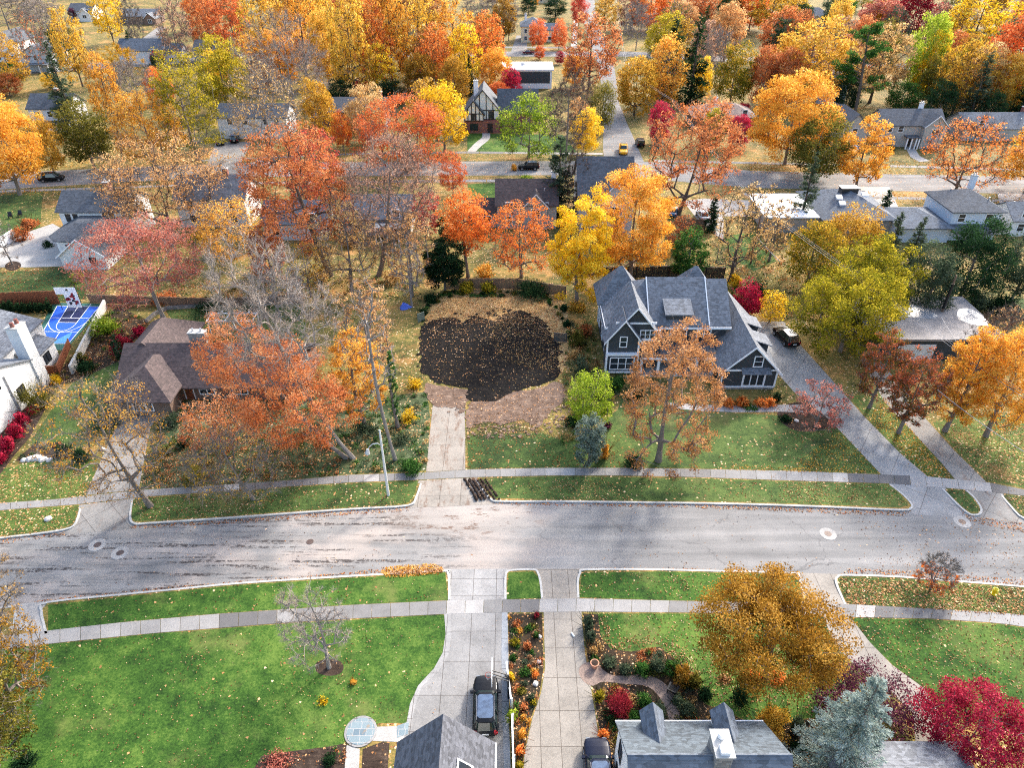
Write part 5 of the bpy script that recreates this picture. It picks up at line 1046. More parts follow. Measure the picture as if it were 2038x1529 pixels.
# ------------------------------------------------------------------ blue sport court
def court():
    c = thing('sport_court', 'blue and green sport court with white lines behind the tall white house', 'court', (0, 0, 0))
    blue = plain('court_blue', (36, 88, 196), .55, var=.06); green = plain('court_green', (44, 92, 78), .6, var=.08); navy = plain('court_navy', (26, 32, 70), .55, var=.06); sky = plain('court_pale_blue', (84, 150, 196), .55, var=.05)
    A, B, Cc, D = P(66, 690), P(134, 690), P(203, 608), P(110, 606)
    def at(u, v, z): a = A.lerp(B, u); b = D.lerp(Cc, u); q = a.lerp(b, v); return Vector((q.x, q.y, z))
    def quad(u0, u1, v0, v1, z): return [at(u0, v0, z), at(u1, v0, z), at(u1, v1, z), at(u0, v1, z)]
    MB().poly(quad(-.06, 1.04, -.08, 1.04, .03)).build('border', green, c); MB().poly(quad(.06, .97, .06, .96, .036)).build('playing_surface', blue, c)
    MB().poly(quad(.3, .75, .55, .96, .042)).build('key', navy, c); MB().poly([at(.42, .07, .042), at(.9, .07, .042), at(.82, .33, .042)]).build('panel', sky, c)
    l = MB()
    def line(p, q, z=.048, w=.045):
        a = at(*p, z); b = at(*q, z); t = (b - a).normalized(); n = Vector((-t.y, t.x, 0)) * w; l.poly([a - n, b - n, b + n, a + n])
    for p, q in (((.06, .06), (.97, .06)), ((.06, .06), (.06, .96)), ((.97, .06), (.97, .96)), ((.06, .96), (.97, .96)), ((.3, .5), (.3, 1.03)), ((.75, .5), (.75, 1.03)), ((.3, .55), (.75, .55)), ((.06, .66), (.97, .66)), ((.06, .33), (.97, .33)), ((.52, .66), (.52, .96)), ((.5, .06), (.5, .33))): line(p, q)
    for (r, cx, cy, ry, s) in ((.225, .525, .52, .17, 1), (.46, .52, .62, .30, 1)):
        pp = [(cx + r * math.cos(math.pi + math.pi * i / 16), cy + ry * math.sin(math.pi + math.pi * i / 16)) for i in range(17)]
        for a, b in zip(pp[:-1], pp[1:]): line(a, b, .053)
    l.build('line_markings', M['trim'], c)
court()
def hoop(px, py, rz, label, k=1.0, board='white'):
    h = thing('basketball_hoop', label, 'basketball hoop', P(px, py), rz); h.scale = (k, k, k)
    m = MB(); m.box(-.08, .08, -.08, .08, 0, 3.0); m.build('post', M['black'], h)
    m = MB(); m.tube((.0, 0, 2.5), (0, 1.2, 3.2), .05, .05, 6); m.tube((0, 0, 3.0), (0, 1.2, 3.6), .05, .05, 6); m.tube((-.3, 0.0, 2.7), (-.3, 1.2, 3.3), .04, .04, 6); m.build('arm', M['black'], h)
    m = MB(); m.box(-.9, .9, 1.2, 1.24, 2.85, 3.95); b = m.build('backboard', M['trim'], h)
    m = MB()
    for i in range(16): a, d = 6.2832 * i / 16, 6.2832 * (i + 1) / 16; m.tube((.23 * math.cos(a), 1.5 + .23 * math.sin(a), 3.05), (.23 * math.cos(d), 1.5 + .23 * math.sin(d), 3.05), .022, .022, 5)
    m.build('rim', plain('rim_orange', (214, 70, 40), .4), b); m = MB()
    for i in range(10): a = 6.2832 * i / 10; m.tube((.22 * math.cos(a), 1.5 + .22 * math.sin(a), 3.04), (.13 * math.cos(a + .3), 1.5 + .13 * math.sin(a + .3), 2.62), .012, .012, 3)
    m.build('net', M['trim'], b)
hoop(1012, 1390, math.pi / 2, 'basketball hoop on black arms leaning out over the near driveway', 1.0)
def banner():
    a = P(136, 617); h = thing('banner', 'tall white printed banner with dark and red blotches at the end of the blue court', 'banner', a)
    m = MB(); m.box(0.2, 2.2, 0, .05, 0.4, 2.6); m.box(-.9, 2.2, 0, .05, 2.6, 3.7); m.build('sheet', M['trim'], h); rng = random.Random(5)
    for nm, c, n in (('dark_print', (44, 44, 52), 9), ('red_print', (140, 24, 40), 8)):
        m = MB()
        for i in range(n):
            z = rng.uniform(.6, 3.4); x = rng.uniform(.3 if z < 2.5 else -.7, 1.9); r = rng.uniform(.12, .3); k = [(x + r * rng.uniform(.5, 1.3) * math.cos(6.28 * j / 7), -.012 - (.004 if nm[0] == 'r' else 0), z + r * rng.uniform(.5, 1.5) * math.sin(6.28 * j / 7)) for j in range(7)]; m.poly([q for q in k if 1][::-1])
        m.build(nm, plain(nm, c, .6), h)
    for x in (-.9, 2.2): m = MB(); m.tube((x, .1, 0), (x, .1, 4.2), .05, .05, 6); m.build('post', M['black'], h)
banner()
# ------------------------------------------------------------------ small garden things
def chair(px, py, rz, label):
    h = thing('garden_chair', label, 'chair', P(px, py), rz, 'garden chairs'); mt = M['black']
    m = MB(); m.box(-.35, .35, -.3, .35, .36, .42); m.build('seat', mt, h)
    m = MB(); m.hull([(-.35, .33, .4), (.35, .33, .4), (.35, .38, .4), (-.35, .38, .4)], [(-.3, .6, 1.05), (.3, .6, 1.05), (.3, .65, 1.05), (-.3, .65, 1.05)]); m.build('backrest', mt, h)
    for x in (-.32, .32):
        m = MB(); m.box(x - .07, x + .07, -.35, .35, .58, .62); m.build('armrest', mt, h)
        for y in (-.28, .3): m = MB(); m.box(x - .03, x + .03, y - .03, y + .03, 0, .58); m.build('leg', mt, h)
chair(22, 434, .5, 'dark garden chair on the lawn, nearer the left edge'); chair(41, 431, .3, 'dark garden chair on the lawn, nearer the white L shaped house')
chair(1338, 1378, 2.6, 'black metal garden chair beside the curving paver path')
def planter():
    h = thing('plant_pot', 'terracotta pot of dry plants on the round paver landing', 'pot', P(1183, 1328)); t = plain('terracotta', (196, 140, 110), .8)
    m = MB(); m.tube((0, 0, 0), (0, 0, .5), .22, .32, 16); m.build('pot', t, h); m = MB(); m.tube((0, 0, .5), (0, 0, .56), .36, .36, 16); m.build('pot_rim', t, h)
    m = MB(); m.tube((0, 0, .54), (0, 0, .575), .28, .28, 12); m.build('compost', M['mulch'], h)
planter()
def pergola():
    h = thing('pergola', 'white open pergola frame behind the ranch house chimney', 'pergola', P(420, 668)); m = MB()
    m.box(0, 6.4, 0, .12, 2.2, 2.38); m.box(0, 6.4, 2.2, 2.32, 2.2, 2.38); m.build('beam', M['trim'], h); m = MB()
    for i in range(6): m.box(i * 1.26, i * 1.26 + .1, -.3, 2.6, 2.39, 2.52)
    m.build('rafter', M['trim'], h)
    for x in (.05, 6.25):
        for y in (.06, 2.26): m = MB(); m.box(x - .06, x + .06, y - .06, y + .06, 0, 2.2); m.build('post', M['trim'], h)
pergola()
def parasol(px, py, c, label):
    h = thing('parasol', label, 'parasol', P(px, py)); n = 10; m = MB(); m.tube((0, 0, 0), (0, 0, 2.5), .03, .03, 6); m.build('pole', M['galv'], h); m = MB()
    a = [(1.35 * math.cos(6.2832 * i / n), 1.35 * math.sin(6.2832 * i / n), 2.05) for i in range(n)]; m.hull(a, [(p[0] * .05, p[1] * .05, 2.6) for p in a]); m.build('canopy', plain('canopy_cloth', c, .8), h)
parasol(790, 448, (226, 60, 84), 'pink red parasol glimpsed through the dusty rose tree')
def tarp():
    a = P(807, 612); rng = random.Random(2); pts = [(a.x + .9 * math.cos(6.283 * i / 11) * rng.uniform(.7, 1.2), a.y + .9 * math.sin(6.283 * i / 11) * rng.uniform(.7, 1.2)) for i in range(11)]
    m = MB(); m.hull([(x, y, .02) for x, y in pts], [(a.x + (x - a.x) * .6, a.y + (y - a.y) * .6, .5 + .25 * math.sin(x * 9)) for x, y in pts]); tag(m.build('tarp', plain('blue_tarpaulin', (70, 100, 190), .5)), 'crumpled blue tarp lying at the left rear corner of the vacant lot', 'tarp')
tarp()
def bench():
    h = thing('garden_bench', 'pale slatted garden bench on the lawn behind the dusky pink tree', 'bench', P(428, 516)); m = MB()
    for i in range(4): m.box(-1.6, 1.6, i * .16, i * .16 + .12, .42, .46)
    m.build('seat', M['concpale'], h); m = MB()
    for i in range(3): m.box(-1.6, 1.6, .68, .72, .58 + i * .16, .69 + i * .16)
    m.build('backrest', M['concpale'], h)
    for x in (-1.4, 1.4): m = MB(); m.box(x - .05, x + .05, .02, .7, 0, .42); m.build('leg', M['concpale'], h)
bench()
def rock(px, py, r, label, group=None, seed=0):
    rng = random.Random(seed); a = P(px, py); n = 9; ring = [(math.cos(6.283 * i / n) * rng.uniform(.7, 1.1), math.sin(6.283 * i / n) * rng.uniform(.7, 1.1)) for i in range(n)]
    m = MB(); m.hull([(a.x + x * r, a.y + y * r, 0) for x, y in ring], [(a.x + x * r * .9, a.y + y * r * .9, r * .4) for x, y in ring]); m.hull([(a.x + x * r * .9, a.y + y * r * .9, r * .4) for x, y in ring], [(a.x + x * r * .45, a.y + y * r * .45, r * .65) for x, y in ring])
    tag(m.build('rock', plain('limestone', (196, 190, 184), .9, var=.2)), label, 'rock', group)
rock(1066, 1362, .28, 'white rock in the garden bed nearest the near driveway fence', seed=1); rock(1074, 1268, .2, 'small pale rock at the right border of the upper garden bed', seed=2); rock(1073, 1318, .24, 'pale rock halfway down the garden bed between the driveways', seed=3)
for i, (x, y, r) in enumerate(((60, 915, .5), (72, 913, .6), (85, 915, .55), (98, 917, .4), (48, 917, .4), (204, 895, .35))): rock(x, y, r, 'pale limestone boulder edging the mulch bed by the red hedge' if i < 5 else 'pale boulder beside the left driveway entrance', 'boulders edging the mulch bed' if i < 5 else None, 10 + i)
rock(1585, 838, .3, 'grey boulder under the small purple tree', seed=30); rock(1276, 930, .3, 'white stone beside the sidewalk under the big tan tree', seed=31); rock(96, 1034, .4, 'flat white stone lying on the small verge at the far left', seed=33)
m = MB(); a = P(1140, 1265); m.tube((a.x - .1, a.y + .2, .08), (a.x + .1, a.y - .2, .08), .07, .07, 10); tag(m.build('newspaper_roll', M['trim']), 'rolled white newspaper on the second driveway', 'newspaper')
def cover(px, py, r, mat, label):
    a = P(px, py); m = MB(); m.tube((a.x, a.y, 0), (a.x, a.y, .5), r, r * .85, 12); return tag(m.build('waste_bin', mat), label, 'bin')
b = thing('waste_bin', 'dark wheeled bin with a lid against the tall white house', 'bin', P(44, 800), .3); m = MB(); m.hull([(-.28, -.3, .08), (.28, -.3, .08), (.28, .3, .08), (-.28, .3, .08)], [(-.34, -.38, 1.0), (.34, -.38, 1.0), (.34, .38, 1.0), (-.34, .38, 1.0)]); m.build('body', M['black'], b)
m = MB(); m.box(-.37, .37, -.42, .4, 1.0, 1.08); m.build('lid', M['black'], b); m = MB(); m.tube((-.33, .3, .12), (.33, .3, .12), .12, .12, 10); m.build('wheel', M['tyre'], b)
# kerbside leaf pile and tyre ruts
# ------------------------------------------------------------------ trees
def unit(a): return a / np.maximum(1e-9, np.linalg.norm(a, axis=-1, keepdims=True))
def skeleton(rng, H, Wd, cb, n, lean=(0., 0.), inner=.35, flat=1.0, seg=None, leader=.75, RK=.0135):
    a = (1 - cb) * H / 2; zc = H - a; seg = seg or max(.9, Wd * .09)
    L = 7; dirs = unit(rng.normal(size=(L, 3))); amp = rng.uniform(.12, .42, L)
    d = unit(rng.normal(size=(n * 2, 3))); d = d[d[:, 2] > -.88][:n]
    r = .90 + (amp * np.exp(7 * (d @ dirs.T - 1))).sum(1) * .75; r = np.minimum(r, 1.16) * 1.03
    rho = r * (inner + (1 - inner) * rng.random(len(d)) ** .42)
    hr = np.where(d[:, 2] < 0, np.sqrt(np.maximum(0, 1 - np.abs(d[:, 2]) ** 2.8)), np.sqrt(np.maximum(0, 1 - d[:, 2] ** 2.1))) / np.maximum(.05, np.linalg.norm(d[:, :2], axis=1))
    pts = np.stack([d[:, 0] * hr * Wd / 2 * rho, d[:, 1] * hr * Wd / 2 * rho, zc + d[:, 2] * a * rho * flat], 1)
    pts[:, 0] += lean[0] * (pts[:, 2] / H) ** .8; pts[:, 1] += lean[1] * (pts[:, 2] / H) ** .8
    N = [np.array([0, 0, -.1])]; par = [-1]; pl = [0.]
    zt = max(cb * H * 1.1, .12 * H); zl = H * leader; w = rng.normal(size=2) * .02 * H
    k = 9
    for i in range(1, k + 1):
        z = zl * i / k; N.append(np.array([lean[0] * (z / H) ** .8 + w[0] * math.sin(3 * z / H), lean[1] * (z / H) ** .8 + w[1] * math.sin(3.5 * z / H), z])); par.append(i - 1); pl.append(pl[-1] + zl / k)
    fork = np.array([lean[0] * .4, lean[1] * .4, zt])
    order = np.argsort(np.linalg.norm(pts - fork, axis=1)); tips = []
    A = np.array(N); PLn = np.array(pl)
    for i in order:
        p = pts[i]; dv = p - A; dist = np.linalg.norm(dv, axis=1)
        cost = dist + .22 * PLn + np.where(A[:, 2] > p[2] + .02 * H, 1.5 * (A[:, 2] - p[2]), 0) + np.where(A[:, 2] < zt * .85, 1e3, 0)
        j = int(np.argmin(cost)); q = A[j]; D = dist[j]; m = max(1, int(math.ceil(D / seg))); prev = j; new = []; npl = []
        jit = rng.normal(size=3) * D * .06
        for s in range(1, m + 1):
            t = s / m; x = q + (p - q) * t + jit * math.sin(math.pi * t) + np.array([0, 0, .07 * D * math.sin(math.pi * t)])
            N.append(x); par.append(prev); prev = len(N) - 1; new.append(x); npl.append(PLn[j] + D * t)
        A = np.vstack([A, new]); PLn = np.concatenate([PLn, npl]); tips.append(prev)
    par = np.array(par); cnt = np.zeros(len(par))
    cnt[tips] += 1
    for i in range(len(par) - 1, 0, -1): cnt[par[i]] += cnt[i]
    cnt = np.maximum(cnt, .5)
    R = (RK * H + .06) * (cnt / cnt[0]) ** .47
    R = np.maximum(R, .018); R[0] *= 1.45
    return A, par, R, np.array(tips), zc, a
def tubes(P0, P1, R0, R1, n):
    d = unit(P1 - P0); ref = np.where(np.abs(d[:, 2:3]) < .9, np.array([[0, 0, 1.]]), np.array([[1., 0, 0]])); u = unit(np.cross(d, ref)); w = np.cross(d, u); q = []
    ang = [2 * math.pi * i / n for i in range(n)]
    ra = [P0 + (u * math.cos(t) + w * math.sin(t)) * R0[:, None] for t in ang]; rb = [P1 + (u * math.cos(t) + w * math.sin(t)) * R1[:, None] for t in ang]
    for i in range(n): j = (i + 1) % n; q.append(np.stack([ra[i], ra[j], rb[j], rb[i]], 1))
    return np.concatenate(q)
def spikes(rng, P0, D, Ln, r):       # thin twigs as three-sided slivers (degenerate quads)
    P1 = P0 + D * Ln[:, None]; return tubes(P0, P1, np.full(len(P0), r), np.full(len(P0), r * .35), 3)
def twigs(rng, A, par, tips, ctr, Wd, T, r):
    base = np.repeat(A[tips], T, 0); inc = unit(np.repeat(A[tips] - A[par[tips]], T, 0)); od = unit(base - ctr)
    D = unit(inc * .6 + od * .45 + rng.normal(size=base.shape) * .55 + np.array([0, 0, .25])); Ln = Wd * .085 * rng.uniform(.5, 1.5, len(base))
    base = base - inc * (Wd * .06 * rng.random((len(base), 1)))
    q = [spikes(rng, base, D, Ln, r)]
    m = base + D * (Ln * rng.uniform(.3, .8, len(base)))[:, None]; D2 = unit(D + rng.normal(size=D.shape) * .7)
    q.append(spikes(rng, m, D2, Ln * .6, r * .7)); m2 = base + D * (Ln * rng.uniform(.3, .9, len(base)))[:, None]
    q.append(spikes(rng, m2, unit(D + rng.normal(size=D.shape) * .7), Ln * .55, r * .7))
    return np.concatenate(q)
def leaves(rng, C, nl, cl, size, ctr, Wd, ht, asp=.62, up=.5, cv=None, zf=.65):
    n = len(C); idx = rng.integers(0, n, nl) if n else []
    off = rng.normal(size=(nl, 3)); off *= (cl * rng.random((nl, 1)) ** .33) / np.linalg.norm(off, axis=1, keepdims=True); off[:, 2] *= zf
    p = C[idx] + off
    od = unit(p - ctr); nr = unit(rng.normal(size=(nl, 3)) * .85 + od * .5 + np.array([0, 0, up])); t = unit(np.cross(nr, rng.normal(size=(nl, 3)))); b = np.cross(nr, t)
    s = size * rng.uniform(.6, 1.35, (nl, 1))
    q = np.stack([p + t * s * .5, p + b * s * .5 * asp, p - t * s * .5, p - b * s * .5 * asp], 1)
    cvv = rng.random(n) if cv is None else cv
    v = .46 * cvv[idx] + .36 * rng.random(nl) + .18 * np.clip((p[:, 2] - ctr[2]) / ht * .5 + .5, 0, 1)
    return q, v
KIND = dict(dense=dict(k=15, cb=.05, n=230, T=0, cl=.11, inner=.3), mid=dict(k=8.5, cb=.08, n=220, T=3, cl=.082, inner=.35), sparse=dict(k=3.0, cb=.12, n=170, T=6, cl=.072, inner=.3),
            thin=dict(k=.95, cb=.16, n=170, T=10, cl=.065, inner=.3), bare=dict(k=0, cb=.16, n=190, T=12, cl=.07, inner=.25), column=dict(k=12, cb=.02, n=100, T=0, cl=.2, inner=.5), round=dict(k=14, cb=.03, n=200, T=0, cl=.12, inner=.32))
KM = {}
def tree_meshes(kind, seed, H, Wd, leaf, lean=(0, 0), bark='barkmid', o=None):
    rng = np.random.default_rng(seed); K = dict(KIND[kind]); K.update(o or {})
    A, par, R, tips, zc, a = skeleton(rng, H, Wd, K['cb'], K['n'], lean, K['inner'], K.get('flat', 1.), None, K.get('leader', .75), K['RK'] if 'RK' in K else .0078 if kind in ('bare', 'thin') else .0135)
    ctr = np.array([lean[0] * .6, lean[1] * .6, zc]); i = np.arange(1, len(par)); big = R[i] > .10; q = []
    for sel, n in ((big, 7), (~big, 4)):
        e = i[sel]
        if len(e): q.append(tubes(A[par[e]], A[e], R[par[e]] if True else R[e], R[e], n))
    tw = None
    if K['T']:
        tw = twigs(rng, A, par, tips, ctr, Wd, K['T'], max(.011, min(.03, leaf * .075)) * K.get('tr', 1))
        if kind not in ('bare',): q.append(tw)
    qq = np.concatenate(q); tm = attr_mesh('trunk', qq, np.zeros(len(qq)), M[bark])
    if kind == 'bare': cm = attr_mesh('crown', tw, rng.random(len(tw)), M[bark]); return tm, cm
    nl = int(K['k'] * KM.get(kind, 1) * Wd * (2 * a) / leaf ** 2 * .78); 
    if nl > 52000: leaf *= math.sqrt(nl / 52000); nl = 52000
    C = A[tips]; ex = par[tips]; C = np.vstack([C, (A[tips] + A[ex]) / 2]) if kind in ('dense', 'mid', 'round', 'column') else C
    if K.get('low'): C = C[C[:, 2] < zc + a * K['low']]
    Q, v = leaves(rng, C, nl, K['cl'] * Wd, leaf, ctr, Wd, a)
    return tm, attr_mesh('crown', Q, v, M[bark])
def conifer_meshes(seed, H, Wd, leaf, bark='bark', o=None):
    o = o or {}; rng = np.random.default_rng(seed); q = [tubes(np.array([[0, 0, -.1]]), np.array([[0, 0, H * .97]]), np.array([.016 * H + .05]), np.array([.02]), 7)]; P0 = []; Dd = []; LL = []
    nlev = int(o.get('lev', 17)); nb = int(o.get('nb', 8)); cb = o.get('cb', .05)
    for i in range(nlev):
        t = i / nlev; z = H * (cb + (1 - cb) * t ** .95)
        L = Wd / 2 * ((1 - t) ** o.get('pw', .8)) * 1.02 + .03 * Wd
        for j in range(max(4, int(nb * (1 - .45 * t)))):
            if rng.random() < o.get('gap', .0): continue
            an = rng.uniform(0, 6.283); l = L * rng.uniform(.72, 1.12); dr = o.get('droop', -.12) + .55 * t + rng.normal() * .07
            P0.append([0, 0, z + rng.normal() * .012 * H]); Dd.append([math.cos(an), math.sin(an), dr]); LL.append(l)
    P0 = np.array(P0); Dd = unit(np.array(Dd)); LL = np.array(LL); P1 = P0 + Dd * LL[:, None]
    q.append(tubes(P0, P1, np.maximum(.02, LL * .012), np.full(len(LL), .012), 4)); qq = np.concatenate(q); tm = attr_mesh('trunk', qq, np.zeros(len(qq)), M[bark])
    nl = min(22000, int(o.get('k', 5.0) * 1.7 * Wd * H * .5 / (leaf ** 2 * .6))); idx = rng.choice(len(LL), nl, p=LL / LL.sum()); s = rng.random(nl) ** .62
    base = P0[idx] + Dd[idx] * (LL[idx] * s)[:, None]; side = unit(np.cross(Dd[idx], np.array([0, 0, 1.])))
    sg = np.where(rng.random(nl) < .5, -1, 1)[:, None]; sp = (.08 + .20 * (1 - s))[:, None] * LL[idx][:, None] * rng.random((nl, 1))
    p = base + side * sg * sp + np.array([0, 0, -1.]) * (rng.random((nl, 1)) ** 2) * leaf * 1.2 + rng.normal(size=(nl, 3)) * leaf * .3
    t = unit(Dd[idx] * .8 + side * sg * .6 + rng.normal(size=(nl, 3)) * .3); b = unit(np.cross(t, unit(rng.normal(size=(nl, 3)) * .5 + np.array([0, 0, 1.]))))
    S_ = leaf * rng.uniform(.7, 1.4, (nl, 1)); Q = np.stack([p + t * S_ * .7, p + b * S_ * .22, p - t * S_ * .7, p - b * S_ * .22], 1)
    v = .35 * rng.random(len(LL))[idx] + .35 * rng.random(nl) + .3 * s
    return tm, attr_mesh('crown', Q, v, M[bark])
def pine_meshes(seed, H, Wd, leaf):
    rng = np.random.default_rng(seed); tr = np.array([[0, 0, -.1], [.02 * H, 0, .3 * H], [.05 * H, .01 * H, .6 * H], [.09 * H, 0, .97 * H]]); q = [tubes(tr[:-1], tr[1:], np.array([.022, .018, .013]) * H, np.array([.018, .013, .004]) * H, 7)]; C = []; B0 = []; B1 = []
    for i in range(20):
        t = .32 + .66 * i / 19; b0 = np.array([np.interp(t, [0, .3, .6, .97], tr[:, 0]), 0, t * H]); an = rng.uniform(0, 6.283) if i % 3 else rng.choice([.1, 3.0]); l = Wd / 2 * (1.05 - .75 * max(0, (t - .4) / .6)) * rng.uniform(.55, 1.1)
        b1 = b0 + l * np.array([math.cos(an), math.sin(an), .18 + .3 * t]); B0.append(b0); B1.append(b1)
        for s in (.45, .65, .82, 1.): C.append(b0 + (b1 - b0) * s + rng.normal(size=3) * .03 * Wd)
    q.append(tubes(np.array(B0), np.array(B1), np.full(20, .007 * H), np.full(20, .03), 5)); qq = np.concatenate(q); tm = attr_mesh('trunk', qq, np.zeros(len(qq)), M['bark'])
    Q, v = leaves(rng, np.array(C), 7000, .085 * Wd, leaf, np.array([0, 0, H * .5]), Wd, H / 2, .25, .4, None, .45); return tm, attr_mesh('crown', Q, v, M['bark'])
ARCH = {}; SEED = [100]
def solveH(X, Y, ty, Wm_px, cb, wide=True):
    lo, hi = .3, 60.
    for _ in range(40):
        H = (lo + hi) / 2; a = (1 - cb) * H / 2; zc = H - a; D = depth(X, Y, zc); Wm = Wm_px * D / FP
        px, py = PJ(X, Y, zc); al = math.atan2(CH - zc, Y)
        ext = math.sqrt((a * math.cos(al)) ** 2 + ((Wm / 2 * math.sin(al)) ** 2 if wide else 0)) * FP / D
        if py - ext > ty: lo = H
        else: hi = H
    return H, Wm
def setmat(o, m):
    o.material_slots[0].link = 'OBJECT'; o.material_slots[0].material = m
def T(kind, pal, bx, by, ty, w, label, cx=None, bark=None, group=None, name=None, uniq=None, cat=None, **o):
    b = P(bx, by); con = kind in ('conifer', 'pine'); K = KIND.get(kind, {'cb': .05}); cb = o.get('cb', K['cb'])
    H, Wm = solveH(b.x, b.y, ty - (0 if con else .05 * w), w, cb, not con)
    lean = (0., 0.)
    if cx is not None: lean = ((cx - bx) * depth(b.x, b.y, H * .6) / FP * 1.25 , 0.)
    D = depth(b.x, b.y, H / 2); leaf = min(.6, max(.16, D / 690 * 1.75)); SEED[0] += 1
    Wm *= .9
    if uniq is None: uniq = by > 420 or cx is not None or bool(o)
    bark = bark or ('barkpale' if kind == 'bare' else 'bark' if con else 'barkmid')
    r = thing(name or ('conifer_tree' if con else 'deciduous_tree'), label, cat or ('conifer' if con else 'tree'), b, 0, group)
    if uniq:
        if kind == 'conifer': tm, cm = conifer_meshes(SEED[0], H, Wm, leaf, bark, o)
        elif kind == 'pine': tm, cm = pine_meshes(SEED[0], H, Wm, leaf)
        else: tm, cm = tree_meshes(kind, SEED[0], H, Wm, leaf * o.get('ls', 1), lean, bark, o)
        sc = (1, 1, 1); rz = 0
    else:
        key = (kind, SEED[0] % 4); 
        if key not in ARCH:
            ARCH[key] = conifer_meshes(SEED[0], 15, 6.5, .5) if kind == 'conifer' else pine_meshes(SEED[0], 15, 11, .5) if kind == 'pine' else tree_meshes(kind, SEED[0], 14, 11, .40)
        tm, cm = ARCH[key]; H0, W0 = {'conifer': (15, 6.5), 'pine': (15, 11)}.get(kind, (14, 11)); sc = (Wm / W0, Wm / W0, H / H0); rz = random.Random(SEED[0]).uniform(0, 6.28)
    for nm, me, mt in (('trunk', tm, M[bark]), ('crown', cm, leafmat(pal))):
        q = bpy.data.objects.new(nm, me); link(q, r); setmat(q, mt); q.scale = sc; q.rotation_euler = (0, 0, rz)
    return r
SH = {}
def shrub_mesh(seed, Wd, H, leaf, k=5.5, spiky=False):
    rng = np.random.default_rng(seed); n = 60; d = unit(rng.normal(size=(n, 3))); d[:, 2] = np.abs(d[:, 2]) - .15
    L = unit(rng.normal(size=(5, 3))); rr = .62 + .42 * np.exp(6 * (d @ L.T - 1)).sum(1) + rng.uniform(-.1, .1, n); rr /= rr.max()
    C = d * rr[:, None] * np.array([Wd / 2, Wd / 2, H * .8]) * (.55 + .45 * rng.random((n, 1))) + np.array([0, 0, H * .16])
    nl = min(12000, int(1.5 * k * Wd * (H + Wd * .4) / leaf ** 2 * .7)); Q, v = leaves(rng, C, nl, .15 * Wd, leaf, np.array([0, 0, H * .3]), Wd, H, .5 if not spiky else .22, .5, None, .8)
    st = spikes(rng, np.zeros((26, 3)) + rng.normal(size=(26, 3)) * np.array([.08 * Wd, .08 * Wd, 0]), unit(d[:26] + np.array([0, 0, .6])), np.full(26, H * .7), .02 + .008 * Wd)
    Q = np.concatenate([Q, st]); v = np.concatenate([v, np.zeros(len(st))]); keep = Q[:, :, 2].min(1) > -.05
    return attr_mesh('shrub', Q[keep], v[keep], M['bark'])
def SB(pal, px, py, ty, w, label, name='shrub', cat='shrub', group=None, k=5.5, spiky=False, uniq=None, dpx=None):
    b = P(px, py); H, Wm = solveH(b.x, b.y, ty, w, .0); H = max(.25, H); D = depth(b.x, b.y, H / 2); SEED[0] += 1
    b.y += 0
    if uniq is None: uniq = w > 44 or by_near(py)
    if uniq: me = shrub_mesh(SEED[0], Wm, H, min(.5, max(.15, D / 690 * 2.0)), k, spiky); sc = (1, 1, 1)
    else:
        key = (SEED[0] % 4, spiky)
        if key not in SH: SH[key] = shrub_mesh(SEED[0], 3., 2.2, .24, k, spiky)
        me = SH[key]; sc = (Wm / 3, Wm / 3, H / 2.2)
    o = bpy.data.objects.new(name, me); link(o); setmat(o, leafmat(pal)); o.location = b; o.scale = sc; o.rotation_euler = (0, 0, random.Random(SEED[0]).uniform(0, 6.28)) if not uniq else (0, 0, 0)
    return tag(o, label, cat, group)
def by_near(py): return py > 600
# ================================================================== the trees of the photograph
# --- south of the near street
T('dense', 'bronze', 1523, 1352, 1122, 302, 'big bronze gold oak on the lawn between the curving drive and the paver garden', cx=1500, k=24, n=260, cl=.085, cb=.36, inner=.12)
T('bare', 'twig', 655, 1330, 1158, 140, 'bare grey tree in a mulch ring on the large bright lawn', cx=640, bark='barkpale', tr=.8)
T('thin', 'orange', 1852, 1172, 1098, 84, 'young bare stemmed tree with low orange leaves on the right verge', cb=.1, low=-.25, k=2.97)
T('sparse', 'bronze', 28, 1440, 1215, 200, 'golden tree leaning in at the lower left corner', cx=86)
T('mid', 'olive', -10, 1530, 1290, 220, 'olive green tree in the lower left corner below the golden boughs', cx=40)
T('thin', 'tan', -30, 1300, 1085, 190, 'thinly leaved tree reaching over the road from the left edge', cx=40)
SB('darkgreen', 52, 1522, 1480, 70, 'dark green bush in the bottom left corner')
SB('pinkred', 548, 1520, 1500, 84, 'pink red barberry in the mulch bed at the bottom edge')
SB('darkgreen', 655, 1518, 1492, 38, 'round clipped boxwood beside the bluestone patio', 'boxwood')
SB('darkred', 1232, 1412, 1351, 76, 'dark red ball shaped japanese maple beside the paver path', 'japanese_maple', 'tree', k=8, spiky=True)
T('conifer', 'bluespruce', 1650, 1556, 1366, 235, 'big silvery blue spruce at the bottom right corner', k=6.5, lev=22, nb=11, pw=.95)
T('round', 'maroon', 1908, 1496, 1348, 215, 'magenta red maple in the bottom right corner', cl=.10, n=160)
T('round', 'purple', 1706, 1430, 1312, 225, 'dark purple leaved tree behind the blue spruce', cl=.10)
SB('gold', 1528, 1462, 1388, 84, 'golden brown dome shaped shrub behind the pale grey roof', k=8)
SB('greygreen', 1582, 1462, 1396, 42, 'grey green upright shrub right of the golden dome shrub')
SB('goldorange', 703, 1360, 1346, 18, 'little orange leaf clump on the lawn below the bare mulch ring tree', 'sapling', 'sapling'); SB('yellow', 642, 1398, 1380, 34, 'little yellow sapling on the bright lawn', 'sapling', 'sapling', k=2)
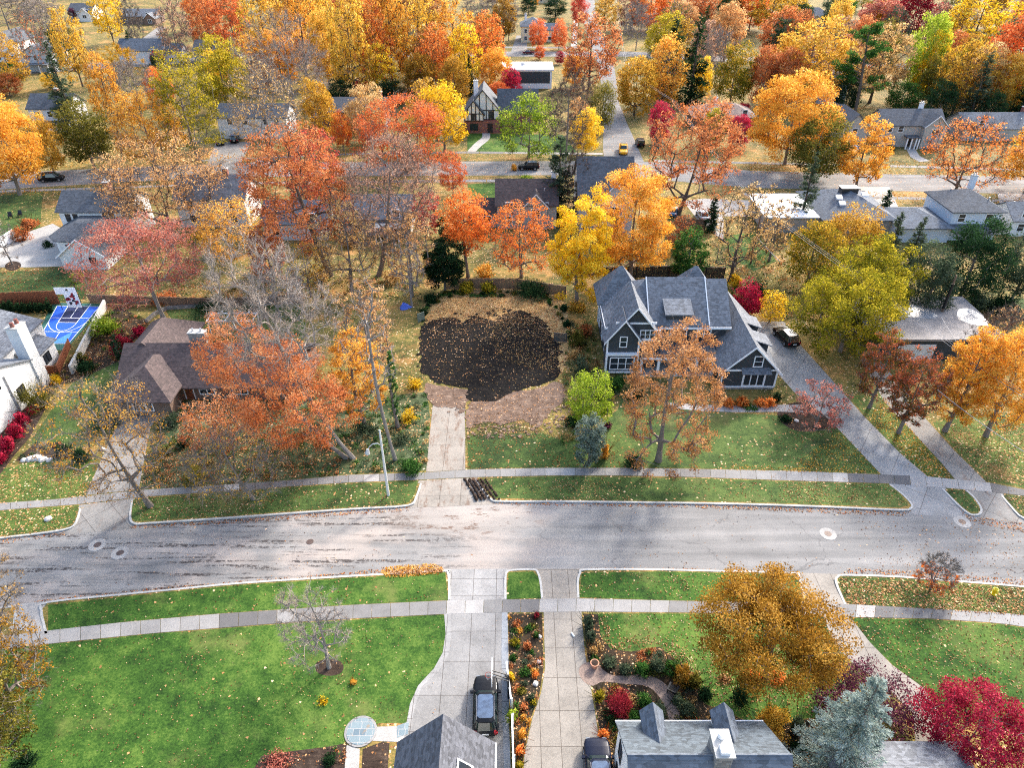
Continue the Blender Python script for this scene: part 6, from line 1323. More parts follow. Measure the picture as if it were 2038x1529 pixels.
# garden border
for i, (x, y, ty, w, pal, lab) in enumerate((
 (1170, 1250, 1212, 27, 'greygreen', 'blue green juniper at the sidewalk corner of the second driveway'), (1175, 1275, 1245, 26, 'greygreen', 'second juniper along the second driveway below the corner one'),
 (1180, 1302, 1272, 30, 'tan', 'tan dry grass clump below the driveway junipers'), (1184, 1314, 1298, 22, 'green', 'small green plant just above the terracotta pot'),
 (1212, 1324, 1296, 40, 'greygreen', 'grey green juniper at the left end of the curved hedge'), (1244, 1338, 1308, 42, 'greygreen', 'grey green juniper second in the curved hedge'), (1278, 1338, 1302, 42, 'green', 'green juniper in the middle of the curved hedge'),
 (1308, 1332, 1294, 40, 'greygreen', 'grey green juniper near the right end of the curved hedge'), (1336, 1340, 1298, 40, 'green', 'leafy green bush at the right end of the curved hedge'), (1356, 1360, 1306, 40, 'bronze', 'bronze bush above the black garden chair'),
 (1380, 1362, 1322, 36, 'olive', 'olive bush between the bronze bush and the big oak'), (1192, 1392, 1360, 26, 'yellowolive', 'yellow leaved plant left of the dark red ball maple'), (1282, 1402, 1368, 40, 'green', 'dark leafy clump right of the dark red ball maple'),
 (1258, 1428, 1402, 44, 'green', 'broad leaved green plant behind the left roof dormer'), (1214, 1428, 1402, 34, 'darkgreen', 'dark green plant at the left corner of the pale grey roof'), (1310, 1424, 1390, 40, 'greygreen', 'silvery plant behind the roof between the two dormers'),
 (1200, 1470, 1440, 26, 'orange', 'orange leaved plant beside the white side wall of the pale roofed house'), (1368, 1418, 1384, 46, 'greygreen', 'grey shrub on the right of the paver path end'), (1402, 1388, 1352, 40, 'darkgreen', 'dark green shrub between the garden chair and the oak'),
 (1425, 1428, 1404, 46, 'tan', 'tan ornamental grass behind the right roof dormer'), (1470, 1402, 1340, 44, 'darkgreen', 'dark evergreen bush under the big bronze oak'), (1545, 1352, 1322, 60, 'orange', 'orange saplings at the foot of the big bronze oak'),
 (1500, 1348, 1318, 50, 'orange', 'orange sapling left of the oak trunk'), (1590, 1492, 1462, 50, 'darkgreen', 'low dark bush at the foot of the blue spruce'), (1440, 1352, 1336, 40, 'litter', 'brown dry plant left of the oak trunk'), (1346, 1402, 1374, 26, 'greygreen', 'small grey plant below the black garden chair'))): SB(pal, x, y, ty, w, lab)
for i, (x, y, ty, w, pal, lab) in enumerate((
 (1068, 1228, 1212, 18, 'darkred', 'dark red plant at the sidewalk end of the driveway bed'), (1028, 1245, 1228, 26, 'rust', 'rusty plant at the top left of the driveway bed'), (1052, 1252, 1238, 24, 'green', 'green plant at the top right of the driveway bed'),
 (1024, 1282, 1262, 30, 'yellowolive', 'yellow green hosta near the upper left of the driveway bed'), (1050, 1290, 1272, 24, 'rust', 'rust coloured plant in the middle of the upper driveway bed'), (1066, 1268, 1254, 16, 'green', 'small green plant beside the right border of the upper driveway bed'),
 (1022, 1312, 1296, 24, 'green', 'green plant on the left of the driveway bed above the hoop'), (1044, 1340, 1320, 32, 'green', 'green clump in the middle of the driveway bed'), (1066, 1346, 1330, 20, 'orange', 'orange plant by the white rock in the driveway bed'),
 (1016, 1352, 1330, 20, 'yellow', 'yellow plant behind the short white fence section'), (1038, 1378, 1358, 32, 'olive', 'olive plant right of the short white fence section'), (1058, 1390, 1374, 26, 'greygreen', 'grey green plant left of the lower white rock'),
 (1042, 1412, 1394, 30, 'rust', 'rusty clump in the lower driveway bed'), (1062, 1402, 1390, 16, 'yellowolive', 'little yellow green plant on the lower right of the driveway bed'), (1020, 1432, 1400, 28, 'lime', 'bright green upright shrub between the two white fences'),
 (1040, 1468, 1442, 22, 'goldorange', 'golden plant right of the long white fence'), (1035, 1500, 1476, 24, 'orange', 'orange plant right of the long white fence near the bottom'), (1034, 1526, 1506, 22, 'yellowolive', 'yellow green plant right of the long white fence at the bottom edge'))): SB(pal, x, y, ty, w, lab, k=4)
# --- between the streets, west part
T('thin', 'goldorange', 300, 1008, 752, 250, 'street tree with thin golden leaves over the left driveway entrance', cx=270, k=1.21, RK=.012, bark='barkmid', n=190)
T('thin', 'gold', 505, 994, 848, 190, 'smaller thin golden street tree right of the left driveway', cx=470, k=0.935, RK=.013, n=170)
T('bare', 'twig', 703, 912, 490, 262, 'tall bare silver grey tree with a long leaning trunk left of the vacant lot', cx=585, n=240, cb=.5, tr=1.15, RK=.006)
T('mid', 'rustorange', 690, 912, 648, 262, 'rust orange oak sweeping left over the ranch house roof', cx=548, n=240, cb=.16, RK=.009, k=9, cl=.07, bark='barkmid')
T('mid', 'rustorange', 440, 892, 790, 140, 'low red orange tree in front of the ranch house', k=5.22)
T('mid', 'goldorange', 728, 850, 652, 112, 'bright orange gold maple left of the muddy drive', k=8.27)
T('sparse', 'salmon', 742, 770, 565, 120, 'pale pinkish orange thin tree at the left of the vacant lot', n=170)
T('bare', 'twig', 787, 916, 540, 88, 'slender bare tree with an ivy covered trunk beside the muddy drive', cx=775, cb=.3, n=80, T=7, RK=.005)
T('column', 'green', 792, 850, 690, 16, 'green ivy climbing a slender trunk beside the muddy drive', name='ivy', cat='ivy')
T('bare', 'twig', 742, 780, 560, 80, 'second bare grey tree at the left edge of the vacant lot', n=80, T=8)
SB('yellow', 826, 772, 740, 44, 'yellow shrub left of the muddy drive, upper one', k=2.6); SB('yellow', 814, 838, 798, 44, 'yellow shrub left of the muddy drive, lower one', k=2.2)
SB('green', 820, 938, 902, 56, 'glossy green bush at the sidewalk beside the vacant lot drive'); SB('greygreen', 800, 880, 850, 60, 'grey green undergrowth beside the slender ivy tree', k=2.5); SB('greygreen', 730, 860, 820, 70, 'loose green undergrowth under the bright orange gold maple', k=2.5)
SB('yellowolive', 388, 962, 912, 58, 'yellow ornamental grass by the sidewalk left of the low stone bed', k=7, spiky=True); SB('darkgreen', 366, 888, 858, 30, 'dark clipped evergreen beside the left driveway'); SB('darkgreen', 128, 908, 868, 36, 'dark green round bush left of the left driveway, outer one'); SB('darkgreen', 162, 918, 872, 46, 'dark green round bush left of the left driveway, inner one'); SB('greygreen', 340, 845, 812, 60, 'grey green bush at the ranch house front step'); SB('olive', 330, 905, 878, 50, 'olive low plants by the left driveway', k=2.5)
SB('greygreen', 215, 850, 800, 70, 'grey twiggy shrub at the top of the left driveway', k=2.0)
for i, (x, y) in enumerate(((4, 920), (20, 895), (36, 870), (46, 848))): SB('crimson', x, y, y - 42, 40, 'bright red burning bush in the long hedge at the left edge', group='burning bush hedge at the left edge', k=7)
SB('crimson', 66, 822, 798, 26, 'small bright red bush above the long red hedge'); SB('olive', 82, 812, 728, 78, 'tall feathery olive shrub at the corner of the white chimney house', k=6, spiky=True); SB('yellow', 114, 762, 738, 30, 'little golden shrub below the brown wooden enclosure'); SB('lime', 34, 815, 795, 24, 'lime green plant at the white house wall'); SB('yellowolive', 6, 830, 770, 40, 'yellow green shrub at the left edge beside the white house wall')
SB('darkgreen', 172, 738, 700, 56, 'dark spreading yew below the blue court'); SB('lime', 214, 664, 600, 70, 'yellow green vine bush beside the blue court', k=4); SB('darkred', 250, 705, 645, 64, 'crimson red shrub at the ranch house rear corner', k=5); SB('crimson', 282, 668, 638, 40, 'smaller crimson shrub behind the ranch house roof')
T('column', 'darkgreen', 243, 722, 668, 18, 'narrow dark evergreen at the corner of the ranch house roof', name='conifer_tree', cat='conifer')
for i in range(9): SB('darkgreen', 2 + i * 12.5, 622, 586, 17, 'narrow evergreen in the clipped hedge along the brown fence', 'hedge_plant', 'hedge', 'evergreen hedge along the brown board fence', k=8)
SB('rust', 60, 455, 412, 50, 'rusty barberry hedge clump left of the white L shaped house'); SB('rust', 45, 478, 440, 40, 'lower rusty barberry clump by the white fence'); SB('darkgreen', 96, 492, 470, 22, 'dark green shrub at the bay window of the white L shaped house'); SB('lime', 155, 560, 530, 36, 'bright green bush in front of the white garage gable')
SB('olive', 160, 722, 690, 40, 'olive plant above the dark spreading yew', k=3)
T('bare', 'twig', 25, 526, 440, 66, 'small multi stemmed bare tree in a mulch circle at the left edge', bark='barkmid', cb=.1, n=60)
T('mid', 'pinkred', 326, 634, 430, 240, 'wide dusky pink red tree with a leaning pale trunk behind the ranch house', cx=312, n=230, k=7.11, cl=.07, cb=.3, bark='barkpale')
T('sparse', 'salmon', 345, 480, 283, 262, 'wide salmon orange tree with dark open branches at the centre left', n=230, k=3.68, bark='bark')
T('mid', 'rustorange', 658, 548, 258, 236, 'tall orange red oak with a dark straight trunk in the middle left', cx=608, n=240, k=6.67, cl=.07, bark='bark', cb=.28)
T('mid', 'red', 610, 430, 262, 120, 'bright red crown behind the tall orange red oak', cx=640, k=6.67)
T('sparse', 'dusty', 755, 548, 270, 240, 'big dusty rose tree with open grey branches in the middle', cx=800, n=240, k=2.76, bark='barkmid')
T('mid', 'goldorange', 470, 515, 398, 150, 'yellow orange tree with forked branches behind the dusky pink tree', k=5.51)
T('sparse', 'tan', 700, 580, 400, 150, 'tan understorey tree left of the big dusty rose tree', n=150, k=2.64); T('sparse', 'salmon', 820, 590, 420, 120, 'thin salmon tree behind the left rear corner of the vacant lot', k=2.64, n=130)
T('mid', 'red', 850, 470, 385, 62, 'small rust red tree behind the left rear corner of the vacant lot'); T('bare', 'twig', 820, 610, 480, 70, 'bare grey thicket tree beside the blue tarp', n=110); T('bare', 'twig', 560, 640, 520, 140, 'low bare grey tree behind the ranch house lawn', n=130)
T('mid', 'rust', 545, 560, 440, 80, 'small rust tree under the tall orange red oak'); T('sparse', 'gold', 620, 590, 480, 90, 'thin gold tree behind the bare grey tops', n=120)
SB('greygreen', 510, 620, 585, 70, 'grey evergreen bush behind the ranch lawn wall', k=3); SB('darkgreen', 420, 618, 585, 90, 'dark shrub row in the shade of the dusky pink tree', k=4); SB('rust', 330, 600, 575, 60, 'rusty low shrub under the dusky pink tree')
# --- behind the vacant lot
T('dense', 'orange', 932, 552, 388, 112, 'bright orange maple behind the vacant lot fence', k=11.7, cb=.3)
T('mid', 'orange', 1038, 552, 398, 132, 'orange and gold spreading maple in front of the grey brown roofed house', n=170, k=5.51)
T('dense', 'yellow', 1148, 604, 398, 142, 'bright yellow maple left of the charcoal house', k=16.1, cl=.10, n=150)
T('dense', 'goldorange', 1255, 560, 337, 160, 'large golden orange maple behind the charcoal house', k=14.9, cl=.10, n=170)
T('round', 'darkgreen', 886, 578, 476, 84, 'dark green broad arborvitae at the left rear of the vacant lot', k=26, cb=.01, name='conifer_tree', cat='conifer'); T('column', 'darkgreen', 882, 476, 430, 22, 'small dark evergreen behind the bright orange maple', name='conifer_tree', cat='conifer')
SB('yellowolive', 930, 580, 545, 44, 'yellow green bush by the back fence, left one'); SB('yellowolive', 972, 580, 547, 46, 'yellow green bush by the back fence, right one'); SB('darkgreen', 1058, 590, 536, 96, 'dark spreading yew at the back of the vacant lot', k=7, spiky=True); SB('goldorange', 965, 552, 508, 50, 'orange small tree just above the yellow green fence bushes', k=3)
SB('darkgreen', 858, 600, 572, 40, 'ivy mound at the left rear corner of the vacant lot', 'ivy', 'ivy'); SB('darkgreen', 842, 630, 600, 24, 'ivy along the left border of the vacant lot', 'ivy', 'ivy')
SB('darkgreen', 1122, 620, 590, 22, 'ivy column at the right rear corner of the vacant lot', 'ivy', 'ivy'); SB('darkgreen', 1128, 650, 622, 20, 'ivy along the right border of the vacant lot', 'ivy', 'ivy'); SB('gold', 1152, 620, 585, 50, 'golden undergrowth beside the charcoal house left wall', k=3); SB('olive', 1150, 690, 640, 50, 'olive green bush between the vacant lot and the charcoal house', k=3.5); SB('rust', 1165, 668, 630, 36, 'rusty shrub against the charcoal house left wall', k=3)
SB('greygreen', 1155, 742, 690, 50, 'grey green bush right of the black soil', k=3); SB('tan', 1142, 716, 680, 40, 'tan shrub at the edge of the black soil', k=2.5)
T('dense', 'green', 1362, 562, 464, 80, 'dense green tree behind the charcoal house roof', k=16.1)
T('round', 'lime', 1172, 852, 742, 98, 'lime yellow bush tree at the right of the muddy lot', cb=.02, k=10.9)
T('round', 'sprucegrey', 1172, 920, 824, 66, 'grey green spruce in front of the lime yellow bush tree', cb=.02, k=16, name='conifer_tree', cat='conifer')
SB('goldorange', 1203, 912, 855, 24, 'narrow orange bush right of the grey green spruce', k=6); SB('darkgreen', 1140, 845, 815, 40, 'dark green bush left of the grey green spruce'); SB('purple', 1208, 852, 832, 26, 'small dark purple shrub behind the grey green spruce')
T('mid', 'tanrust', 1310, 918, 632, 225, 'big tan pink tree in front of the charcoal house', cx=1322, n=240, k=5.5, cl=.06, cb=.04, bark='barkmid')
SB('darkgreen', 1262, 926, 892, 50, 'dark bush at the foot of the big tan pink tree'); SB('green', 1226, 772, 732, 56, 'green shrubs below the bay window of the charcoal house'); SB('darkgreen', 1265, 790, 752, 50, 'dark shrubs at the porch of the charcoal house'); SB('olive', 1195, 790, 740, 40, 'olive shrub at the left corner of the charcoal house', k=3); SB('red', 1266, 748, 728, 20, 'small red shrub at the porch post of the charcoal house')
T('sparse', 'pinkred', 1622, 850, 758, 122, 'small spreading dusky purple tree beside the charcoal house driveway', cb=.1, k=3.91, n=120)
SB('darkgreen', 1545, 798, 770, 24, 'round clipped boxwood at the garage corner of the charcoal house', 'boxwood'); SB('darkgreen', 1560, 836, 816, 34, 'low flat evergreen under the small purple tree')
for i, (x, w) in enumerate(((1448, 34), (1478, 36), (1512, 36), (1532, 28))): SB('orange', x, 808, 780, w, 'orange shrub in the row below the white french doors', group='orange shrubs below the french doors', k=4)
SB('green', 1490, 812, 798, 40, 'low green plant in front of the orange shrub row')
# --- right hand gardens
T('mid', 'redgreen', 1730, 812, 668, 104, 'red and green maple at the driveway left of the golden trees', cb=.12, k=9.42)
T('mid', 'redgreen', 1788, 862, 704, 104, 'second red and green maple nearer the sidewalk', cb=.12, k=9.86)
T('dense', 'goldorange', 1880, 858, 655, 100, 'bright golden orange tree right of the red and green maples', cb=.08, k=13.7)
T('bare', 'twigdark', 1912, 800, 612, 120, 'brown bare branched tree in front of the flat roofed garage', cx=1935, bark='barkmid', cb=.3)
T('dense', 'goldorange', 1962, 868, 662, 150, 'large bright golden tree below the shining wet roof', cb=.1, k=11.7)
T('sparse', 'salmon', 1985, 705, 610, 80, 'thin orange brown tree over the flat garage roof')
T('dense', 'yellowgreen', 1672, 700, 524, 220, 'large yellow green tree beside the charcoal house driveway', k=14.2, cl=.085, n=200)
T('dense', 'yellowgreen', 1712, 640, 478, 172, 'yellow green tree behind the large one towards the grey evergreens', k=13.7, cl=.09)
T('dense', 'goldgreen', 1608, 560, 440, 120, 'gold and green tree below the leaning utility pole', k=13)
T('dense', 'gold', 1690, 500, 416, 112, 'golden brown tree in front of the grey hip roofed house', k=13)
T('round', 'yellow', 1532, 640, 580, 60, 'bright yellow bush tree left of the large yellow green tree', k=8.16)
T('round', 'greygreen', 1825, 640, 492, 110, 'tall grey green rounded evergreen right of the yellow green trees', cb=.03)
T('round', 'darkgreen', 1905, 605, 440, 136, 'large dark green tree behind the grassy bank', cb=.06)
T('conifer', 'greygreen', 1765, 520, 420, 56, 'blue green conifer in front of the lower slate roof wing'); T('conifer', 'greygreen', 1808, 530, 430, 56, 'second blue green conifer at the lower slate roof wing')
T('round', 'greygreen', 2010, 600, 470, 100, 'grey green tree at the right edge behind the grassy bank', cb=.06); SB('darkgreen', 1990, 625, 570, 80, 'dark green bush at the right edge below the grey green tree'); SB('greygreen', 1940, 615, 560, 80, 'silvery green bush in front of the large dark green tree')
SB('darkgreen', 1790, 668, 632, 44, 'dark clipped hedge plant left of the flat roofed garage', 'hedge_plant', 'hedge'); SB('darkgreen', 1832, 660, 628, 48, 'dark clipped hedge plant behind the navy suv', 'hedge_plant', 'hedge')
T('conifer', 'darkgreen', 1753, 440, 376, 34, 'narrow dark arborvitae between the two grey roofed houses', k=8)
T('round', 'crimson', 1480, 632, 562, 66, 'vivid crimson maple right of the charcoal house roof', cb=.05)
SB('darkgreen', 1502, 596, 532, 60, 'dark green shrub right of the crimson maple'); SB('yellow', 1462, 570, 530, 34, 'yellow shrub behind the crimson maple')
T('sparse', 'tan', 1452, 562, 372, 130, 'thin tan tree with dark branches behind the charcoal house', cx=1470, bark='bark', n=170); T('conifer', 'darkgreen', 1413, 460, 392, 36, 'dark narrow evergreen right of the wooden fence and pale car', k=8)
T('sparse', 'tan', 1530, 520, 400, 70, 'small thin tan tree beside the leaning utility pole'); T('conifer', 'greygreen', 1591, 448, 302, 66, 'slim blue green spruce in front of the flat white roof', k=4, gap=.15, uniq=True)
T('mid', 'rust', 1348, 430, 204, 205, 'big rust red oak with dark arching limbs behind the golden orange maple', cx=1372, n=230, k=5.51, bark='bark', cl=.07)
T('mid', 'rust', 1350, 500, 430, 60, 'rust lower boughs beside the wooden fence'); SB('olive', 1440, 600, 560, 60, 'olive bush behind the charcoal house gable', k=4); SB('darkgreen', 1400, 580, 545, 60, 'dark bush behind the charcoal house ridge')
T('bare', 'twigdark', 1125, 335, 148, 100, 'tall bare grey brown tree right of the lime yellow street tree', bark='barkmid', uniq=True); T('conifer', 'greygreen', 1110, 438, 272, 92, 'dark grey green spruce beside the tall grey house', k=6, lev=20)
T('bare', 'twigdark', 1140, 440, 300, 66, 'thin brown bare tree against the dark spruce', bark='barkmid')
# --- along and beyond the far street
T('dense', 'goldorange', 40, 388, 202, 150, 'orange street tree with two trunks at the far left', cx=45); T('dense', 'gold', 108, 345, 235, 70, 'gold tree behind the far left orange street tree')
T('round', 'olive', 190, 336, 210, 106, 'round olive green tree left of the gold orange crown', uniq=True)
T('mid', 'goldorange', 312, 335, 186, 150, 'glowing gold orange tree beyond the far street at left', uniq=True); T('mid', 'yellowolive', 395, 318, 110, 140, 'tall yellow olive tree with a pale trunk', bark='barkpale', uniq=True, k=7.11)
T('sparse', 'tan', 545, 320, 138, 170, 'tall sparse tan tree with pale trunks in front of the white two storey house', bark='barkpale', n=200, k=1.5)
T('bare', 'twig', 590, 240, 44, 185, 'large bare grey tree above the white two storey house', n=230); T('dense', 'yellowolive', 455, 222, 88, 112, 'round yellow tree behind the sparse tan tree')
T('mid', 'redorange', 800, 338, 196, 205, 'broad coral red tree across the far street', k=8.27, n=200, cl=.075); T('dense', 'yellow', 885, 305, 172, 100, 'yellow domed tree left of the tudor house', uniq=True, k=10.3)
T('dense', 'redgold', 685, 300, 228, 46, 'small pink and yellow maple left of the broad coral red tree'); T('mid', 'redorange', 902, 392, 305, 62, 'small coral red tree on the near side of the far street')
T('mid', 'lime', 1052, 314, 186, 132, 'lime yellow street tree in front of the tudor house', k=7.11, n=170); T('dense', 'yellow', 1165, 306, 222, 62, 'golden yellow tree at the side street corner')
T('column', 'olive', 1195, 264, 166, 54, 'tall olive green rounded yew beside the side street'); T('dense', 'gold', 1262, 230, 118, 92, 'brown gold tree with a dark trunk at the side street', uniq=True, bark='bark'); T('column', 'goldorange', 1318, 214, 78, 76, 'tall golden oval tree right of the side street', uniq=True)
T('dense', 'crimson', 1310, 286, 208, 52, 'crimson round tree right of the side street'); T('conifer', 'bluespruce', 1308, 296, 254, 30, 'little blue spruce below the crimson round tree')
T('dense', 'goldorange', 1562, 326, 158, 190, 'great round orange gold maple on the far street', uniq=True, k=16.1, n=180, cl=.09); T('round', 'olive', 1615, 362, 234, 122, 'round olive green tree in front of the great orange gold maple', uniq=True)
T('dense', 'goldorange', 1703, 376, 247, 110, 'orange gold street tree with a leaning dark trunk', uniq=True, k=11, cl=.075, bark='bark'); T('sparse', 'orange', 1895, 396, 238, 180, 'half bare orange street tree at the right', n=200, k=2.88, bark='bark'); T('dense', 'goldorange', 2040, 384, 240, 130, 'gold orange tree at the right edge of the far street', uniq=True)
T('dense', 'crimson', 1465, 292, 230, 58, 'magenta bush tree right of the tan ranch roof'); T('dense', 'yellowolive', 1415, 294, 220, 62, 'yellow olive small tree left of the magenta bush tree')
SB('lime', 1048, 358, 342, 34, 'bright green clipped shrub on the verge below the black suv'); SB('goldorange', 1024, 340, 318, 18, 'tiny orange sapling left of the black suv on the far street', 'sapling', 'sapling'); SB('darkgreen', 1770, 300, 280, 26, 'dark shrub at the grey house entrance'); SB('crimson', 1480, 215, 200, 30, 'crimson clipped shrub behind the tan ranch roof')
F1 = 'trees in the gardens beyond the far street'
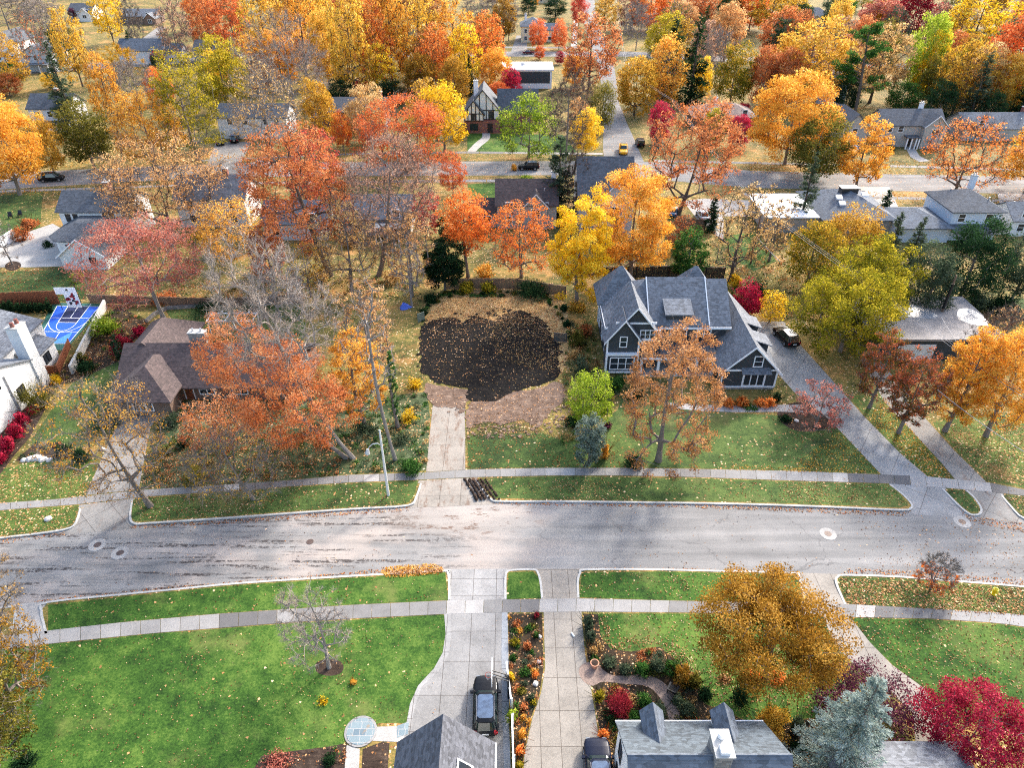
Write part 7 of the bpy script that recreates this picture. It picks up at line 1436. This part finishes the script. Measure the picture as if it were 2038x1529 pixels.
far = [
 ('thin', 'redorange', 86, 152, 24, 62, 'coral red crowned tree with a forked bare trunk at the upper left'), ('bare', 'twig', 118, 120, 5, 70, 'bare grey tree behind the coral red crowned tree'), ('round', 'darkgreen', 128, 135, 60, 32, 'dark green evergreen right of the coral red crowned tree'),
 ('mid', 'amber', 165, 172, 20, 72, 'orange tree rising above the upper left evergreen'), ('conifer', 'greygreen', 152, 262, 84, 78, 'tall grey green fir beside the white columned house'), ('mid', 'yellow', 228, 88, -25, 66, 'yellow tree at the top left edge of the view'), ('thin', 'twigdark', 282, 116, -5, 44, 'nearly leafless leaning tree in front of the blue grey roof'),
 ('sparse', 'dusty', 362, 132, 4, 80, 'dusty pink bare branched tree by the dark roofed house'), ('mid', 'goldorange', 235, 262, 105, 70, 'narrow orange tree with a dark leaning trunk left of the gold orange crown'), ('bare', 'twig', 275, 220, 122, 84, 'bare grey brown tree below the white gabled wall'), ('conifer', 'darkgreen', 268, 122, 60, 30, 'small dark conifer in front of the blue grey roof'),
 ('dense', 'orange', 325, 205, 140, 60, 'orange tree behind the yellow olive tree'), ('round', 'darkgreen', 322, 160, 110, 30, 'dark evergreen bush left of the yellow round tree'), ('dense', 'crimson', 315, 130, 105, 30, 'crimson shrub tree under the white gabled wall'), ('dense', 'purple', 150, 42, 16, 18, 'purple bush beside the top left dark roof'),
 ('mid', 'rust', 425, 110, -20, 78, 'rust brown tree above the dark roofed house'), ('mid', 'redorange', 478, 128, -12, 84, 'red brown tree with dark double trunks at the top'), ('mid', 'amber', 540, 140, -30, 100, 'golden orange tree at the top left of the stand'), ('mid', 'goldorange', 610, 150, -30, 100, 'golden orange tree second in the top stand'), ('dense', 'gold', 655, 170, 30, 70, 'brown gold tree right of the large bare grey tree'),
 ('mid', 'amber', 708, 200, -20, 96, 'tall orange tree with a long dark trunk at the left of the stand'), ('mid', 'orange', 752, 185, 10, 86, 'orange tree with twin dark trunks in the stand'), ('mid', 'goldorange', 782, 178, -25, 100, 'golden tree with a thick grey trunk in the stand'), ('mid', 'yellow', 765, 195, 90, 70, 'low bright yellow tree inside the stand'), ('mid', 'amber', 840, 170, -15, 100, 'golden tree in the middle of the stand'),
 ('mid', 'orange', 868, 190, 60, 80, 'orange tree in the front of the stand behind the yellow dome'), ('dense', 'bronze', 840, 205, 110, 80, 'brown olive tree low in front of the stand'), ('mid', 'goldorange', 905, 165, 5, 96, 'golden orange tree right of the middle of the stand'), ('mid', 'yellow', 925, 185, 50, 76, 'yellow tree at the right of the stand'), ('mid', 'orange', 968, 150, 35, 86, 'coral orange tree at the right end of the stand'),
 ('dense', 'goldorange', 985, 182, 98, 66, 'golden tree left of the white flat roofed house'), ('dense', 'bronze', 905, 215, 120, 70, 'bronze green tree above the tudor house'), ('conifer', 'darkgreen', 935, 190, 108, 34, 'dark slim conifer inside the stand above the tudor house'), ('dense', 'crimson', 1018, 195, 140, 44, 'pink crimson tree left of the white flat roofed house'), ('dense', 'redorange', 992, 205, 165, 50, 'red orange low tree above the tudor roof'),
 ('bare', 'twig', 960, 70, -10, 80, 'bare grey tree at the top left of the cream house'), ('bare', 'twig', 1012, 80, 0, 50, 'grey leafless tree beside the cream house'), ('round', 'darkgreen', 1052, 28, -8, 36, 'dark evergreen behind the cream house chimney'), ('round', 'darkgreen', 1105, 34, -2, 50, 'dark evergreen row right of the cream house'), ('dense', 'red', 1152, 52, -12, 38, 'red tree on the grass beside the side street'),
 ('dense', 'redorange', 1070, 98, 42, 42, 'coral round tree left of the pair in front of the cream house'), ('dense', 'redorange', 1112, 99, 44, 36, 'coral round tree right of the pair in front of the cream house'), ('round', 'redorange', 1074, 118, 92, 24, 'coral red shrub tree behind the maroon car'), ('round', 'darkred', 1114, 128, 104, 22, 'dark red round shrub right of the white flat roof'), ('round', 'darkgreen', 1098, 70, 38, 24, 'dark round bush between the coral pair'),
 ('mid', 'rust', 1172, 178, 42, 120, 'rust red oak with an ivy trunk left of the side street'), ('dense', 'goldorange', 1138, 175, 112, 48, 'orange gold tree in front of the rust red oak'), ('bare', 'dusty', 1160, 240, 160, 60, 'brown sparse tree left of the olive yew'), ('mid', 'salmon', 1150, 275, 195, 50, 'pinkish tan tree behind the tall bare tree'), ('conifer', 'greygreen', 1058, 172, 132, 18, 'small pale conifer at the screened front'),
 ('mid', 'gold', 1205, 60, -5, 60, 'gold thin tree beside the side street at the top'), ('bare', 'twig', 1265, 100, 10, 70, 'bare tree right of the side street at the top'), ('conifer', 'darkgreen', 1330, 195, 40, 86, 'large dark conifer behind the golden oval tree'), ('conifer', 'darkgreen', 1372, 205, 30, 80, 'second large dark conifer right of the golden oval tree'), ('conifer', 'darkgreen', 1395, 120, 12, 36, 'slim dark conifer in the upper right woods'),
 ('dense', 'orange', 1290, 60, -25, 90, 'orange tree at the top right of the side street'), ('dense', 'salmon', 1355, 70, 6, 66, 'peach orange tree at the top right'), ('dense', 'rust', 1390, 60, -25, 70, 'rust tree at the top of the right woods'), ('dense', 'salmon', 1440, 122, 8, 78, 'peach brown oak in the upper right woods'), ('bare', 'twig', 1420, 175, 62, 80, 'grey bare tree behind the green gold tree'),
 ('dense', 'goldgreen', 1452, 212, 98, 86, 'green gold tree above the tan ranch roof'), ('dense', 'yellow', 1395, 200, 120, 40, 'yellow thin tree left of the green gold tree'), ('dense', 'rust', 1512, 215, 92, 64, 'russet tree left of the great gold tree'), ('dense', 'rust', 1545, 130, 26, 92, 'russet tree behind the great gold tree'), ('dense', 'gold', 1592, 205, 52, 160, 'great gold tree above the orange gold maple'),
 ('mid', 'gold', 1530, 70, -30, 100, 'gold thin tree at the top right woods'), ('dense', 'orange', 1490, 60, -15, 80, 'orange brown tree at the top right woods'), ('mid', 'yellow', 1575, 60, -20, 60, 'yellow sparse tree left of the grey hip roofed house'), ('dense', 'green', 1672, 40, -12, 60, 'green tree behind the grey hip roofed house'), ('mid', 'dusty', 1665, 110, 40, 80, 'dusty grey brown tree right of the grey hip roofed house'),
 ('dense', 'pinkred', 1742, 90, -5, 88, 'wine red tree at the upper right'), ('dense', 'darkred', 1808, 80, -22, 100, 'dark red tree at the top right'), ('mid', 'dusty', 1850, 100, 10, 60, 'grey purple thin tree behind the lime green tree'), ('mid', 'tan', 1730, 205, 62, 130, 'tan gold tree behind the leaning pine'), ('round', 'lime', 1820, 196, 32, 84, 'lime green tall tree right of the leaning pine'),
 ('mid', 'yellow', 1925, 115, -12, 150, 'pale yellow sparse tree at the top right corner'), ('mid', 'gold', 1892, 232, 84, 116, 'gold tree left of the tall grey spruce'), ('conifer', 'greygreen', 1925, 246, 104, 66, 'tall grey spruce in the right woods'), ('dense', 'redorange', 2010, 215, 22, 150, 'large orange brown oak at the upper right edge'), ('dense', 'gold', 1990, 235, 120, 90, 'golden low tree under the large orange brown oak'),
 ('conifer', 'darkgreen', 2022, 246, 138, 66, 'dark conifer at the right edge'), ('round', 'darkgreen', 1860, 245, 165, 66, 'dark green thicket tree behind the grey gabled house'), ('round', 'green', 1790, 222, 165, 70, 'green bush tree below the lime green tall tree'), ('round', 'darkgreen', 1965, 252, 190, 60, 'dark green thicket tree behind the long grey roofed house'), ('round', 'darkgreen', 1680, 222, 150, 54, 'dark green tree at the foot of the leaning pine'),
 ('round', 'olive', 1845, 215, 120, 60, 'olive tree between the lime green and gold trees'), ('dense', 'goldorange', 20, 300, 200, 90, 'orange tree at the left edge beyond the far street'), ('dense', 'rust', 20, 190, 150, 60, 'rusty bush tree at the left edge'), ('round', 'green', 30, 160, 125, 50, 'green bush below the tall white left edge house'), ('round', 'yellow', 105, 176, 148, 36, 'yellow bush below the columned porch'),
 ('dense', 'orange', 410, 62, -20, 70, 'orange tree left of the top stand'), ('dense', 'rust', 660, 60, -30, 90, 'rust orange tree behind the top stand'), ('dense', 'goldorange', 730, 70, -30, 90, 'gold tree far behind the stand'), ('dense', 'salmon', 850, 60, -30, 100, 'peach tree far behind the stand'), ('dense', 'gold', 590, 60, -30, 80, 'gold tree far behind the large bare grey tree'), ('round', 'darkgreen', 780, 205, 165, 70, 'dark shrub tree at the foot of the stand'), ('round', 'darkgreen', 680, 205, 160, 60, 'dark evergreen left of the brick house roof'), ('dense', 'crimson', 720, 185, 158, 40, 'crimson shrub tree behind the brick house roof'),
 ('bare', 'twig', 20, 62, -20, 120, 'bare grey thicket tree in the top left corner'), ('bare', 'twig', 90, 60, -20, 80, 'bare grey tree left of the top left dark roof'), ('mid', 'dusty', 1255, 60, -12, 60, 'brown thin tree between the side street and the peach trees'), ('dense', 'salmon', 1620, 108, 62, 66, 'peach tree in front of the grey hip roofed house'), ('mid', 'amber', 645, 110, -10, 90, 'amber tree in the top stand above the large bare tree')]
for k, pal, bx, by, ty, w, lab in far: T(k, pal, bx, by, ty, w, lab, group=F1, bark='bark' if k == 'mid' else None)
T('pine', 'green', 1700, 232, 64, 132, 'tall leaning pine with open dark green layers', name='pine_tree', cat='pine')

# --- trees of the far woods that nothing tells apart, one label for each stand
EXC = [(-20, 15, 60, 140), (25, 60, 130, 160), (110, -20, 215, 56), (225, 0, 325, 100), (215, 80, 375, 140), (370, 85, 500, 135), (60, 170, 150, 270), (430, 195, 580, 285), (620, 185, 790, 270), (900, 175, 1060, 310), (980, 95, 1110, 185), (1020, 20, 1110, 100), (1140, -20, 1310, 330), (1370, 195, 1510, 265), (1560, 5, 1680, 65), (1620, 140, 1680, 215), (1655, 200, 1730, 310), (1730, 205, 1880, 330), (1890, 230, 2050, 290), (1400, -5, 1410, 0)]
def stand(x0, x1, y0, y1, n, pals, kinds, lab, grp, seed, hpx=(70, 110), wpx=(55, 85)):
    rng = random.Random(seed); pts = []; tries = 0
    while len(pts) < n and tries < 4000:
        tries += 1; x = rng.uniform(x0, x1); y = rng.uniform(y0, y1)
        if any(a <= x <= c and b <= y <= d for a, b, c, d in EXC) or any(abs(x - p[0]) < 34 and abs(y - p[1]) < 10 for p in pts): continue
        if abs(y - (150 - x * .04 if x < 1000 else 107 + (x - 1200) * .03)) < 9: continue
        pts.append((x, y)); k = .55 + .6 * max(0, y) / 200; T(rng.choice(kinds), rng.choice(pals), x, y, y - rng.uniform(*hpx) * k, rng.uniform(*wpx) * k, lab, group=grp, uniq=False)
stand(-40, 420, -5, 190, 4, ['goldorange', 'tan', 'gold', 'rust', 'olive', 'yellow', 'dusty'], ['mid', 'dense', 'sparse', 'bare'], 'one of the mixed autumn trees filling the gardens at upper left', 'mixed autumn trees at upper left', 3)
stand(420, 1130, -10, 190, 26, ['amber', 'gold', 'gold', 'goldorange', 'salmon', 'bronze', 'yellow', 'tan', 'olive'], ['mid', 'dense', 'dense'], 'one of the orange and gold trees massed along the top centre', 'orange and gold trees along the top centre', 5)
stand(1270, 2080, -10, 230, 44, ['gold', 'amber', 'rust', 'tan', 'olive', 'bronze', 'darkgreen', 'dusty', 'yellow', 'greygreen', 'yellowolive'], ['mid', 'dense', 'dense', 'round', 'sparse'], 'one of the mixed autumn trees massed in the woods at upper right', 'mixed autumn trees in the woods at upper right', 7, (75, 112), (55, 85))
stand(-100, 2150, -40, -8, 30, ['amber', 'gold', 'gold', 'tan', 'salmon', 'dusty', 'olive'], ['mid', 'dense', 'sparse', 'bare'], 'one of the distant trees whose crowns show along the top edge', 'distant trees along the top edge', 9, (60, 90), (60, 90))
stand(580, 920, 265, 300, 3, ['goldorange', 'olive', 'rust', 'tan', 'gold'], ['mid', 'dense', 'round'], 'one of the small trees in the front gardens left of the tudor house', 'small front garden trees left of the tudor house', 11, (60, 90), (50, 70))
for i, (x, y, ty, w, pal) in enumerate(((240, 500, 455, 60, 'olive'), (400, 480, 440, 60, 'gold'), (620, 500, 455, 60, 'rust'), (700, 490, 450, 60, 'tan'), (900, 470, 425, 50, 'salmon'), (860, 540, 500, 46, 'olive'), (640, 560, 520, 50, 'tan'), (520, 545, 500, 56, 'rust'), (780, 560, 520, 60, 'tan'))): SB(pal, x, y, ty, w, 'one of the mixed shrubs filling the back gardens between the two streets', group='mixed back garden shrubs between the streets', k=3)
# ------------------------------------------------------------------ fallen leaves (too many to count)
LQ = {}; lr = np.random.default_rng(77)
def inpoly(x, y, poly):
    c = np.zeros(len(x), bool); n = len(poly); j = n - 1
    for i in range(n):
        xi, yi = poly[i]; xj, yj = poly[j]
        if yi != yj: c ^= ((yi > y) != (yj > y)) & (x < (xj - xi) * (y - yi) / (yj - yi) + xi)
        j = i
    return c
def scatter(pxs, dens, pal, z=.03, size=.14, clump=.5, seed=0):
    pts = [(q.x, q.y) for q in G(pxs)]; xs = [p[0] for p in pts]; ys = [p[1] for p in pts]; A = (max(xs) - min(xs)) * (max(ys) - min(ys)); n = int(A * dens)
    if clump: nc = max(3, n // 25); c = np.stack([lr.uniform(min(xs), max(xs), nc), lr.uniform(min(ys), max(ys), nc)], 1); m = int(n * clump); a = c[lr.integers(0, nc, m)] + lr.normal(size=(m, 2)) * lr.uniform(.3, 1.2, (m, 1)); b = np.stack([lr.uniform(min(xs), max(xs), n - m), lr.uniform(min(ys), max(ys), n - m)], 1); p = np.vstack([a, b])
    else: p = np.stack([lr.uniform(min(xs), max(xs), n), lr.uniform(min(ys), max(ys), n)], 1)
    p = p[inpoly(p[:, 0], p[:, 1], pts)]; n = len(p); P3 = np.concatenate([p, np.full((n, 1), z) + lr.random((n, 1)) * .03], 1)
    nr = unit(lr.normal(size=(n, 3)) * .35 + np.array([0, 0, 1.])); t = unit(np.cross(nr, lr.normal(size=(n, 3)))); b = np.cross(nr, t); s = size * lr.uniform(.55, 1.3, (n, 1))
    LQ.setdefault(pal, []).append(np.stack([P3 + t * s * .5, P3 + b * s * .36, P3 - t * s * .5, P3 - b * s * .36], 1))
scatter([(100, 1283), (584, 1241), (884, 1224), (880, 1300), (834, 1366), (812, 1440), (700, 1450), (600, 1529), (100, 1529)], 3.6, 'litter', size=.11)
scatter([(560, 1260), (700, 1240), (740, 1340), (700, 1400), (560, 1380)], 4, 'tan', size=.12)
scatter([(96, 1205), (481, 1165), (886, 1140), (892, 1195), (429, 1222), (110, 1256)], 2.5, 'litter')
scatter([(1158, 1141), (1572, 1144), (1598, 1196), (1153, 1189)], 6, 'litter'); scatter([(1320, 1141), (1572, 1144), (1598, 1196), (1320, 1196)], 7, 'litter')
scatter([(1188, 1222), (1636, 1226), (1700, 1340), (1620, 1430), (1500, 1440), (1400, 1400), (1310, 1290), (1205, 1290)], 12, 'litter', clump=.3); scatter([(1380, 1250), (1620, 1250), (1640, 1400), (1420, 1400)], 16, 'litter', clump=.2); scatter([(1192, 1225), (1200, 1280), (1230, 1296), (1300, 1284), (1380, 1345), (1400, 1360), (1370, 1290), (1300, 1270), (1220, 1270), (1205, 1225)], 30, 'litter', clump=.2)
scatter([(1668, 1150), (2038, 1172), (2100, 1232), (1686, 1202)], 46, 'litter', clump=.3); scatter([(1668, 1150), (2038, 1172), (2100, 1232), (1686, 1202)], 20, 'salmon', clump=.3)
scatter([(1696, 1231), (1990, 1243), (2200, 1280), (2200, 1500), (1842, 1372), (1732, 1280)], 14, 'litter', clump=.3)
for e in ([(96, 1199), (343, 1173), (700, 1146), (770, 1140), (770, 1128), (700, 1138), (343, 1166), (60, 1196)], [(1664, 1150), (1850, 1154), (2100, 1176), (2100, 1158), (1850, 1138), (1690, 1128)], [(1170, 1134), (1425, 1137), (1425, 1131), (1170, 1129)]): scatter(e, 30, 'litter', RZ + .02, clump=.2); scatter(e, 14, 'orange', RZ + .02, clump=.2)
scatter([(756, 1140), (770, 1128), (860, 1122), (884, 1132), (880, 1142), (800, 1150), (770, 1150)], 170, 'goldorange', .02, .16, .4); scatter([(770, 1138), (880, 1130), (880, 1140), (790, 1148)], 110, 'litter', .1, .16, .4)
for e in ([(0, 1073), (128, 1057), (128, 1064), (0, 1082)], [(262, 1043), (450, 1032), (815, 1007), (815, 1015), (450, 1042), (262, 1052)], [(985, 999), (1350, 1002), (1650, 1010), (1815, 1016), (1800, 1026), (1650, 1020), (1350, 1009), (985, 1003)], [(1905, 1008), (1945, 1028), (2040, 1040), (2040, 1062), (1930, 1036)]): scatter(e, 34, 'litter', RZ + .02, clump=.2); scatter(e, 16, 'orange', RZ + .02, clump=.2)
scatter([(264, 994), (515, 975), (832, 957), (810, 1002), (450, 1027), (270, 1038)], 10, 'litter', clump=.5); scatter([(264, 994), (450, 978), (560, 985), (520, 1022), (270, 1038)], 16, 'litter', clump=.3)
scatter([(952, 954), (1768, 964), (1808, 1006), (1650, 1005), (1350, 997), (985, 992)], 6, 'litter', clump=.7); scatter([(1540, 960), (1768, 964), (1808, 1006), (1560, 1002)], 20, 'salmon', clump=.6); scatter([(1040, 950), (1200, 950), (1260, 995), (1060, 993)], 12, 'salmon', clump=.6)
scatter([(930, 932), (930, 868), (1240, 862), (1240, 932)], 7, 'rust', clump=.7); scatter([(1380, 932), (1752, 943), (1660, 840), (1560, 850)], 5, 'litter', clump=.4); scatter([(1560, 940), (1752, 943), (1672, 855), (1640, 880)], 22, 'goldorange', clump=.3); scatter([(1450, 925), (1740, 938), (1752, 943), (1450, 936)], 26, 'goldorange', clump=.3)
scatter([(1848, 948), (1725, 832), (1760, 790), (1896, 953)], 40, 'goldorange', clump=.2); scatter([(1966, 957), (1860, 845), (2200, 840), (2200, 990)], 26, 'litter', clump=.4); scatter([(1996, 985), (2045, 1030), (2200, 1060), (2200, 1010)], 40, 'litter'); scatter([(1880, 975), (1946, 1015), (1920, 977)], 20, 'litter')
scatter([(-60, 960), (160, 910), (176, 985), (0, 1001), (-60, 1020)], 22, 'tan', clump=.4); scatter([(-60, 1090), (126, 1050), (158, 1006), (-60, 1030)], 22, 'tan', clump=.4)
scatter([(280, 975), (300, 880), (640, 860), (690, 944), (412, 967)], 24, 'rust', clump=.5); scatter([(280, 975), (300, 880), (560, 860), (600, 952), (412, 967)], 16, 'litter', clump=.5)
scatter([(840, 645), (900, 582), (1080, 582), (1128, 650), (1110, 690), (1082, 640), (985, 640), (868, 634)], 16, 'tan', .04, .17, .3); scatter([(840, 645), (900, 582), (1080, 582), (1128, 650), (1110, 690), (985, 650)], 12, 'litter', .04, .17, .3)
scatter([(845, 650), (985, 636), (1060, 630), (1115, 700), (1110, 750), (985, 790), (868, 760), (840, 700)], 4.0, 'tan', .09, .13, .3); scatter([(960, 650), (1060, 630), (1115, 700), (1100, 745), (1000, 720)], 12, 'tan', .09, .14, .3)
scatter([(830, 640), (852, 600), (900, 575), (1085, 575), (1130, 640), (1145, 720), (1120, 800), (1110, 760), (1100, 690), (1075, 645), (985, 645), (880, 640)], 14, 'salmon', .05, .17, .3)
scatter([(930, 850), (1085, 835), (1110, 870), (930, 880)], 9, 'litter', .03, .14, .5)
scatter([(934, 800), (1118, 766), (1092, 832), (930, 866)], 8, 'litter', .06, .15, .5)
scatter([(0, 1215), (0, 1075), (500, 1035), (840, 1010), (840, 1135), (340, 1172)], .8, 'litter', RZ + .015, .12, .5); scatter([(1200, 1005), (1815, 1020), (2038, 1060), (2038, 1165), (1620, 1143), (1200, 1133)], 1.0, 'litter', RZ + .015, .12, .4); scatter([(1700, 1025), (2038, 1060), (2038, 1165), (1750, 1145)], 4.0, 'litter', RZ + .015, .12, .4)
scatter([(0, 1002), (690, 946), (690, 961), (0, 1016)], 6, 'litter', .03, .12, .3); scatter([(1364, 1197), (2038, 1223), (2038, 1246), (1370, 1220)], 5, 'litter', .03, .12, .3); scatter([(1500, 936), (2038, 975), (2038, 987), (1500, 955)], 3, 'litter', .03, .12, .3)
scatter([(171, 986), (276, 975), (300, 850), (232, 850)], 5, 'tan', .03, .13, .3); scatter([(1540, 760), (1650, 830), (1754, 945), (1846, 949), (1620, 720), (1500, 650)], .5, 'litter', .03, .12, .3); scatter([(898, 1225), (1000, 1225), (1000, 1430), (820, 1440)], .25, 'litter', .03, .1, .3)
scatter([(1440, 800), (1600, 800), (1660, 840), (1560, 850)], 8, 'rust', .03, .14, .4); scatter([(95, 770), (190, 640), (300, 640), (235, 720)], 12, 'rust', .03, .16, .4); scatter([(1700, 500), (1400, 560), (1500, 640), (1600, 660)], 4, 'goldorange', .03, .18, .4)
scatter([(330, 618), (590, 600), (600, 690), (380, 690)], 9, 'tan', .03, .17, .4); scatter([(-20, 540), (170, 535), (170, 600), (-20, 605)], 6, 'rust', .03, .2, .4)
for e in ([(-60, 395), (450, 372), (930, 366), (930, 352), (450, 360), (-60, 384)], [(-60, 344), (400, 322), (930, 320), (930, 300), (400, 306), (-60, 330)], [(1490, 345), (2038, 352), (2038, 325), (1490, 315)], [(1490, 376), (2038, 388), (2038, 410), (1490, 398)]): scatter(e, 3.2, 'goldorange', .03, .3, .4)
allq = []; allv = []; ml = []; mats = []
for i, (pal, qs) in enumerate(LQ.items()):
    q = np.concatenate(qs); allq.append(q); allv.append(lr.random(len(q))); ml.append(np.full(len(q), i, np.int32)); mats.append(leafmat(pal))
me = attr_mesh('fallen_leaves', np.concatenate(allq), np.concatenate(allv), mats[0])
for m in mats[1:]: me.materials.append(m)
me.polygons.foreach_set('material_index', np.concatenate(ml)); o = bpy.data.objects.new('fallen_leaves', me); link(o)
tag(o, 'fallen orange and tan leaves scattered over lawns, verges and road edges', 'leaves', None, 'stuff')
# low mixed growth of beds and rough ground (too dense to count)
UQ = {}
def under(pxs, dens, pals, hmax=.4, size=.16, patch=.55):
    pts = [(q.x, q.y) for q in G(pxs)]; xs = [p[0] for p in pts]; ys = [p[1] for p in pts]; A = (max(xs) - min(xs)) * (max(ys) - min(ys)); nc = max(6, int(A * 1.1)); C = np.stack([lr.uniform(min(xs), max(xs), nc), lr.uniform(min(ys), max(ys), nc)], 1); C = C[inpoly(C[:, 0], C[:, 1], pts)]; nc = len(C)
    if nc == 0: return
    hh = hmax * lr.uniform(.25, 1, nc); rr = patch * lr.uniform(.35, 1.1, nc); pi = lr.integers(0, len(pals), nc); n = int(A * dens); idx = lr.integers(0, nc, n)
    d = lr.normal(size=(n, 2)) * .5; z = hh[idx] * np.maximum(0, 1 - (d ** 2).sum(1) * .6) * lr.random(n); p = np.concatenate([C[idx] + d * rr[idx][:, None], z[:, None] + .02], 1)
    nr = unit(lr.normal(size=(n, 3)) * .9 + np.array([0, 0, .7])); t = unit(np.cross(nr, lr.normal(size=(n, 3)))); b = np.cross(nr, t); s = size * lr.uniform(.5, 1.4, (n, 1)); Q = np.stack([p + t * s * .5, p + b * s * .26, p - t * s * .5, p - b * s * .26], 1)
    ok = inpoly(p[:, 0], p[:, 1], pts)
    for k, pal in enumerate(pals):
        m = (pi[idx] == k) & ok
        if m.any(): UQ.setdefault(pal, []).append(Q[m])
under([(1011, 1224), (1079, 1224), (1081, 1330), (1074, 1380), (1057, 1430), (1042, 1529), (1022, 1529), (1016, 1440), (1013, 1300)], 130, ['green', 'olive', 'rust', 'litter', 'goldorange', 'greygreen'], .35, .13, .4)
under([(1163, 1224), (1188, 1224), (1194, 1268), (1213, 1292), (1255, 1300), (1312, 1290), (1384, 1345), (1402, 1402), (1500, 1442), (1600, 1432), (1600, 1529), (1210, 1529), (1190, 1432), (1200, 1366), (1240, 1364), (1290, 1370), (1320, 1400), (1352, 1430), (1346, 1392), (1316, 1354), (1275, 1342), (1205, 1334), (1172, 1316)], 70, ['green', 'greygreen', 'olive', 'rust', 'tan', 'darkgreen'], .5, .15, .5)
under([(280, 975), (300, 880), (360, 810), (640, 800), (690, 944), (584, 955), (412, 967)], 22, ['green', 'greygreen', 'olive', 'rust', 'tan'], .5, .2, .7)
under([(690, 944), (650, 800), (850, 780), (856, 832), (851, 937)], 34, ['green', 'greygreen', 'green', 'tan'], .45, .2, .7)
under([(1115, 890), (1120, 760), (1130, 640), (1180, 640), (1200, 760), (1235, 780), (1180, 860)], 26, ['olive', 'green', 'greygreen', 'rust', 'tan'], .8, .22, .8)
under([(835, 645), (850, 600), (890, 580), (1090, 582), (1128, 640), (1140, 660), (1135, 690), (1118, 640), (1080, 592), (900, 592), (862, 612), (848, 648)], 40, ['darkgreen', 'green', 'olive'], .5, .2, .7)
under([(95, 770), (150, 700), (190, 640), (235, 610), (300, 640), (255, 690), (235, 720), (150, 760)], 24, ['rust', 'olive', 'tan', 'green'], .5, .2, .6)
under([(330, 604), (600, 594), (840, 600), (840, 560), (600, 550), (330, 570)], 14, ['darkgreen', 'olive', 'rust', 'tan'], 1.0, .26, 1.0)
under([(1330, 600), (1320, 470), (1560, 450), (1760, 520), (1860, 600), (1860, 660), (1620, 640), (1480, 640)], 9, ['darkgreen', 'olive', 'green', 'rust'], 1.1, .26, 1.1)
under([(30, 918), (68, 884), (120, 880), (165, 912), (70, 916)], 40, ['greygreen', 'rust', 'green'], .4, .16, .5); under([(1440, 798), (1550, 798), (1550, 812), (1440, 812)], 50, ['orange', 'green'], .5, .16, .5); under([(500, 1529), (520, 1506), (650, 1490), (690, 1482), (690, 1529)], 16, ['green', 'rust'], .3, .13, .4)
allq = []; allv = []; ml = []; mats = []
for i, (pal, qs) in enumerate(UQ.items()):
    q = np.concatenate(qs); allq.append(q); allv.append(lr.random(len(q))); ml.append(np.full(len(q), i, np.int32)); mats.append(leafmat(pal))
me = attr_mesh('ground_cover', np.concatenate(allq), np.concatenate(allv), mats[0])
for m in mats[1:]: me.materials.append(m)
me.polygons.foreach_set('material_index', np.concatenate(ml)); o = bpy.data.objects.new('ground_cover', me); link(o)
tag(o, 'low mixed ground cover filling the garden beds and rough borders', 'ground cover', None, 'stuff')
# ruts of dark clods where a vehicle cut the verge corner
mb = MB(); rng = random.Random(8)
for i in range(6):
    a = P(926 + i * 8, 955); b = P(950 + i * 9, 996)
    for k in range(12):
        t = k / 12 + rng.uniform(-.03, .03); q = a.lerp(b, t); r = rng.uniform(.12, .24); ring = [(q.x + r * math.cos(6.283 * j / 6) * rng.uniform(.7, 1.2), q.y + 1.5 * r * math.sin(6.283 * j / 6) * rng.uniform(.7, 1.2)) for j in range(6)]
        mb.hull([(x, y, .0) for x, y in ring], [(q.x + (x - q.x) * .5, q.y + (y - q.y) * .5, rng.uniform(.08, .2)) for x, y in ring])
struct(tag(mb.build('mud', M['mulch']), 'dark muddy tyre ruts across the verge corner beside the vacant lot drive', 'mud'), 'stuff')
# ------------------------------------------------------------------ light, sky, camera
AZ, EL = rad(38), rad(32)
sd = Vector((math.sin(AZ) * math.cos(EL), math.cos(AZ) * math.cos(EL), math.sin(EL)))
L = bpy.data.lights.new('sun', 'SUN'); L.energy = 1.7; L.angle = rad(6); L.color = (1, .96, .9); so = bpy.data.objects.new('sun', L); link(so); so.rotation_euler = sd.to_track_quat('Z', 'Y').to_euler()
w = bpy.data.worlds.new('World'); S.world = w; w.use_nodes = True; nt = w.node_tree; bg = nt.nodes['Background']
sk = nt.nodes.new('ShaderNodeTexSky'); sk.sky_type = 'NISHITA'; sk.sun_disc = False; sk.sun_elevation = EL; sk.sun_rotation = AZ; sk.air_density = 1.0; sk.dust_density = 4.0; sk.altitude = 200
nt.links.new(sk.outputs[0], bg.inputs[0]); bg.inputs[1].default_value = .15
cam = bpy.data.cameras.new('camera'); cam.sensor_width = 36; cam.lens = FP / 2038 * 36; cam.clip_start = .5; cam.clip_end = 9000
co_ = bpy.data.objects.new('camera', cam); link(co_); co_.location = (0, 0, CH); co_.rotation_euler = (math.pi / 2 - TH, 0, 0); S.camera = co_
S.view_settings.view_transform = 'Standard'; S.view_settings.look = 'None'; S.view_settings.exposure = 1.78; S.view_settings.gamma = 1
S.cycles.filter_width = 1.1; S.cycles.use_denoising = False
S.cycles.max_bounces = 6; S.cycles.diffuse_bounces = 3; S.cycles.transmission_bounces = 3; S.cycles.glossy_bounces = 2; S.cycles.sample_clamp_indirect = 4
